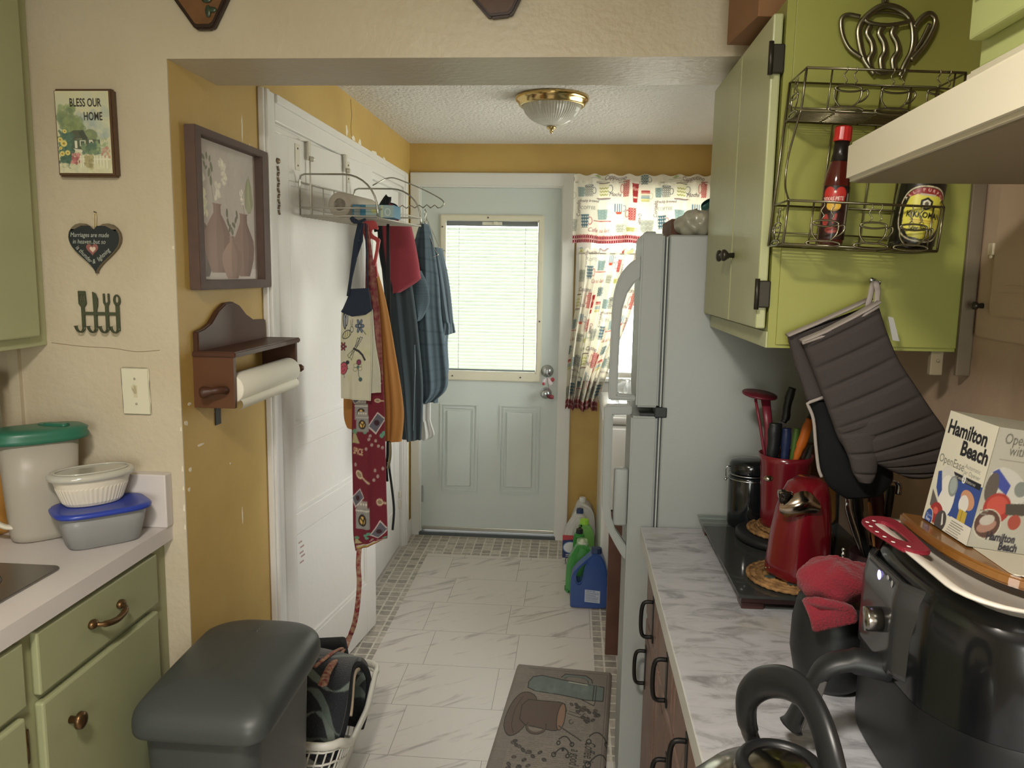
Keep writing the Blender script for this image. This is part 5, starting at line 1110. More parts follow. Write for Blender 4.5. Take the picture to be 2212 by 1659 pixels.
# towel bib with insects
t = thing('insect_apron', 'cream kitchen towel with navy top and insect drawings, hanging frontmost from the basket', 'towel', (-.72, 2.57, 1.73))
cv = Canvas(.30, .33, 620, '#c3c0ac')
cv.blur_blobs(26, .01, .03, ['#c0c09a', '#bcbd92', '#c7c5ab'], (0, 0, .14, .25), 3, .5)
O = '#33353a'
def pet(x, y, r, n, c, c2):
    for k in range(n): a = 2*PI*k/n; cv.ell(x+r*.62*math.cos(a), y+r*.62*math.sin(a), r*.45, r*.26, O, a).ell(x+r*.62*math.cos(a), y+r*.62*math.sin(a), r*.34, r*.17, c, a)
    cv.ell(x, y, r*.26, r*.26, O).ell(x, y, r*.17, r*.17, c2)
# bee
cv.ell(.018, .045, .009, .026, O, -.15).ell(.018, .045, .006, .021, '#8c9098', -.15).ell(.030, .040, .007, .022, O, .1).ell(.030, .040, .0045, .018, '#a8abad', .1)
cv.ell(.030, .085, .024, .012, O, -.35).ell(.030, .085, .021, .0095, '#cfcaa0', -.35)
for k in range(4): cv.line([(.016+k*.009, .082-k*.003), (.018+k*.009, .098-k*.004)], .0024, O)
cv.ring(.056, .070, .008, .008, .002, O).line([(.058, .062), (.060, .040)], .0018, O).line([(.053, .063), (.050, .044)], .0018, O)
cv.ell(.076, .010, .016, .009, O, .5).ell(.076, .010, .012, .006, '#7d8488', .5)
pet(.094, .060, .021, 6, '#6b7a90', '#b9bfc6'); cv.line([(.108, .072), (.122, .084)], .0022, O)
# dragonfly
cv.line([(.066, .132), (.088, .142), (.106, .158), (.118, .178)], .0085, O)
for a, b in ((.100, .092), (.088, .095)): cv.line([(.070, .130), (a-.004, b), (a+.006, b+.002), (.076, .132)], .0018, O)
for a, b in ((.040, .168), (.052, .176)): cv.line([(.064, .136), (a-.004, b-.01), (a+.004, b+.002), (.070, .139)], .0018, O)
pet(.014, .125, .017, 6, '#8e3340', '#d5b9b4')
# ladybug
cv.ell(.016, .210, .020, .026, O, .3).ell(.015, .211, .0175, .0235, '#b25562', .3).ell(.036, .187, .009, .008, O)
for a, b in ((.010, .205), (.02, .218), (.024, .202), (.012, .222)): cv.ell(a, b, .0024, .0024, O)
cv.line([(.018, .236), (.020, .246)], .0018, O).line([(.034, .212), (.042, .213)], .0018, O)
# flower with stem
for a, b in ((.076, .200), (.094, .200), (.074, .214), (.096, .212)): cv.ring(a, b, .009, .008, .0018, '#7b7a4f')
cv.ell(.086, .206, .006, .006, '#4d6a62').ell(.090, .187, .011, .012, O).ell(.090, .187, .009, .010, '#84405a'); cv.line([(.086, .212), (.090, .238), (.100, .250)], .0022, O); cv.ell(.098, .250, .009, .007, '#3f5a55')
cv.line([(0, .322), (.15, .322)], .001, '#a9a58d').line([(.147, .0), (.147, .33)], .0018, '#8f8c78'); cv.noise(.04)
cv.a[:, cv.a.shape[1]//2:] = cv.c('#b9b6a4')
garment('towel_body', [(a, b) for a, b in zip([(-0.766, 1.445), (-0.7707, 1.335), (-0.772, 1.241), (-0.7718, 1.147)], [(-0.6663, 1.447), (-0.6641, 1.337), (-0.6664, 1.244), (-0.6705, 1.141)])], 2.57, .012, cv, CLO, t, (3, .004))
garment('towel_back', [(a, b) for a, b in zip([(-0.738, 1.439), (-0.7361, 1.333), (-0.7277, 1.24), (-0.7222, 1.161)], [(-0.6657, 1.446), (-0.6572, 1.335), (-0.6421, 1.242), (-0.6394, 1.167)])], 2.592, .014, Canvas(.3, .3, 150, '#b9b7a6').noise(.03), CLO, t, (3, .004), label='plain cream back panel')
NAV = mat('navy_knit', '#262f3f', .9, bump=(300, .5, .003))
garment('yoke', [(a, b) for a, b in zip([(-0.7341, 1.513), (-0.7454, 1.481), (-0.7614, 1.446), (-0.7647, 1.436), (-0.7305, 1.422)], [(-0.6721, 1.517), (-0.6677, 1.49), (-0.6634, 1.454), (-0.6619, 1.445), (-0.6838, 1.429)])], 2.565, .020, None, NAV, t, (2, .002))
part(MB().tube([(-0.6979, 2.56, 1.725), (-0.7108, 2.56, 1.669), (-0.7191, 2.56, 1.609), (-0.7307, 2.56, 1.549), (-0.7407, 2.56, 1.489)], [(.0085, .003)]*2+[(.009, .003)]+[(.0055, .003)]*2, 8, flat=(1, 0, 0)).tube([(-0.6932, 2.565, 1.726), (-0.6968, 2.565, 1.669), (-0.7158, 2.565, 1.617)], [(.006, .0025)]*3, 8, flat=(1, 0, 0)).tube([(-0.6838, 2.57, 1.726), (-0.68, 2.57, 1.64), (-0.6782, 2.57, 1.505)], [(.003, .002)]*3, 8, flat=(1, 0, 0)), 'hanging_strap', NAV, t)
part(MB().tube([(-0.7269, 2.555, 1.742), (-0.7148, 2.555, 1.731), (-0.6996, 2.555, 1.728), (-0.6781, 2.555, 1.737)], [.006, .009, .006, .005], 10).ball((-0.7194, 2.55, 1.736), (.008, .006, .010)), 'bow', NAV, t)
# red spice apron
RED = '#6a1f2c'
cv = Canvas(.26, .62, 430, RED); R = random.Random(11)
def jar(x, y, s, a=0):
    cv.rect(x-s*.5, y-s*.5, x+s*.5, y+s*.55, '#8b8985').rect(x-s*.38, y-s*.78, x+s*.38, y-s*.5, '#9a938c').ell(x, y+s*.1, s*.3, s*.3, '#2b2420').ell(x, y+s*.1, s*.2, s*.2, '#cfa95c'); cv.line([(x-s*.5, y-s*.35), (x+s*.5, y-s*.35)], s*.05, '#c6c2b8'); cv.line([(x-s*.2, y-s*.05), (x+s*.05, y+s*.15), (x+s*.15, y-s*.05), (x, y+s*.3)], s*.07, '#2b2420')
    for k in range(4): cv.ell(x-s*.3+k*s*.2, y-s*.64, s*.06, s*.05, '#d8d2c4')
def spoon(x, y, s, a): cv.ell(x, y, s*.5, s*.33, '#c9b79a', a).ell(x, y, s*.36, s*.2, '#8d7a62', a).line([(x+s*.45*math.cos(a), y+s*.45*math.sin(a)), (x+s*1.5*math.cos(a), y+s*1.5*math.sin(a))], s*.18, '#bba98c')
def pack(x, y, s, a):
    q = [(x+s*(p*math.cos(a)-r*math.sin(a)), y+s*(p*math.sin(a)+r*math.cos(a))) for p, r in ((-.8, -.5), (.8, -.5), (.8, .5), (-.8, .5))]; cv.poly(q, '#5d5b66').line(q, s*.09, '#cfc9c2', True).ell(x, y, s*.3, s*.25, '#3a222a').line([q[3], q[0]], s*.12, '#c9c4be')
for oy in (0, .295):
    jar(.040, oy+.155, .055); jar(.045, oy+.0-.10, .05); spoon(.030, oy+.045, .030, .55); spoon(.105, oy+.115, .026, .1); pack(.100, oy+.195, .036, -.9); pack(.022, oy+.105, .026, -.6)
    cv.poly([(.010, oy+.215), (.035, oy+.258), (.004, oy+.256)], '#a39a72'); cv.ell(.015, oy+.222, .010, .008, '#5f8a6a')
    for x, y in ((.05, .210), (.062, .202), (.056, .222), (.118, .235), (.126, .228)): cv.ell(x, oy+y, .008, .007, '#5c8f78')
    cv.text('SPICE', .006, oy+.285, .024, '#c3a987', rot=.12, sx=.7, bold=.03)
    for x, y in ((.09, .035), (.10, .05), (.12, .03), (.085, .06), (.07, .245), (.08, .262), (.095, .25), (.105, .265), (.06, .272), (.015, .02), (.12, .27), (.075, .235)): cv.ell(x, oy+y, .005, .0045, '#b6a7a0').ell(x, oy+y, .003, .0025, '#8f8078')
cv.ell(.055, .585, .05, .02, '#a9924a', -.15).ell(.055, .572, .05, .008, '#b9b3a6', -.15).ell(.115, .56, .02, .012, '#b5a58c', -.4); cv.rect(0, 0, .26, .004, RED)
cv.a[:, cv.a.shape[1]//2:] = cv.c(RED); cv.noise(.05)
t = thing('spice_apron', 'long burgundy apron printed with jars and spoons, under the insect towel', 'apron', (-.70, 2.61, .65))
garment('apron_cloth', [(a, b) for a, b in zip([(-0.7438, 1.204), (-0.7496, 1.123), (-0.7528, 0.9934), (-0.7515, 0.8288), (-0.7518, 0.6615), (-0.7443, 0.594)], [(-0.6408, 1.206), (-0.6365, 1.127), (-0.6341, 0.9973), (-0.6318, 0.8334), (-0.6279, 0.6667), (-0.6313, 0.6464)])], 2.625, .022, cv, CLO, t, (3, .007))
REDC = mat('burgundy_cloth', RED, .9, var=(60, .5, '#9a7a62'), bump=(300, .3, .003))
garment('apron_bib', [(a, b) for a, b in zip([(-0.6945, 1.727), (-0.6988, 1.611), (-0.7015, 1.488), (-0.7012, 1.363), (-0.7028, 1.196)], [(-0.6883, 1.727), (-0.6736, 1.611), (-0.6646, 1.55), (-0.6499, 1.395), (-0.6416, 1.198)])], 2.628, .014, None, REDC, t, (2, .006))
TIEC = mat('burgundy_print_tie', '#7c2630', .9, var=(70, .8, '#b09a7c'))
part(MB().tube(spline([(-0.7295, 2.62, 0.605), (-0.7335, 2.62, 0.5453), (-0.7309, 2.62, 0.4771), (-0.7385, 2.62, 0.3906), (-0.7493, 2.62, 0.3292), (-0.765, 2.62, 0.2813)], 5)+spline([(-0.7564, 2.55, 0.2929), (-0.7275, 2.42, 0.3332)], 3), [(.009, .005)]*25+[(.012, .006)]*4, 10, flat=(1, 0, 0))
     .tube(spline([(-0.7275, 2.42, 0.3365), (-0.6942, 2.24, 0.394), (-0.6795, 2.12, 0.4272), (-0.6722, 2.05, 0.4335), (-0.6655, 2, 0.4334)], 5), [(.009, .004)]*8+[(.012, .005)]*8+[(.014, .005)]*4+[(.004, .003)], 10, flat=(1, 0, 0))
     .tube(spline([(-0.7275, 2.42, 0.3365), (-0.7055, 2.24, 0.4115), (-0.7116, 2.16, 0.4279), (-0.7196, 2.1, 0.4353)], 5), [(.007, .004)]*16, 10, flat=(1, 0, 0)), 'apron_tie', TIEC, t)
# mustard cloth
t = thing('mustard_cloth', 'mustard orange cloth hanging behind the insect towel', 'cloth', (-.66, 2.70, 1.0))
MUS = mat('mustard_fabric', '#a8743a', .85, bump=(250, .3, .003), transl=.15)
garment('cloth', [(a, b) for a, b in zip([(-0.7045, 1.587), (-0.7121, 1.469), (-0.7153, 1.308), (-0.7252, 1.127), (-0.7267, 0.973)], [(-0.685, 1.591), (-0.65, 1.47), (-0.6182, 1.294), (-0.5892, 1.097), (-0.5962, 0.9756)])], 2.71, .035, None, MUS, t, (4, .012), 0)
garment('cloth_fold', [(a, b) for a, b in zip([(-0.7928, 1.259), (-0.8007, 1.161), (-0.8021, 1.061), (-0.7909, 1.02)], [(-0.7433, 1.26), (-0.7444, 1.162), (-0.7405, 1.063), (-0.7411, 1.005)])], 2.70, .02, None, MUS, t, (2, .006))
# red plastic handle
t = thing('dustpan', 'red plastic dustpan handle hanging from the basket corner', 'dustpan', (-.66, 2.66, 1.55))
RP = mat('red_plastic', '#a83a3a', .4)
pr = [(-0.7156, 1.738), (-0.6712, 1.738), (-0.6635, 1.717), (-0.6809, 1.714), (-0.6905, 1.704), (-0.6574, 1.677), (-0.6591, 1.659), (-0.6723, 1.593), (-0.6883, 1.589), (-0.7073, 1.611), (-0.6905, 1.704), (-0.7067, 1.673)]
part(MB().prism([(-0.7124, 1.739), (-0.6728, 1.74), (-0.6619, 1.714), (-0.6635, 1.709), (-0.6778, 1.714), (-0.6889, 1.704), (-0.6811, 1.692), (-0.6558, 1.679), (-0.6641, 1.635), (-0.674, 1.586), (-0.6915, 1.587), (-0.7025, 1.611), (-0.7067, 1.673), (-0.7159, 1.704)], 2.652, 2.668, 'XZ', bev=.003, holes=[[(-0.6907, 1.683), (-0.6958, 1.65), (-0.6914, 1.609), (-0.6802, 1.606), (-0.672, 1.643), (-0.6686, 1.671)]]), 'handle', RP, t)
part(MB().prism([(-0.694, 1.604), (-0.6748, 1.603), (-0.6688, 1.55), (-0.6993, 1.549)], 2.665, 2.685, 'XZ', bev=.004), 'pan', RP, t)
# black and red bag
t = thing('red_bag', 'red and black soft bag hanging beyond the basket', 'bag', (-.60, 3.0, 1.4))
cv = Canvas(.34, .42, 260, '#8a3540'); w_ = cv.a.shape[1]
fade = np.clip((np.arange(w_)/w_-.085)/.02, 0, 1)[None, :, None].astype(np.float32); cv.a = cv.c('#1d2427')*(1-fade)+cv.a*fade
cv.line([(.03, .33), (.17, .31)], .002, '#6f2a33')
garment('bag_body', [(a, b) for a, b in zip([(-0.7772, 1.764), (-0.7725, 1.654), (-0.7566, 1.565), (-0.7366, 1.511), (-0.7164, 1.486)], [(-0.6421, 1.754), (-0.6203, 1.656), (-0.6057, 1.564), (-0.6112, 1.538), (-0.6868, 1.49)])], 3.10, .07, cv, CLO, t, (1.5, .004))
part(MB().tube(spline([(-0.7291, 3.08, 1.849), (-0.7294, 3.08, 1.806), (-0.7041, 3.08, 1.762)], 5), [(.010, .004)]*11, 8, flat=(1, 0, 0)).tube(spline([(-0.7396, 3.1, 1.816), (-0.7338, 3.1, 1.86), (-0.7821, 3.1, 1.78), (-0.777, 3.1, 1.726)], 5), [(.012, .004)]*16, 8, flat=(1, 0, 0)).tube(spline([(-0.734, 3.1, 1.834), (-0.7029, 3.1, 1.825), (-0.6902, 3.1, 1.795), (-0.6994, 3.1, 1.77)], 5), [(.006, .004)]*16, 8, flat=(1, 0, 0)), 'strap', mat('black_webbing', '#1a1c1e', .8), t)
part(MB().prism([(-0.7232, 1.831), (-0.7051, 1.828), (-0.6764, 1.744), (-0.6946, 1.74), (-0.7144, 1.793)], 3.062, 3.072, 'XZ', bev=.002), 'red_strap', mat('red_webbing', '#8d2b36', .8), t)
# dark long garment
DK = mat('dark_slate_cloth', '#333d42', .92, bump=(260, .3, .003)); t = thing('dark_coat', 'long dark slate coat hanging below the red bag', 'coat', (-.62, 3.2, .9))
garment('coat_body', [(a, b) for a, b in zip([(-0.7893, 1.765), (-0.7809, 1.62), (-0.7668, 1.472), (-0.7489, 1.286), (-0.7269, 1.096), (-0.6969, 0.8846)], [(-0.6939, 1.766), (-0.6719, 1.621), (-0.6459, 1.475), (-0.6233, 1.288), (-0.608, 1.099), (-0.6156, 0.8833)])], 3.17, .07, None, DK, t, (3, .016))
part(MB().tube([(-0.6314, 3.115, 1.282), (-0.6296, 3.115, 1.179), (-0.6374, 3.115, 0.9323)], .0018, 6), 'zipper', mat('zip_grey', '#74868f', .4), t)
# shirts on hangers
PL = Canvas(.60, .8, 190, '#4b5a63')
for k in range(22): PL.rect(0, .036*k, .60, .036*k+.004, '#3f4c55'); PL.rect(.030*k, 0, .030*k+.003, .8, '#3f4c55')
PL.noise(.03)
t = thing('plaid_shirt', 'dark blue grey plaid shirt on a wire hanger', 'shirt', (-.62, 3.33, 1.0))
garment('shirt_body', [(a, b) for a, b in zip([(-0.6568, 1.771), (-0.6785, 1.702), (-0.7064, 1.585), (-0.7228, 1.429), (-0.7233, 1.231), (-0.7076, 1.05), (-0.6914, 1.014), (-0.6671, 1.007)], [(-0.6195, 1.771), (-0.5998, 1.703), (-0.5757, 1.549), (-0.5633, 1.393), (-0.5427, 1.235), (-0.534, 1.092), (-0.576, 1.03), (-0.6063, 1.013)])], 3.35, .09, PL, CLO, t, (5, .016))
garment('sleeve', [(a, b) for a, b in zip([(-0.6937, 1.566), (-0.7173, 1.528), (-0.7371, 1.47), (-0.7255, 1.427), (-0.6745, 1.394), (-0.6509, 1.371)], [(-0.6353, 1.577), (-0.6119, 1.529), (-0.6001, 1.472), (-0.604, 1.434), (-0.6254, 1.387), (-0.6431, 1.369)])], 3.27, .05, PL, CLO, t, (2, .006))
SLT = Canvas(.5, .7, 190, '#5a6770')
for k in range(16): SLT.rect(.036*k, 0, .036*k+.010, .7, '#6f7e88')
SLT.noise(.03)
t = thing('striped_shirt', 'blue grey striped shirt nearest the back door blind', 'shirt', (-.55, 3.5, 1.1))
garment('shirt_body', [(a, b) for a, b in zip([(-0.658, 1.675), (-0.6662, 1.547), (-0.6578, 1.385), (-0.637, 1.263), (-0.6118, 1.139), (-0.5825, 1.115)], [(-0.5785, 1.676), (-0.5555, 1.549), (-0.5424, 1.387), (-0.5541, 1.264), (-0.5494, 1.141), (-0.5617, 1.116)])], 3.47, .05, SLT, CLO, t, (4, .010))
garment('sleeve', [(a, b) for a, b in zip([(-0.6218, 1.679), (-0.6094, 1.588), (-0.5886, 1.468), (-0.5678, 1.368), (-0.5554, 1.348), (-0.5593, 1.299)], [(-0.5752, 1.675), (-0.5525, 1.589), (-0.5357, 1.489), (-0.5228, 1.369), (-0.5186, 1.348), (-0.5122, 1.312)])], 3.42, .045, SLT, CLO, t, (3, .010))
garment('tail', [(a, b) for a, b in zip([(-0.6482, 1.216), (-0.6459, 1.09), (-0.6373, 0.9886)], [(-0.604, 1.217), (-0.5994, 1.091), (-0.6033, 0.9853)])], 3.50, .03, PL, CLO, t, (2, .006))
t = thing('white_cloth', 'crumpled white cloth showing below the dark coat', 'cloth', (-.60, 3.3, .9))
garment('cloth', [(a, b) for a, b in zip([(-0.6809, 1.347), (-0.6811, 0.9578), (-0.6645, 0.9062), (-0.6645, 0.8413), (-0.6562, 0.829)], [(-0.6197, 1.348), (-0.619, 0.97), (-0.6189, 0.918), (-0.6021, 0.8559), (-0.6312, 0.834)])], 3.41, .04, None, mat('white_cloth', '#bdbdb7', .9, transl=.2), t, (3, .012))
# wire hangers
def hanger(label, y, pts):
    tt = thing('wire_hanger', label, 'hanger', pts[0], group='wire hangers on the hook rail')
    part(MB().tube(spline(pts, 3), .0018, 6), 'wire', WIREC, tt)
hanger('thin wire hanger with the plaid shirt on it', 3.33, [(-0.6333, 3.33, 1.832), (-0.6255, 3.33, 1.82), (-0.6313, 3.33, 1.798), (-0.6392, 3.33, 1.782), (-0.6667, 3.33, 1.721), (-0.6944, 3.33, 1.647), (-0.6569, 3.33, 1.633), (-0.578, 3.33, 1.641), (-0.5879, 3.33, 1.664), (-0.6175, 3.33, 1.741), (-0.6352, 3.33, 1.782)])
hanger('thin wire hanger with the striped shirt on it', 3.45, [(-0.6521, 3.45, 1.841), (-0.6582, 3.45, 1.825), (-0.646, 3.45, 1.798), (-0.6215, 3.45, 1.747), (-0.5887, 3.45, 1.676), (-0.5642, 3.45, 1.664), (-0.609, 3.45, 1.656), (-0.654, 3.45, 1.667), (-0.654, 3.45, 1.746), (-0.648, 3.45, 1.798)])
t = thing('hook_rail', 'zigzag chrome hanger rail projecting beside the wire basket', 'hanger rail', (-.70, 3.36, 1.80))
part(MB().tube([(-.963, 3.36, 1.90), (-.955, 3.36, 1.93), (-.94, 3.36, 1.89), (-0.8068, 3.36, 1.958)], .0026, 8).tube(spline([(-0.8068, 3.36, 1.958), (-0.7712, 3.36, 1.962), (-0.712, 3.36, 1.942), (-0.6332, 3.36, 1.91), (-0.5702, 3.36, 1.877), (-0.5563, 3.36, 1.858), (-0.57, 3.36, 1.842)], 4)+[Vector(p) for p in [(-0.5818, 3.36, 1.84), (-0.5957, 3.36, 1.852), (-0.6134, 3.36, 1.84), (-0.6292, 3.36, 1.853), (-0.645, 3.36, 1.84), (-0.6628, 3.36, 1.851), (-0.6806, 3.36, 1.839), (-0.6984, 3.36, 1.849), (-0.7162, 3.36, 1.837), (-0.734, 3.36, 1.849), (-0.7519, 3.36, 1.837)]], .0026, 8), 'rail', WIREC, t)
t = thing('black_tie', 'thin black apron tie hanging beside the far side door', 'tie', (-.75, 2.8, .8))
part(MB().tube(spline([(-0.6633, 2.8, 1.738), (-0.6586, 2.8, 1.384), (-0.6608, 2.8, 0.9595), (-0.6648, 2.8, 0.8723), (-0.6548, 2.8, 0.7849), (-0.6465, 2.8, 0.6967), (-0.6521, 2.8, 0.6161)], 5), [(.0045, .002)]*21, 8, flat=(1, 0, 0)).tube(spline([(-0.6634, 2.8, 1.734), (-0.6677, 2.8, 0.9593), (-0.6752, 2.8, 0.8719), (-0.6721, 2.8, 0.8018)], 5), [(.006, .002)]*11, 8, flat=(1, 0, 0)), 'tie', mat('black_tape', '#1b1d1f', .8), t)
part(MB().tube(spline([(-0.6544, 2.78, 0.9553), (-0.6547, 2.78, 0.9035), (-0.6636, 2.78, 0.8563)], 4), [(.005, .003)]*9, 8, flat=(1, 0, 0)), 'buckle', mat('dull_gold', '#8f8b70', .35, .8), t)

# ================================================================ RIGHT SIDE
# the cabinet, rack and hood group is scaled down about the camera position
GM = Matrix.Translation((.3515, 1.4604, 1.4456)) @ Matrix.Scale(.81, 4) @ Matrix.Translation((-.434, -1.803, -1.416))
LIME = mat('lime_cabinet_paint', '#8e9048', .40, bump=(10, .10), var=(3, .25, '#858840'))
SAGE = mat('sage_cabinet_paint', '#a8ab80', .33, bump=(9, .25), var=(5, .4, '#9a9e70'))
t = thing('upper_cabinet', 'lime green wall cabinet over the refrigerator, with the wire rack on its end', 'cabinet', (.65, 2.15, 1.415))
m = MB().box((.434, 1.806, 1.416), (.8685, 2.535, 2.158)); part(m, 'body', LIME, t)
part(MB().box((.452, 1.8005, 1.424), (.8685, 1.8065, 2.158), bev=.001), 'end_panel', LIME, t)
part(MB().box((.430, 1.803, 1.416), (.4345, 2.535, 1.452), bev=.001), 'bottom_rail', SAGE, t)
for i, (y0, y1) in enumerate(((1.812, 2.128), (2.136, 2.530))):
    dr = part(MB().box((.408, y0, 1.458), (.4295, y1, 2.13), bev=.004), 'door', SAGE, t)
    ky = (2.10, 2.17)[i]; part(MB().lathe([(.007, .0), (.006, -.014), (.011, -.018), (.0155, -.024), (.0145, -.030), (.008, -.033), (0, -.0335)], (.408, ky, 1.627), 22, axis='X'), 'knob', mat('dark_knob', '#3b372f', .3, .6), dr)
    if i == 0:
        for z in (1.535, 2.035): part(MB().box((.402, 1.800, z-.03), (.434, 1.8125, z+.03), bev=.003).tube([(.404, 1.799, z-.034), (.404, 1.799, z+.034)], .0055, 10), 'hinge', mat('dark_hinge', '#37332b', .4, .6), dr)
# brown board, cleat
MB().box((.838, 1.788, 1.365), (.8680, 1.7995, 2.3), bev=.002).build('wall_board', mat('grey_brown_board', '#6f6350', .6, var=(10, .3)), label='grey brown upright board right of the lime green cabinet', cat='board')
MB().box((.795, 1.815, 1.362), (.822, 1.83, 1.4155), bev=.002).ball((.81, 1.8135, 1.395), (.004, .003, .004), n=8).build('wood_cleat', mat('pale_cleat', '#8c8065', .6, var=(10, .3)), label='small pale wooden cleat under the right end of the lime green cabinet', cat='cleat')
# box on top of the cabinet
t = thing('cardboard_box', 'brown cardboard box lying on top of the lime green cabinet', 'box', (.58, 2.1, 2.1595))
part(MB(rot_about((.40, 2.05, 2.172), (0, 0, .12))).box((.385, 1.93, 2.1595), (.70, 2.16, 2.36), bev=.002), 'carton', mat('brown_cardboard', '#8a6442', .8, var=(6, .3)), t)
# pink access panel on the wall
PINK = mat('pink_panel_paint', '#b29c87', .38, bump=(12, .10), var=(4, .3, '#a38d78'))
t = thing('access_panel', 'pinkish painted wall access door with grooves and small latch, far right', 'panel', (.868, 1.3, 1.45))
part(MB().prism(rrect(.95, 1.452, 1.772, 2.0, .012), .8615, .8695, 'YZ', bev=.003).prism(rrect(.95, 1.50, 1.715, 2.0, .02), .857, .862, 'YZ', bev=.003)
     .box((.8555, 1.0, 1.545), (.8575, 1.67, 1.549)).box((.8555, 1.0, 1.560), (.8575, 1.668, 1.563)), 'door', PINK, t)
part(MB().lathe([(.006, 0), (.005, -.010), (.009, -.013), (.008, -.020), (0, -.022)], (.8615, 1.748, 1.520), 14, axis='X'), 'knob', mat('dark_knob', '#3b372f', .3, .6), t)
part(MB().box((.853, 1.715, 1.625), (.8615, 1.735, 1.65), bev=.002).ball((.855, 1.722, 1.622), .004, n=8), 'latch', mat('pale_latch', '#c4b79c', .4), t)
# ---------------- second upper cabinet above the hood
PALEG = mat('pale_green_cabinet_paint', '#a9b274', .35, bump=(12, .15), var=(4, .3, '#9da668'))
t = thing('upper_cabinet', 'pale green wall cabinet above the white range hood, top right corner', 'cabinet', (.71, .8, 1.872))
part(MB().box((.565, .35, 1.872), (.8565, 1.222, 2.43), bev=.002), 'body', PALEG, t)
dr = part(MB().box((.542, .37, 1.905), (.5645, 1.212, 2.40), bev=.004).box((.534, .39, 1.955), (.5425, 1.195, 2.38), bev=.005), 'door', PALEG, t)
# ---------------- range hood
t = thing('range_hood', 'white range hood with slanted front jutting in from the right', 'range hood', (.64, 1.0, 1.735))
HW = mat('hood_enamel', '#cfc9b3', .3, coat=.3)
def hoodring(z, ins): return [(.456+ins, 1.424-ins), (.422+ins, .62), (.8565, .62), (.8565, 1.424-ins)]
m = MB(); m.prism(hoodring(0, 0), 1.735, 1.800, 'XY', bev=.006, holes=None); m.prism([(.56, 1.25), (.545, .62), (.8565, .62), (.8565, 1.25)], 1.798, 1.872, 'XY', bev=.005); part(m, 'shell', HW, t)
part(MB().prism([(.468, 1.412), (.436, .64), (.85, .64), (.85, 1.412)], 1.7325, 1.7352, 'XY'), 'underside', mat('hood_underside', '#7d735f', .5), t)

# ---------------- wire rack on the cabinet end
RK = mat('dull_chrome', '#8d8873', .28, 1)
t = thing('spice_rack', 'two tier chrome wire rack with teapot shape on the lime green cabinet end', 'wire rack', (.57, 1.74, 1.63))
RM = Matrix.Translation((.4205, 1.668, 1.640)) @ Matrix(((1, 0, .072, 0), (0, 1, 0, 0), (-.036, 0, 1, 0), (0, 0, 0, 1)))
W_, D_ = .303, .122
m = MB(RM)
for zb, zt in ((0, .087), (.262, .343)):
    for z, r in ((zb, .0026), (zt, .0026)): m.tube([(0, 0, z), (W_, 0, z), (W_, D_, z), (0, D_, z)], r, 6, closed=True)
    m.tube([(0, D_, zb+.03), (W_, D_, zb+.03)], .0018, 5)
    for x in (0, W_):
        for y in (0, D_): m.tube([(x, y, zb), (x, y, zt)], .0024, 6)
    for x in (.05, W_-.02): m.tube([(x, 0, zb), (x, 0, zt)], .0018, 5)
for x in (0, W_): m.tube([(x, D_, 0), (x, D_, .343)], .0028, 6).tube(spline([(x, .0, .262), (x, .03, .22), (x, .055, .17), (x, .045, .12), (x, .0, .087)], 6), .0022, 6)
for x in (.10, .19, .25): m.tube([(x, D_, 0), (x, D_, .343)], .0016, 5)
part(m, 'frame', RK, t)
for zb in (0, .262):
    m = MB(RM)
    for k in range(9): y = D_*(k+.5)/9; m.tube([(0, y, zb+.002), (W_, y, zb+.002)], .0014, 5)
    for x in (.07, .15, .23): m.tube([(x, 0, zb), (x, D_, zb)], .0016, 5)
    part(m, 'shelf_wires', RK, t)
def cupshape(mb, cx, z0, y=-.002, s=1, face='x'):
    def T(a, b): return (cx+a*s, y, z0+b*s) if face == 'x' else (y, cx+a*s, z0+b*s)
    mb.tube(spline([T(-.026, .040), T(-.024, .022), T(-.012, .008), T(.0, .006), T(.012, .008), T(.024, .022), T(.026, .040)], 5), [(.0024, .0014)]*31, 6)
    mb.tube([T(.026*math.cos(a), .042+.006*math.sin(a)) for a in (2*PI*i/18 for i in range(18))], .002, 6, closed=True)
    mb.tube(spline([T(.024, .036), T(.036, .040), T(.038, .030), T(.030, .020), T(.020, .016)], 4), .002, 6)
    mb.tube([T(.034*math.cos(a), .0015+.006*math.sin(a)) for a in (2*PI*i/18 for i in range(18))], .0022, 6, closed=True)
    for d in (-.009, .010): mb.tube(spline([T(d, .05), T(d+.004, .057), T(d-.003, .066), T(d+.002, .076), T(d+.001, .083)], 4), .0013, 5)
for cx, zb in ((.085, .264), (.175, .264), (.262, .264), (.078, .003), (.172, .003), (.250, .003)):
    m = MB(RM); cupshape(m, cx, zb); part(m, 'cup_ornament', RK, t)
for zb in (.264, .003):
    m = MB(RM); cupshape(m, .06, zb, y=-.001, face='y', s=.9); part(m, 'cup_ornament', RK, t)
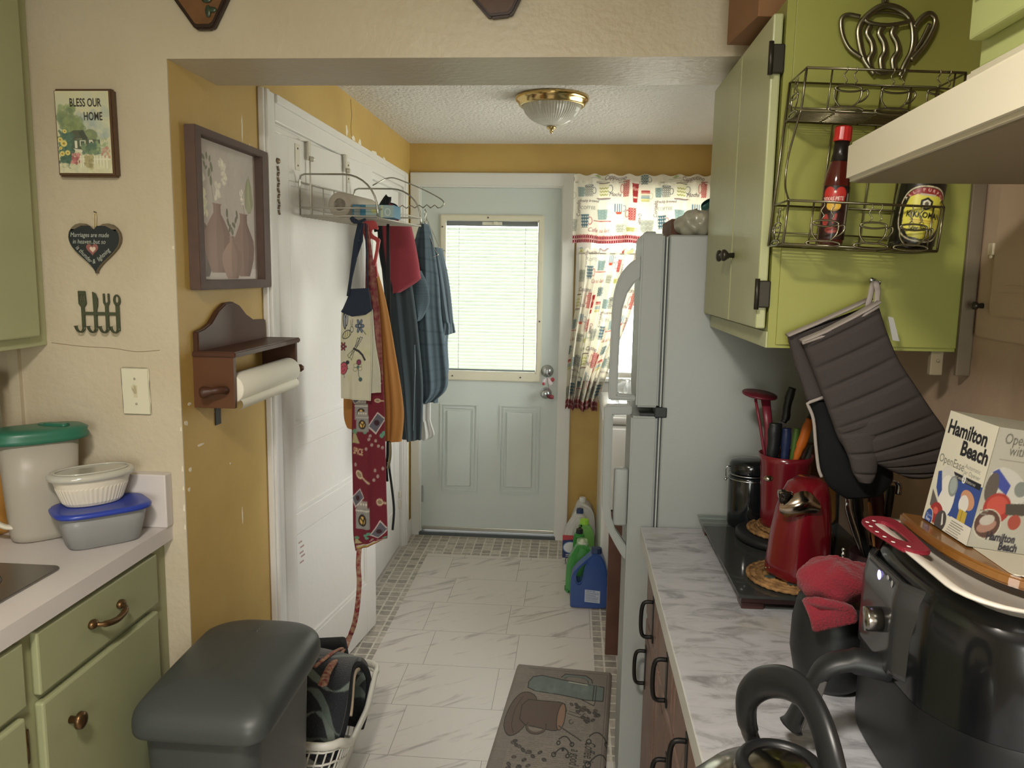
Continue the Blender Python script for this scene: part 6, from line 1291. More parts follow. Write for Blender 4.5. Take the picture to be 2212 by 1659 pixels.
# teapot outline at the top back
m = MB(); Y_ = 1.786
TP = lambda pts: [(x, Y_, z) for x, z in pts]
m.tube(spline(TP([(0.6172, 1.999), (0.5943, 2.027), (0.5824, 2.059), (0.5783, 2.09), (0.5915, 2.113), (0.6207, 2.133), (0.6536, 2.129), (0.6794, 2.109), (0.6895, 2.077), (0.6885, 2.045), (0.6767, 2.017), (0.6693, 1.994)]), 6), [(.0035, .0068)]*67, 8, flat=(0, 1, 0))
m.tube(spline([(x, Y_-.004, z) for x, z in [(0.5864, 2.106), (0.6001, 2.099), (0.6331, 2.095), (0.6699, 2.1), (0.6778, 2.105)]], 5), .0042, 8)
m.tube(spline([(x, Y_+.003, z) for x, z in [(0.5879, 2.111), (0.6031, 2.119), (0.6281, 2.122), (0.6591, 2.118), (0.6755, 2.111)]], 5), .003, 8)
m.tube(spline(TP([(0.5783, 2.113), (0.5537, 2.117), (0.5412, 2.108), (0.5453, 2.078), (0.5614, 2.05), (0.5882, 2.032)]), 6), [(.0035, .005)]*31, 8, flat=(0, 1, 0))
m.tube(spline(TP([(0.6893, 2.091), (0.7017, 2.109), (0.7175, 2.118), (0.7294, 2.108), (0.7275, 2.088), (0.711, 2.054), (0.6881, 2.026)]), 6), [(.0045, .006)]*37, 8, flat=(0, 1, 0))
m.tube(spline(TP([(0.6933, 2.043), (0.707, 2.068), (0.7193, 2.098)]), 6), [(.003, .004)]*13, 8, flat=(0, 1, 0))
for x in (1876, 1902, 1930): m.tube(spline(TP({1876: [(0.6003, 2.095), (0.5958, 2.08), (0.6066, 2.062), (0.6099, 2.043), (0.6036, 2.029), (0.6067, 2.013)], 1902: [(0.6265, 2.095), (0.6202, 2.08), (0.631, 2.062), (0.6344, 2.043), (0.628, 2.028), (0.6315, 2.008)], 1930: [(0.6525, 2.096), (0.6464, 2.08), (0.6572, 2.062), (0.6606, 2.043), (0.6524, 2.028), (0.6559, 2.008)]}[x]), 5), [(.0035, .0068)]*26, 8, flat=(0, 1, 0))
m.tube(spline(TP([(0.6069, 2.01), (0.6313, 1.999), (0.6683, 2.006)]), 5), .004, 8).tube([(x, Y_+.006, z) for x, z in [(0.6275, 2.129), (0.6259, 2.149)]], .003, 8)
part(m, 'teapot_ornament', RK, t)
part(MB().ball((0.6295, 1.795, 2.147), (.008, .006, .008), n=10), 'screw_hook', RK, t)
# bottles in the rack
def wrap(cx, cy, r, a0, a1, zt, zb, r2=None):
    r2 = r2 or r; return lambda u, v: (cx-(r+(r2-r)*v)*math.cos(a0+(a1-a0)*u), cy-(r+(r2-r)*v)*math.sin(a0+(a1-a0)*u), zt+(zb-zt)*v)
LBL = mat('bottle_label', '#ffffff', .35, attr=True, coat=.2)
bx, by, bz = .529, 1.722, 1.640
t = thing('sauce_bottle', 'hot sauce bottle with red cap in the lower tier of the wire rack', 'bottle', (bx, by, bz))
M_ = rot_about((bx, by, bz), (0, math.radians(3), 0))
gl = mat('sauce_glass', '#4a1712', .08, coat=.6)
part(MB(M_).lathe([(.022, bz+.001), (.0255, bz+.006), (.0265, bz+.09), (.0265, bz+.125), (.024, bz+.145), (.0175, bz+.170), (.0145, bz+.19), (.0135, bz+.215), (0, bz+.216)], (bx, by, 0), 32), 'glass', gl, t)
part(MB(M_).lathe([(.0180, bz+.170), (.0155, bz+.188), (.0148, bz+.213), (0, bz+.214)], (bx, by, 0), 28), 'neck_seal', mat('black_seal', '#1e1916', .3), t)
part(MB(M_).lathe([(.0172, bz+.211), (.0178, bz+.213), (.0172, bz+.238), (.0155, bz+.241), (0, bz+.241)], (bx, by, 0), 28, flute=-.03, smooth=False), 'cap', mat('red_cap', '#b52b28', .3), t)
cv = Canvas(.083, .115, 900, '#2a1413'); ht2 = heart(.030, -.030, .052, .055)
cv.rect(0, 0, .083, .006, '#15100e').poly([(a, -b) for a, b in ht2], '#b4302b').ell(.030, .043, .016, .012, '#cfa53a'); cv.poly([(.006, .024), (.054, .020), (.054, .034), (.006, .038)], '#a52a2a')
cv.text('TEXAS PETE', .003, .0345, .0115, '#e6dcd0', rot=-.08, sx=.78, bold=.02, shear=.2)
s5 = [(.030+(.0045 if k % 2 == 0 else .0018)*math.sin(k*PI/5), .014-(.0045 if k % 2 == 0 else .0018)*math.cos(k*PI/5)) for k in range(10)]; cv.poly(s5, '#e8e2d8')
cv.ell(.015, .075, .007, .014, '#a33a35').ell(.035, .07, .004, .012, '#a33a35', .3).rect(.060, .015, .066, .1, '#9a9288').ell(.03, .095, .014, .007, '#8f3a30')
o = sheet('label', cv, lambda u, v: tuple(M_ @ Vector(wrap(bx, by, .0270, .25, 3.0, bz+.120, bz+.012)(u, v))), LBL, t)
bx, by, bz = .690, 1.722, 1.631
t = thing('soy_sauce_bottle', 'dark soy sauce bottle with yellow label in the wire rack, behind the hood', 'bottle', (bx, by, bz))
M_ = rot_about((bx, by, bz), (0, math.radians(7), 0))
part(MB(M_).lathe([(.040, bz+.001), (.044, bz+.006), (.0445, bz+.12), (.041, bz+.150), (.030, bz+.185), (.018, bz+.215), (.016, bz+.225), (0, bz+.226)], (bx, by, 0), 36), 'glass', mat('soy_glass', '#14120e', .08, coat=.6), t)
part(MB(M_).lathe([(.018, bz+.222), (.0185, bz+.226), (.0175, bz+.25), (0, bz+.252)], (bx, by, 0), 28), 'cap', mat('red_cap', '#b52b28', .3), t)
cv = Canvas(.135, .125, 800, '#17150f')
ov = [(.066+.052*math.copysign(abs(math.cos(a))**.8, math.cos(a)), .066+.056*math.copysign(abs(math.sin(a))**.8, math.sin(a))) for a in (2*PI*i/40 for i in range(40))]
cv.poly(ov, '#c9bf9e'); cv.poly([(.066+(x-.066)*.95, .066+(y-.066)*.95) for x, y in ov], '#1d1b15')
cv.poly([(.066+(x-.066)*.92, .066+(y-.066)*.93) for x, y in ov if y < .032]+[(.104, .034), (.028, .034)], '#8c3030')
yl = [(.032, .034), (.046, .028), (.086, .028), (.10, .034), (.108, .06), (.106, .09), (.09, .112), (.066, .116), (.042, .112), (.026, .09), (.024, .06)]; cv.poly(yl, '#cfc84e')
cv.rect(.050, .026, .082, .030, '#b9b09a')
for i, c in enumerate('ALL-PURPOSE'):
    a = -1.02+i*.204; cv.text(c, .066+.0415*math.sin(a)*1.08-.0025, .062-.0400*math.cos(a)-.0005, .0085, '#ddd0c0', rot=a, bold=.02)
hx = [(.066+.014*math.sin(k*PI/3), .046-.013*math.cos(k*PI/3)) for k in range(6)]; cv.poly(hx, '#17150f').poly([(.066+(x-.066)*.66, .046+(y-.046)*.66) for x, y in hx], '#d9d5c0').ell(.066, .046, .004, .0045, '#5e5a4b')
cv.text('KIKKOMAN', .0305, .073, .0155, '#17150f', sx=.90, bold=.035).line([(.04, .079), (.09, .079)], .0014, '#b98a3a').line([(.045, .083), (.086, .083)], .0012, '#b98a3a').text('Soy Sauce', .040, .099, .014, '#2a261a', sx=.9, bold=.02)
cv.text('1.25 QT', .050, .1215, .0065, '#c9bf9e')
o = sheet('label', cv, lambda u, v: tuple(M_ @ Vector(wrap(bx, by, .0450, .12, 3.02, bz+.138, bz+.014)(u, v))), LBL, t)

# ---------------- oven mitts on a hook
t = thing('wall_hook', 'small metal hook on the lime green cabinet end holding the oven mitts', 'hook', (.655, 1.79, 1.56))
part(MB().tube(spline([(.655, 1.8005, 1.572), (.655, 1.785, 1.568), (.655, 1.773, 1.561), (.655, 1.768, 1.568)], 5), .0024, 8).ball((.648, 1.797, 1.570), (.006, .003, .006), n=10), 'hook_wire', mat('brushed_nickel', '#b9bdc0', .25, 1), t)
MIT = mat('grey_quilted_cotton', '#37312f', .9, bump=(350, .35, .002)); MITL = mat('pale_grey_binding', '#8e8680', .9, bump=(300, .3, .002)); MITB = mat('black_silicone', '#0f1011', .75, spec=.2)
def mitt_lobe(mb, rows, y0, th, q0, qn, quilt=True, mi=0):
    rows = [((a[0], a[1], 0), (b[0], b[1], 0)) for a, b in rows]; L_ = spline([r[0] for r in rows], 10); R_ = spline([r[1] for r in rows], 10); n = len(L_)-1
    def fn(u, v):
        q = v*n; i = min(int(q), n-1); f = q-i; l = L_[i].lerp(L_[i+1], f); r = R_[i].lerp(R_[i+1], f)
        s, side = (u/.5, -1) if u <= .5 else ((1-u)/.5, 1)
        s = min(max(s, 0), 1); prof = math.sin(PI*s)**.42; g = 1
        if quilt: k = (q0+v*qn) % 1; g = 1-.34*math.exp(-((k-.5)/.10)**2)
        end = min(1, (1-v)/.06)**.5 if v > .94 else 1
        return (l.x+(r.x-l.x)*s, y0+side*th/2*prof*g*end, l.y+(r.y-l.y)*s)
    mb.grid(fn, 64, 150, cu=True, mi=mi)
t = thing('oven_mitt', 'grey quilted oven mitt hanging in front on the hook', 'oven mitt', (.70, 1.72, 1.15), group='oven mitts on the cabinet hook')
m = MB()
mitt_lobe(m, list(zip([(0.4844, 1.436), (0.5068, 1.387), (0.533, 1.328), (0.5561, 1.274), (0.579, 1.224), (0.6154, 1.19), (0.6578, 1.178), (0.6898, 1.164), (0.7267, 1.149)], [(0.6349, 1.52), (0.6563, 1.465), (0.6845, 1.407), (0.722, 1.354), (0.7615, 1.3), (0.7938, 1.256), (0.8035, 1.211), (0.7992, 1.174), (0.7669, 1.15)])), 1.715, .042, 0, 10.5)
mitt_lobe(m, list(zip([(0.5694, 1.25), (0.5831, 1.22), (0.5979, 1.19), (0.6088, 1.159), (0.624, 1.137)], [(0.6496, 1.282), (0.6563, 1.232), (0.6581, 1.197), (0.6572, 1.159), (0.6474, 1.136)])), 1.712, .036, .2, 3)
part(m, 'quilted_shell', MIT, t)
part(MB().tube([(0.4831, 1.715, 1.44), (0.5286, 1.715, 1.461), (0.5743, 1.715, 1.487), (0.6104, 1.715, 1.509), (0.6336, 1.715, 1.525)], [(.004, .021)]*5, 10, flat=(.4, 0, 1)).tube([(0.4812, 1.7, 1.436), (0.5338, 1.7, 1.456), (0.5969, 1.7, 1.494), (0.6307, 1.7, 1.516)], .0035, 8), 'cuff_binding', MITL, t)
part(MB().tube(spline([(0.6313, 1.715, 1.52), (0.6321, 1.715, 1.545), (0.6278, 1.715, 1.564)]+[(0.6421, 1.76, 1.567)]+[(0.6269, 1.73, 1.561), (0.6231, 1.73, 1.536), (0.6191, 1.73, 1.515)], 5), [(.006, .002)]*31, 8, flat=(1, 0, 0)), 'hanging_loop', MITL, t)
part(MB().prism([(0.6644, 1.494), (0.6759, 1.492), (0.6924, 1.442), (0.6779, 1.444)], 1.735, 1.737, 'XZ'), 'care_tag', mat('tag_pale', '#9d9d98', .7), t)
t = thing('oven_mitt', 'grey oven mitt with black palm, behind the other mitt on the hook', 'oven mitt', (.66, 1.765, 1.12), group='oven mitts on the cabinet hook')
m = MB()
mitt_lobe(m, list(zip([(0.4662, 1.444), (0.4837, 1.387), (0.5025, 1.342), (0.5169, 1.303)], [(0.6349, 1.514), (0.6393, 1.456), (0.6447, 1.386), (0.6502, 1.315)])), 1.762, .034, 0, 2.5, quilt=False)
mitt_lobe(m, list(zip([(0.5169, 1.303), (0.532, 1.27), (0.5425, 1.219), (0.55, 1.167), (0.5756, 1.115), (0.6179, 1.085)], [(0.6503, 1.313), (0.6631, 1.274), (0.6769, 1.223), (0.7056, 1.172), (0.7139, 1.131), (0.6871, 1.093)])), 1.762, .034, 0, 2, quilt=False, mi=1)
part(m, 'mitt_shell', [MIT, MITB], t)
part(MB().tube([(0.465, 1.758, 1.448), (0.5212, 1.758, 1.474), (0.5871, 1.758, 1.507), (0.6336, 1.758, 1.531)], [(.004, .018)]*4, 10, flat=(.4, 0, 1)), 'cuff_binding', MITL, t)
part(MB().tube([(0.5563, 1.742, 1.321), (0.5353, 1.742, 1.312), (0.5182, 1.742, 1.305)]+[tuple(p) for p in spline([(0.5125, 1.742, 1.301), (0.5275, 1.742, 1.268), (0.5363, 1.742, 1.212), (0.5457, 1.742, 1.16), (0.5541, 1.742, 1.139)], 4)], .0036, 8), 'palm_edging', MITL, t)

GM = Matrix()
# ================================================================ RIGHT COUNTER
def counter_mat():
    m, nt, N, L, b = nodes_mat('grey_marble_laminate'); tc = N('ShaderNodeTexCoord')
    mp = N('ShaderNodeMapping'); mp.inputs['Scale'].default_value = (1.6, 4.2, 1); mp.inputs['Rotation'].default_value = (0, 0, .25); L(tc.outputs['Object'], mp.inputs[0])
    n = N('ShaderNodeTexNoise'); n.inputs['Scale'].default_value = 6; n.inputs['Detail'].default_value = 9; n.inputs['Roughness'].default_value = .65; n.inputs['Distortion'].default_value = 1.2; L(mp.outputs[0], n.inputs[0])
    cr = N('ShaderNodeValToRGB'); e = cr.color_ramp.elements; e[0].position = .30; e[0].color = (*rgb('#7c7c80'), 1); e[1].position = .62; e[1].color = (*rgb('#b3b4b9'), 1); k = e.new(.44); k.color = (*rgb('#9c9da1'), 1); k = e.new(.5); k.color = (*rgb('#acadb2'), 1)
    L(n.outputs['Fac'], cr.inputs[0])
    n2 = N('ShaderNodeTexNoise'); n2.inputs['Scale'].default_value = 7; n2.inputs['Detail'].default_value = 3; L(tc.outputs['Object'], n2.inputs[0])
    g = N('ShaderNodeMapRange'); g.inputs[1].default_value = .62; g.inputs[2].default_value = .75; g.inputs[4].default_value = .5; L(n2.outputs['Fac'], g.inputs[0])
    mx = N('ShaderNodeMix'); mx.data_type = 'RGBA'; L(g.outputs[0], mx.inputs['Factor']); L(cr.outputs[0], mx.inputs['A']); mx.inputs['B'].default_value = (*rgb('#a8a083'), 1)
    L(mx.outputs['Result'], b.inputs['Base Color']); b.inputs['Roughness'].default_value = .42; return m
t = thing('countertop', 'grey marble patterned counter on the right, up to the refrigerator', 'countertop', (.53, 1.1, .872))
part(MB().box((.194, .2, .873), (.7015, 2.050, .910), bev=.0015), 'worktop', counter_mat(), t)
part(MB().box((.1925, .2, .8735), (.1955, 2.050, .9095)), 'edge_band', mat('pale_edge_band', '#b9bab6', .35), t)
BRN = mat('brown_cabinet_stain', '#7a6157', .45, var=(9, .6, '#5d463d'), bump=(30, .1))
t = thing('base_cabinet', 'brown base cabinet with black pulls under the right counter', 'cabinet', (.54, 1.1, 0))
part(MB().box((.236, .25, .09), (.7015, 2.045, .8725)).box((.29, .25, 0), (.70, 2.04, .09)), 'body', mat('dark_cabinet_frame', '#4a3830', .5), t)
PULL = mat('black_iron', '#1d1c1b', .45, .5)
def ipull(mb, y, z, v=False):
    h = .045
    if v: mb.tube(spline([(.213, y, z+h), (.190, y, z+h-.004), (.185, y, z), (.190, y, z-h+.004), (.213, y, z-h)], 5), .005, 8)
    else: mb.tube(spline([(.213, y+h, z), (.190, y+h-.004, z), (.184, y, z), (.190, y-h+.004, z), (.213, y-h, z)], 5), .005, 8)
    mb.box((.2125, y-.012 if v else y-h-.008, z-(h+.012 if v else .010)), (.216, y+.012 if v else y+h+.008, z+(h+.012 if v else .010)), bev=.001)
ys = [2.045, 1.74, 1.46, 1.16, .86, .56]
for i in range(len(ys)-1):
    y1, y0 = ys[i]-.006, ys[i+1]+.006
    dw = part(MB().box((.216, y0, .675), (.2355, y1, .862), bev=.004).prism(rrect(y0+.03, .70, y1-.03, .838, .006), .2145, .217, 'YZ', bev=.001), 'drawer', BRN, t); m = MB(); ipull(m, (y0+y1)/2-.03, .735, True); part(m, 'drawer_pull', PULL, dw)
    dr = part(MB().box((.216, y0, .11), (.2355, y1, .662), bev=.004).prism(rrect(y0+.03, .14, y1-.03, .632, .006), .2145, .217, 'YZ', bev=.001), 'door', BRN, t); m = MB(); ipull(m, y0+.05 if i % 2 else y1-.05, .545, True); part(m, 'door_pull', PULL, dr)
# warming tray of dark wood and glass
DW = mat('mahogany_stain', '#43231f', .35, coat=.3)
t = thing('glass_tray', 'dark wood and glass topped warming tray on the right counter', 'tray', (.58, 1.78, .911))
part(MB().prism([(.352, 1.545), (.68, 1.545), (.68, 2.035), (.352, 2.035)], .922, .944, 'XY', holes=[[(.40, 1.60), (.40, 1.99), (.635, 1.99), (.635, 1.60)]], bev=.002), 'wood_frame', DW, t)
for x, y in ((.352, 1.545), (.352, 1.995), (.635, 1.545), (.635, 1.995)): part(MB().box((x, y, .9105), (x+.045, y+.04, .923), bev=.002), 'foot', DW, t)
part(MB().box((.398, 1.598, .930), (.637, 1.992, .9395)), 'warming_plate', mat('grey_glass_plate', '#80857f', .25), t)
part(MB().box((.340, 1.515, .9445), (.692, 2.045, .9505), bev=.001), 'glass_top', glass_mat('tray_glass', '#dfe8e3', .05, .04), t)
ZT = .951
# black canister
t = thing('canister', 'black ceramic canister with wire clamp lid at the back of the tray', 'canister', (.452, 1.975, ZT))
BC = mat('black_glaze', '#121619', .15, coat=.5)
part(MB().lathe([(.047, ZT+.0005), (.050, ZT+.006), (.051, ZT+.05), (.051, ZT+.125), (.049, ZT+.130)], (.452, 1.975, 0), 36), 'body', BC, t)
part(MB().lathe([(.0495, ZT+.137), (.051, ZT+.140), (.051, ZT+.158), (.046, ZT+.167), (.030, ZT+.171), (0, ZT+.172)], (.452, 1.975, 0), 36), 'lid', BC, t)
m = MB()
for z in (ZT+.134, ZT+.122): m.tube([(.452+.0515*math.cos(a), 1.975+.0515*math.sin(a), z) for a in (2*PI*i/32 for i in range(32))], .0018, 6, closed=True)
m.tube([(.402, 1.972, ZT+.122), (.393, 1.970, ZT+.118), (.391, 1.970, ZT+.146), (.396, 1.970, ZT+.152), (.402, 1.972, ZT+.150)], .0014, 6).ball((.392, 1.970, ZT+.118), .004, n=8)
part(m, 'clamp_wire', CHROME, t)
# round black base, trivets
t = thing('turntable', 'round black turntable on the glass tray beneath the red crock', 'turntable', (.515, 1.865, ZT))
MB().lathe([(.105, ZT+.0005), (.112, ZT+.004), (.112, ZT+.016), (.106, ZT+.020), (0, ZT+.020)], (.515, 1.865, 0), 48).build('disc', mat('black_rubber', '#131518', .5), t)
def woven(u0=0):
    m_ = bpy.data.materials.get('woven_straw')
    return m_
STRAW = mat('woven_straw', '#a07a4c', .75, var=(55, .9, '#5f4526'), bump=(90, .9, .004))
def trivet(name, label, cx, cy, r, z, th=.010):
    t = thing('trivet', label, 'trivet', (cx, cy, z), group='round woven trivets on the tray')
    m = MB()
    for k in range(7): rr = r*(k+1)/7-.003; m.tube([(cx+rr*math.cos(a)*(1+.006*math.sin(a*30)), cy+rr*math.sin(a), z+th/2+.0012*math.sin(a*(20+k*6))) for a in (2*PI*i/90 for i in range(90))], (r/14, th*.48) if False else th*.46, 6, closed=True)
    m.lathe([(r*.98, z+.002), (r*.98, z+th*.7), (0, z+th*.7)], (cx, cy, 0), 40)
    part(m, 'woven_disc', STRAW, t)
    for k in range(6):
        a = k*PI/3+.3; part(MB().ball((cx+r*.55*math.cos(a), cy+r*.55*math.sin(a), z+th*.93), (.014, .009, .0016), n=10), 'green_motif', mat('straw_green', '#3d4a42', .8), t)
    return t
trivet('t', 'round woven straw trivet under the red can opener', .468, 1.612, .092, ZT+.0005)
trivet('t', 'round woven straw trivet under the red utensil crock', .515, 1.865, .086, ZT+.0205, .009)
trivet('t', 'round woven straw trivet lying behind the can opener, second of the pile', .535, 1.862, .084, ZT+.030, .008)
# red crock with utensils
CZ0 = ZT+.0385
t = thing('utensil_crock', 'tall red ceramic crock full of knives and utensils', 'crock', (.508, 1.865, CZ0))
REDG = mat('red_glaze', '#6c1522', .22, coat=.5)
part(MB().lathe([(.048, CZ0), (.051, CZ0+.004), (.052, CZ0+.05), (.058, CZ0+.155), (.0625, CZ0+.172), (.060, CZ0+.172), (.054, CZ0+.15), (.047, CZ0+.02), (0, CZ0+.015)], (.508, 1.865, 0), 44), 'vessel', REDG, t)
zt = CZ0+.172
def utensil(name, label, cat, build): tt = thing(name, label, cat, (.508, 1.865, CZ0+.02), group=None); build(tt)
def b1(tt):
    part(MB().lathe([(0, 0), (.040, .001), (.0415, .004), (.040, .0065), (0, .008)], (0, 0, 0), 32).build('x', REDG) if False else MB(Matrix.Translation((0.4469, 1.9, 1.296)) @ Euler((.12, .10, 0)).to_matrix().to_4x4()).lathe([(0, 0), (.040, .001), (.0415, .004), (.040, .0065), (0, .007)], (0, 0, -.004), 36), 'masher_plate', mat('dark_red_nylon', '#5f1c2a', .35), tt)
    part(MB().tube([(0.4355, 1.89, 1.286), (0.4489, 1.885, 1.223), (0.4627, 1.88, 1.151), (0.4711, 1.87, 1.08)], .0035, 8).tube([(0.4616, 1.9, 1.285), (0.4695, 1.89, 1.222), (0.4683, 1.885, 1.15), (0.4745, 1.875, 1.079)], [(.011, .004), (.010, .004), (.006, .004), (.004, .004)], 8, flat=(1, 0, 0)), 'masher_stem', mat('dark_red_nylon2', '#6f2130', .35), tt)
utensil('potato_masher', 'dark red masher standing upside down in the crock, leftmost', 'masher', b1)
def knife(nm, label, pts, rad, mt, flat=(1, 0, 0), extra=None):
    tt = thing(nm, label, 'knife', pts[-1]); part(MB().tube(spline(pts, 4), rad, 12, flat=flat), 'handle', mt, tt)
    if extra: extra(tt)
    return tt
BK = mat('black_handle', '#131517', .4)
tt = knife('kitchen_knife', 'tall knife with black contoured handle in the crock', [(0.514, 1.87, 1.318), (0.5089, 1.87, 1.299), (0.5043, 1.87, 1.271), (0.5035, 1.87, 1.249), (0.498, 1.87, 1.236)], [(.009, .007), (.0105, .008), (.0095, .008), (.010, .008), (.0075, .007)], BK)
part(MB().prism([(0.4894, 1.238), (0.5033, 1.236), (0.5169, 1.105), (0.5019, 1.104)], 1.869, 1.871, 'XZ'), 'blade', CHROME, tt)
knife('kitchen_knife', 'knife with wide black handle at the front of the crock', [(0.4735, 1.84, 1.238), (0.4727, 1.84, 1.216), (0.4723, 1.84, 1.188), (0.4701, 1.84, 1.155), (0.4763, 1.84, 1.122)], [(.015, .008), (.0165, .009), (.015, .009), (.013, .008), (.012, .008)], BK)
knife('kitchen_knife', 'knife with dark blue handle in the crock', [(0.4965, 1.83, 1.229), (0.4969, 1.83, 1.208), (0.4965, 1.83, 1.18), (0.4944, 1.83, 1.147), (0.4933, 1.83, 1.114)], [(.010, .007), (.011, .008), (.0095, .007), (.008, .006)], mat('blue_handle', '#16254a', .4))
knife('paring_knife', 'small knife with green handle in the crock', [(0.5222, 1.84, 1.228), (0.5198, 1.84, 1.201), (0.5167, 1.84, 1.168), (0.5142, 1.84, 1.123)], [(.0075, .006), (.008, .006), (.007, .006), (.006, .005)], mat('green_handle', '#4a6a2a', .4))
knife('paring_knife', 'knife with bright orange handle, rightmost in the crock', [(0.544, 1.82, 1.254), (0.5382, 1.82, 1.232), (0.5317, 1.82, 1.205), (0.5231, 1.82, 1.178), (0.5166, 1.82, 1.151)], [(.009, .007), (.0115, .008), (.0115, .008), (.009, .007), (.007, .006)], mat('orange_handle', '#b5601c', .4))
knife('wooden_spoon', 'wooden utensil with thin tan handle in the crock', [(0.5188, 1.85, 1.16), (0.5177, 1.85, 1.143), (0.5163, 1.85, 1.099)], [(.006, .004)]*3, mat('tan_wood', '#8c6238', .6))
knife('kitchen_knife', 'black handled knife leaning behind the orange one', [(0.5668, 1.88, 1.266), (0.5619, 1.88, 1.244), (0.5531, 1.88, 1.216), (0.5468, 1.88, 1.182)], [(.007, .006), (.009, .007), (.008, .006)], BK)
knife('kitchen_scissors', 'dark handled tool leaning at the right of the crock', [(0.5621, 1.86, 1.187), (0.5572, 1.86, 1.165), (0.551, 1.86, 1.131)], [(.006, .005), (.007, .006), (.006, .005)], mat('grey_handle', '#3b3a36', .4))
# red electric can opener
t = thing('can_opener', 'tall red electric can opener with chrome head on the woven trivet', 'can opener', (.468, 1.612, ZT+.011))
def ring8(cx, cy, a, b, e, rot): return superell(cx, cy, a, b, e, 40, rot)
z0 = ZT+.0115
rings = [(ring8(.476, 1.612, .054, .055, 3.0, .5), z0), (ring8(.476, 1.612, .058, .058, 3.0, .5), z0+.008), (ring8(.476, 1.612, .056, .055, 3.2, .5), z0+.03), (ring8(.478, 1.612, .051, .051, 3.6, .5), z0+.09), (ring8(.481, 1.612, .047, .047, 3.4, .5), z0+.14), (ring8(.483, 1.610, .043, .042, 3, .5), z0+.172), (ring8(.486, 1.612, .036, .036, 2.6, .5), z0+.196), (ring8(.487, 1.614, .022, .022, 2, .5), z0+.207)]
m = MB(); loft(m, rings); part(m, 'housing', mat('red_gloss_plastic', '#670f1b', .18, coat=.6), t)
CH2 = mat('warm_chrome', '#a89b8c', .16, 1)
part(MB().grid(lambda u, v: (lambda a, s: (.452+.040*(u-.5)*2*math.cos((v-.5)*1.2)+.004, 1.556-.018*math.cos((u-.5)*2.6)*math.cos((v-.5)*2.8), z0+.172+.026*(v-.5)*2*math.cos((u-.5)*2.0)+.016*math.sin((u-.35)*3)-.024*(u)))(0, 0), 26, 18), 'lever', CH2, t)
part(MB().prism(spl2([(0.4155, 1.155), (0.4408, 1.152), (0.4344, 1.14), (0.4292, 1.122), (0.4209, 1.127), (0.4145, 1.143)], 4), 1.548, 1.566, 'XZ', bev=.003).ball((0.3908, 1.548, 1.18), (.010, .007, .006), n=12), 'cutter_head', CH2, t)
part(MB().tube([(0.4187, 1.545, 1.15), (0.4242, 1.545, 1.147), (0.4229, 1.545, 1.139), (0.4177, 1.545, 1.137)], .0025, 8).box(tuple(Vector((0.4176, 1.548, 1.151))), tuple(Vector((0.4279, 1.546, 1.148)))), 'drive_gear', mat('dark_gear', '#2a2522', .4, .6), t)
part(MB().ball((0.3993, 1.556, 0.9948), (.003, .002, .0015), n=8).ball((0.4056, 1.556, 0.9951), (.002, .002, .0015), n=8), 'badge', CH2, t)
# wooden board leaning at the back, utensil cup with tools, red mug
MB(rot_about((.62, 2.0, .952), (math.radians(-6), 0, .1))).prism(rrect(.565, .952, .675, 1.16, .02), 1.985, 2.0, 'XZ', bev=.003).build('cutting_board', mat('honey_wood', '#6f4c1d', .5, var=(8, .5, '#4d3413')), label='small honey brown wooden board leaning behind the tray', cat='cutting board')
t = thing('utensil_cup', 'dark cup of serving tools behind the air fryer', 'cup', (.615, 1.585, ZT))
part(MB().lathe([(.040, ZT+.0005), (.043, ZT+.01), (.045, ZT+.075), (.042, ZT+.075), (.038, ZT+.01), (0, ZT+.008)], (.615, 1.585, 0), 32), 'vessel', mat('dark_steel_cup', '#2e1d20', .3, .4), t)
def tool(nm, label, cat, fn): tt = thing(nm, label, cat, (.615, 1.585, ZT+.03)); fn(tt)
tool('serving_spoon', 'polished metal spoon handle, leftmost in the dark cup', 'spoon', lambda tt: part(MB().tube(spline([(0.5462, 1.56, 1.144), (0.5504, 1.56, 1.135), (0.5548, 1.56, 1.111), (.600, 1.575, ZT+.05)], 5), [(.0035, .002), (.006, .002), (.0065, .002), (.004, .002)], 8, flat=(1, 0, 0)), 'spoon_handle', CHROME, tt))
tool('spatula', 'black handled spatula in the dark cup', 'spatula', lambda tt: part(MB().tube(spline([(0.5715, 1.58, 1.158), (0.5767, 1.58, 1.125), (0.584, 1.58, 1.087), (.615, 1.585, ZT+.04)], 5), [(.010, .006), (.011, .007), (.009, .006), (.005, .004)], 10, flat=(1, 0, 0)), 'spatula_handle', BK, tt))
tool('spatula', 'dark burgundy handled spatula, third in the dark cup', 'spatula', lambda tt: part(MB().tube(spline([(0.612, 1.6, 1.169), (0.6182, 1.6, 1.135), (0.6243, 1.6, 1.092), (.625, 1.59, ZT+.04)], 5), [(.012, .006), (.016, .007), (.014, .006), (.005, .004)], 10, flat=(1, 0, 0)), 'spatula_handle', mat('burgundy_handle', '#3a1218', .4), tt))
tool('tongs', 'tongs with chrome end and black grip above the red mug', 'tongs', lambda tt: (part(MB().tube(spline([(0.6467, 1.61, 1.165), (0.6556, 1.61, 1.168), (0.6653, 1.61, 1.16), (0.665, 1.61, 1.141)], 5), [(.002, .004)]*8+[(.003, .006)]*8, 8), 'clip', CHROME, tt), part(MB().tube([(0.6521, 1.615, 1.157), (0.6506, 1.615, 1.118), (.632, 1.59, ZT+.04)], [(.011, .008), (.010, .008), (.004, .004)], 10), 'grip', BK, tt)))
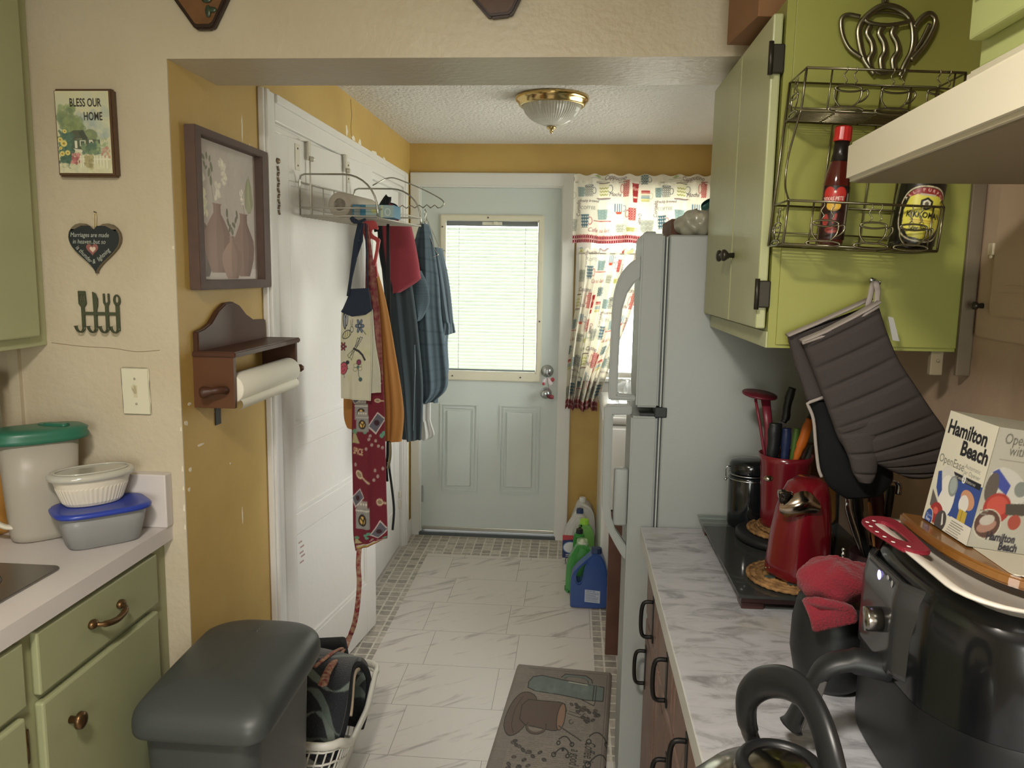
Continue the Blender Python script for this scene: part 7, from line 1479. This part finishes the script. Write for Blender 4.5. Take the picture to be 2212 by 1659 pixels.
tool('ladle', 'pale wooden spoon stem in the dark cup', 'spoon', lambda tt: part(MB().tube(spline([(0.5855, 1.55, 1.139), (0.5905, 1.55, 1.121), (.62, 1.575, ZT+.05)], 5), [(.004, .003), (.005, .003), (.003, .002)], 8), 'stem', mat('tan_wood', '#8c6238', .6), tt))
t = thing('mug', 'bright red mug with big handle behind the cutting board', 'mug', (.61, 1.32, .911))
RM2 = mat('bright_red_ceramic', '#a41c1c', .3, coat=.3)
part(MB().lathe([(.030, .9115), (.033, .92), (.040, 1.06), (.043, 1.105), (.040, 1.105), (.036, 1.06), (0, 1.055)], (.602, 1.325, 0), 32), 'body', RM2, t)
part(MB().tube(spline([(.632, 1.305, 1.110), (.656, 1.295, 1.108), (.676, 1.29, 1.088), (.668, 1.29, 1.045), (.634, 1.305, 1.0)], 6), [(.006, .009)]*25, 10, flat=(0, 1, 0)), 'handle', RM2, t)
# black cloth heap
t = thing('black_cloth', 'crumpled black cloth behind the red towel on the counter', 'cloth', (.55, 1.41, .911))
part(MB().grid(blob((.548, 1.41, .958), (.052, .055, .056), 21, .16, 5, -.8), 48, 30, cu=True, cap=True), 'cloth_folds', mat('black_knit', '#101216', .95, bump=(200, .5, .003)), t)
t = thing('whisk', 'small chrome beaded whisk handle in the black cloth', 'whisk', (.56, 1.35, .92))
m = MB()
for k in range(5): p = Vector((0.4748, 1.35, 1.109)).lerp(Vector((0.4748, 1.35, 1.075)), k/4); m.ball(tuple(p), (.0035, .0035, .004), n=8)
m.tube([(0.4746, 1.35, 1.111), (0.4751, 1.35, 1.072), (0.4899, 1.375, 0.9789)], .0018, 6); part(m, 'beaded_handle', CHROME, t)

# ---------------- air fryer
AF = mat('black_gloss_plastic', '#0d0f11', .2, coat=.3); AFP = mat('smoked_control_panel', '#2c2c2d', .22, coat=.4)
t = thing('air_fryer', 'large black air fryer with chrome dial and drawer handle, right foreground', 'air fryer', (.60, 1.02, .911))
fp = [(.432, .975), (.432, 1.115), (.450, 1.155), (.50, 1.175), (.64, 1.175), (.68, 1.16), (.698, 1.12), (.698, .91), (.685, .86), (.65, .845), (.56, .845), (.485, .875), (.445, .925)]
def sc(o, k, dx_=0): 
    return [(.565+(x-.565)*k+dx_, 1.01+(y-1.01)*k) for x, y in o]
F = spl2(fp, 4)
m = MB(); loft(m, [(sc(F, .90), .9115), (sc(F, .95), .918), (sc(F, .985), .95), (sc(F, 1), 1.02), (sc(F, .99), 1.12), (sc(F, .95), 1.17), (sc(F, .90), 1.195), (sc(F, .80), 1.204), (sc(F, .5), 1.207)]); 
for v in m.bm.verts:
    if v.co.z > 1.05: v.co.z -= (v.co.z-1.05)/.157*.135*max(0, v.co.x-.44)      # the top falls towards the wall
part(m, 'body', AF, t)
def panel(u, v):   # curved control panel hugging the front
    a = u; y = 1.135-.185*a; x = .4235+.030*max(0, a-.72)**1.2*6+.020*max(0, .14-a)*6; z = 1.188-.125*v
    k = 1-.06*max(0, (.25-v))*3; return (.565+(x-.565)*k, y, z)
m = MB().grid(panel, 26, 16); o = part(m, 'control_panel', AFP, t); md = o.modifiers.new('thickness', 'SOLIDIFY'); md.thickness = .010; md.offset = 0
part(MB().lathe([(.0165, 0), (.0165, -.022), (.0155, -.0245), (0, -.0245)], (.4215, 1.035, 1.123), 32, axis='X'), 'dial', mat('spun_steel', '#a5a19b', .22, 1), t)
part(MB().ball((.4215, 1.058, 1.176), (.0015, .006, .007), n=14), 'power_light', mat('violet_light', '#cfc4ff', .4, emit=('#a99cff', 2.2)), t)
part(MB().ball((.4215, 1.030, 1.183), (.001, .004, .0035), n=10).ball((.4215, 1.016, 1.180), (.001, .002, .005), n=10), 'panel_icon', mat('grey_icon', '#8c8a88', .4), t)
m = MB(); F2 = [(x, y) for x, y in F]
loft(m, [(sc([(x, y) for x, y in F], 1.006), .925), (sc(F, 1.012), .94), (sc(F, 1.012), 1.04), (sc(F, 1.0), 1.05)], cap=False); part(m, 'drawer', mat('satin_black', '#101214', .38), t)
part(MB().tube(spline([(.445, 1.03, 1.052), (.420, 1.032, 1.058), (.385, 1.04, 1.060), (.355, 1.045, 1.045), (.338, 1.05, 1.005), (.322, 1.055, .960), (.318, 1.055, .950)], 6), [(.017, .020)]*12+[(.013, .022)]*25, 12, flat=(0, 0, 1)), 'drawer_handle', mat('matte_black', '#191b1c', .45), t)
part(MB().prism([(.343, 1.040), (.354, 1.036), (.338, .962), (.325, .962)], 1.026, 1.0345, 'XZ', bev=.002), 'handle_trim', mat('grey_trim', '#4c4b49', .4), t)
# dark vessel and red towel in front of the fryer
t = thing('black_pot', 'black rounded pot behind the air fryer handle, under the red towel', 'pot', (.40, 1.225, .911))
part(MB().lathe([(.042, .9115), (.055, .925), (.064, .97), (.063, 1.02), (.056, 1.055), (0, 1.06)], (.435, 1.26, 0), 40), 'vessel', mat('matte_black', '#191b1c', .45), t)
t = thing('red_towel', 'red terry cloth mitt draped over the black pot beside the air fryer', 'towel', (.42, 1.23, 1.05))
RT = mat('red_terry', '#7b1c29', .95, bump=(280, .9, .004), sheen=.15, var=(30, .4, '#741a26'))
m = MB().grid(blob((.428, 1.235, 1.098), (.062, .048, .036), 31, .10, 4, -.8), 48, 30, cu=True, cap=True)
part(m, 'towel_body', RT, t)
m = MB()
for k in range(9): 
    a = k/8; m.tube(spline([(.372+.008*a, 1.20-.03*a+.0, 1.078+.010*a), (.378+.05*a, 1.178-.003*a, 1.060+.016*a), (.384+.05*a, 1.178-.003*a, 1.040+.016*a)], 4), .0075, 8)
part(m, 'towel_cuff', RT, t)
# ---------------- white baking dish with red polka dot grip, board and carton on top of the fryer
ZF = 1.2085
GM = Matrix.Translation((.44, 1.0, ZF)) @ Euler((0, math.radians(7.5), 0)).to_matrix().to_4x4() @ Matrix.Translation((-.44, -1.0, -ZF))     # everything piled here leans towards the wall
t = thing('baking_dish', 'white baking dish with red polka dot silicone grip, on top of the air fryer', 'baking dish', (.62, 1.02, ZF))
m = MB(); loft(m, [(rrect(.47, .88, .675, 1.15, .04), ZF), (rrect(.45, .865, .685, 1.16, .05), ZF+.010), (rrect(.430, .85, .69, 1.17, .05), ZF+.0155), (rrect(.428, .848, .692, 1.172, .05), ZF+.019), (rrect(.445, .86, .682, 1.16, .05), ZF+.0175), (rrect(.47, .88, .675, 1.15, .04), ZF+.006)]); part(m, 'dish', mat('white_enamel', '#d6d0c4', .2, coat=.5), t)
GR = ZF+.022
outer = [(0.4268, 1.141), (0.4439, 1.155), (0.4634, 1.159), (0.4742, 1.143), (0.473, 1.097), (0.4691, 1.051), (0.4646, 1.018), (0.4504, 1.006), (0.4255, 1.008), (0.4166, 1.046), (0.4095, 1.085), (0.4122, 1.118)]
inner = [(0.4331, 1.123), (0.4467, 1.127), (0.4545, 1.109), (0.455, 1.075), (0.4532, 1.047), (0.4448, 1.042), (0.433, 1.05), (0.428, 1.082), (0.4273, 1.104)]
gp_ = part(MB().prism(spl2(outer, 4), GR-.006, GR, 'XY', holes=[spl2(inner, 4)], bev=.0015), 'silicone_grip', mat('crimson_silicone', '#7e1c2c', .5), t)
m = MB()
for px in [(0.4304, 1.122), (0.4165, 1.109), (0.4141, 1.089), (0.4135, 1.065), (0.4163, 1.046), (0.4201, 1.027), (0.4365, 1.018)]: m.lathe([(.0028, 0), (.0026, .0006), (0, .0008)], (px[0], px[1], GR), 12)
part(m, 'polka_dot', mat('white_dot', '#d9d2cb', .5), gp_)
t = thing('serving_board', 'varnished wooden board lying in the white baking dish', 'cutting board', (.65, 1.02, ZF+.019))
bo = [(.488, 1.165), (.47, 1.10), (.475, 1.0), (.50, .93), (.55, .895), (.62, .885), (.85, .885), (.85, 1.165)]
part(MB().prism(spl2([(.478, 1.155), (.474, 1.08), (.480, 1.0), (.505, .935), (.55, .905), (.60, .900), (.66, .900)], 5, False)+[(.68, .92), (.68, 1.155)], ZF+.0195, ZF+.0335, 'XY', bev=.003), 'board', mat('varnished_oak', '#7d5424', .3, var=(8, .5, '#5d3a14'), coat=.4), t)
ZB = ZF+.034
t = thing('lace_mat', 'white lace edged paper mat between the board and the carton', 'mat', (.60, 1.02, ZB))
m = MB().prism(rrect(.515, .925, .672, 1.13, .01), ZB, ZB+.0012, 'XY')
for k in range(16): m.ball((.52+.009*k, .925, ZB+.0012), (.006, .004, .0012), n=8)
part(m, 'lace', mat('lace_white', '#bdb7a4', .8), t)
# carton
CB = Vector((.500, 1.132, ZB+.0018)); an = math.radians(3); nd = Vector((math.sin(an), -math.cos(an), 0)); wd = Vector((math.cos(an), math.sin(an), 0)); up = Vector((.03, .0, 1)).normalized()
NW, WW, HH = .116, .165, .158
t = thing('appliance_carton', 'small appliance carton reading Hamilton Beach, standing on the board', 'box', tuple(CB))
def P3(a, b, c): return tuple(CB+nd*a+wd*b+up*c+Vector((0, 0, .0)))
pts = [P3(a, b, c) for c in (0, HH) for a, b in ((0, 0), (NW, 0), (NW, WW), (0, WW))]
lift = 0
part(MB().raw(pts, [(0, 3, 2, 1), (4, 5, 6, 7), (0, 1, 5, 4), (1, 2, 6, 5), (2, 3, 7, 6), (3, 0, 4, 7)]), 'carton', mat('carton_board', '#9d9a88', .6), t)
cv = Canvas(NW, HH, 1500, '#cbc8b6')
cv.text('Hamilton', .006, .030, .0265, '#1b1b20', sx=.95, bold=.035).text('Beach', .048, .052, .027, '#1b1b20', sx=.98, bold=.035)
cv.text('OpenEase', .003, .072, .0165, '#66665f', sx=.95).text('Automatic', .068, .066, .0085, '#7b7b74').text('Jar Opener', .068, .074, .0085, '#7b7b74').line([(.0655, .060), (.0655, .075)], .0006, '#8a8a80')
cv.poly([(.040, .080), (.116, .080), (.116, .135), (.050, .135)], '#2e4686'); cv.poly([(.034, .077), (.112, .077), (.112, .085), (.042, .085)], '#1c1d22').text('includes', .050, .0835, .0062, '#d0d0c8').ell(.073, .081, .0045, .0055, '#cfcfc8').text('2', .0708, .0838, .0075, '#1c1d22').text('batteries', .079, .0835, .0060, '#d0d0c8')
cv.ell(.040, .105, .022, .034, '#c4c2ba', -.35).ell(.043, .112, .019, .028, '#d4d2ca', -.3).poly([(.010, .086), (.018, .083), (.030, .108), (.026, .120), (.015, .108)], '#2e4686').ell(.053, .096, .011, .014, '#7f8784', -.2).ell(.053, .095, .008, .011, '#98a09c', -.2)
cv.poly([(.008, .112), (.030, .128), (.028, .140), (.010, .135)], '#5a5552').ell(.030, .141, .017, .015, '#932c2a').ell(.028, .138, .006, .005, '#c2594e').poly([(.016, .155), (.044, .155), (.040, .172), (.012, .172)], '#b7a88c').ell(.045, .148, .013, .016, '#43403f', .4).poly([(.047, .135), (.053, .150), (.049, .153), (.045, .138)], '#c9c6bf')
cv.ell(.092, .104, .017, .012, '#b98868', .3).ell(.086, .111, .011, .012, '#cfcdc6').rect(.080, .119, .099, .134, '#b39a3a').rect(.087, .119, .089, .134, '#8e7a2c')
cv.poly([(.055, .172), (.066, .134), (.116, .134), (.116, .172)], '#cdcabd')
for k in range(9): cv.rect(.070-.0015*k, .138+.0034*k, .098-.0015*k+(.004 if k % 2 else 0), .1392+.0034*k, '#7c7b73')
cv.ell(.015, .152, .011, .014, '#c8c3a0').ell(.015, .152, .0095, .0125, '#2e4686').text('Opens', .008, .150, .0055, '#c9cde0').text('Easy', .009, .156, .0065, '#c9cde0', bold=.02); cv.text('A', .098, .168, .005, '#7c7b73'); cv.noise(.03)
e = -.0006
sheet('printed_front', cv, lambda u, v: tuple(CB+nd*(NW*u)+up*(HH*(1-v))-wd*.0006), mat('carton_print', '#ffffff', .5, attr=True), t)
cv = Canvas(WW*1.5, HH, 800, '#99978a')
cv.text('Opens Jars', .016, .020, .019, '#4c4b44', sx=1.0).text('with Ease', .030, .034, .019, '#4c4b44').line([(.016, .041), (.09, .041)], .0012, '#7b796e')
cv.ell(.045, .075, .040, .022, '#a9a79e', .35).poly([(.010, .058), (.020, .053), (.050, .072), (.046, .085), (.030, .078)], '#343f80').ell(.070, .075, .012, .010, '#6c726c', .2).ell(.016, .078, .012, .020, '#4d4740').ell(.036, .103, .026, .020, '#8a2f29').ell(.036, .100, .020, .013, '#a34438').poly([(.05, .096), (.09, .092), (.09, .108), (.055, .11)], '#3f3a33')
cv.ell(.026, .125, .026, .020, '#b3b0a0').ell(.026, .125, .024, .0185, '#4a332b').ell(.026, .128, .018, .008, '#8c6a5c', -.3).ell(.024, .120, .014, .007, '#a09a90', -.2)
cv.ell(.075, .118, .012, .010, '#8a3f33').rect(.006, .108, .022, .110, '#6d6b61').rect(.006, .112, .020, .114, '#6d6b61')
cv.text('Hamilton', .030, .145, .015, '#22222a', sx=1.0, bold=.04).text('Beach', .058, .156, .015, '#22222a', bold=.04); R = random.Random(8)
for k in range(5): cv.rect(.028+R.uniform(-.02, .02), .1585+.0028*k, .15+R.uniform(-.03, .03), .1597+.0028*k, '#6d6b61')
cv.noise(.03)
sheet('printed_side', cv, lambda u, v: tuple(CB+nd*(NW+.0006)+wd*(WW*u)+up*(HH*(1-v))), mat('carton_print', '#ffffff', .5, attr=True), t)

GM = Matrix()
# ---------------- kettle
KX, KY = .214, .735
t = thing('kettle', 'stainless steel kettle with arched black handle, bottom right foreground', 'kettle', (KX, KY, .911))
KS = mat('kettle_steel', '#8f8a80', .16, 1)
part(MB().lathe([(.085, .9115), (.105, .916), (.112, .95), (.110, 1.00), (.097, 1.045), (.072, 1.073), (.046, 1.084)], (KX, KY, 0), 56), 'body', KS, t)
part(MB().lathe([(.046, 1.083), (.043, 1.092), (.034, 1.098), (.018, 1.102), (.0, 1.103)], (KX, KY, 0), 48), 'lid', KS, t)
part(MB().tube([(KX+.036*math.cos(a), KY+.036*math.sin(a), 1.096) for a in (2*PI*i/36 for i in range(36))], .0068, 10, closed=True), 'lid_ring', BK, t)
KH = mat('kettle_handle_black', '#17191b', .38)
part(MB().tube(spline([(0.2286, 0.82, 1.022), (0.2182, 0.83, 1.05), (0.208, 0.83, 1.069), (0.2016, 0.83, 1.093), (0.2011, 0.825, 1.119), (0.2107, 0.81, 1.142), (0.2237, 0.78, 1.161), (0.2349, 0.75, 1.167), (0.2407, 0.72, 1.161), (0.2439, 0.695, 1.146), (0.2465, 0.68, 1.124), (0.2476, 0.68, 1.097)], 6), [(.008, .014)]*14+[(.009, .017)]*47, 14, flat=(1, .3, 0)), 'handle', KH, t)
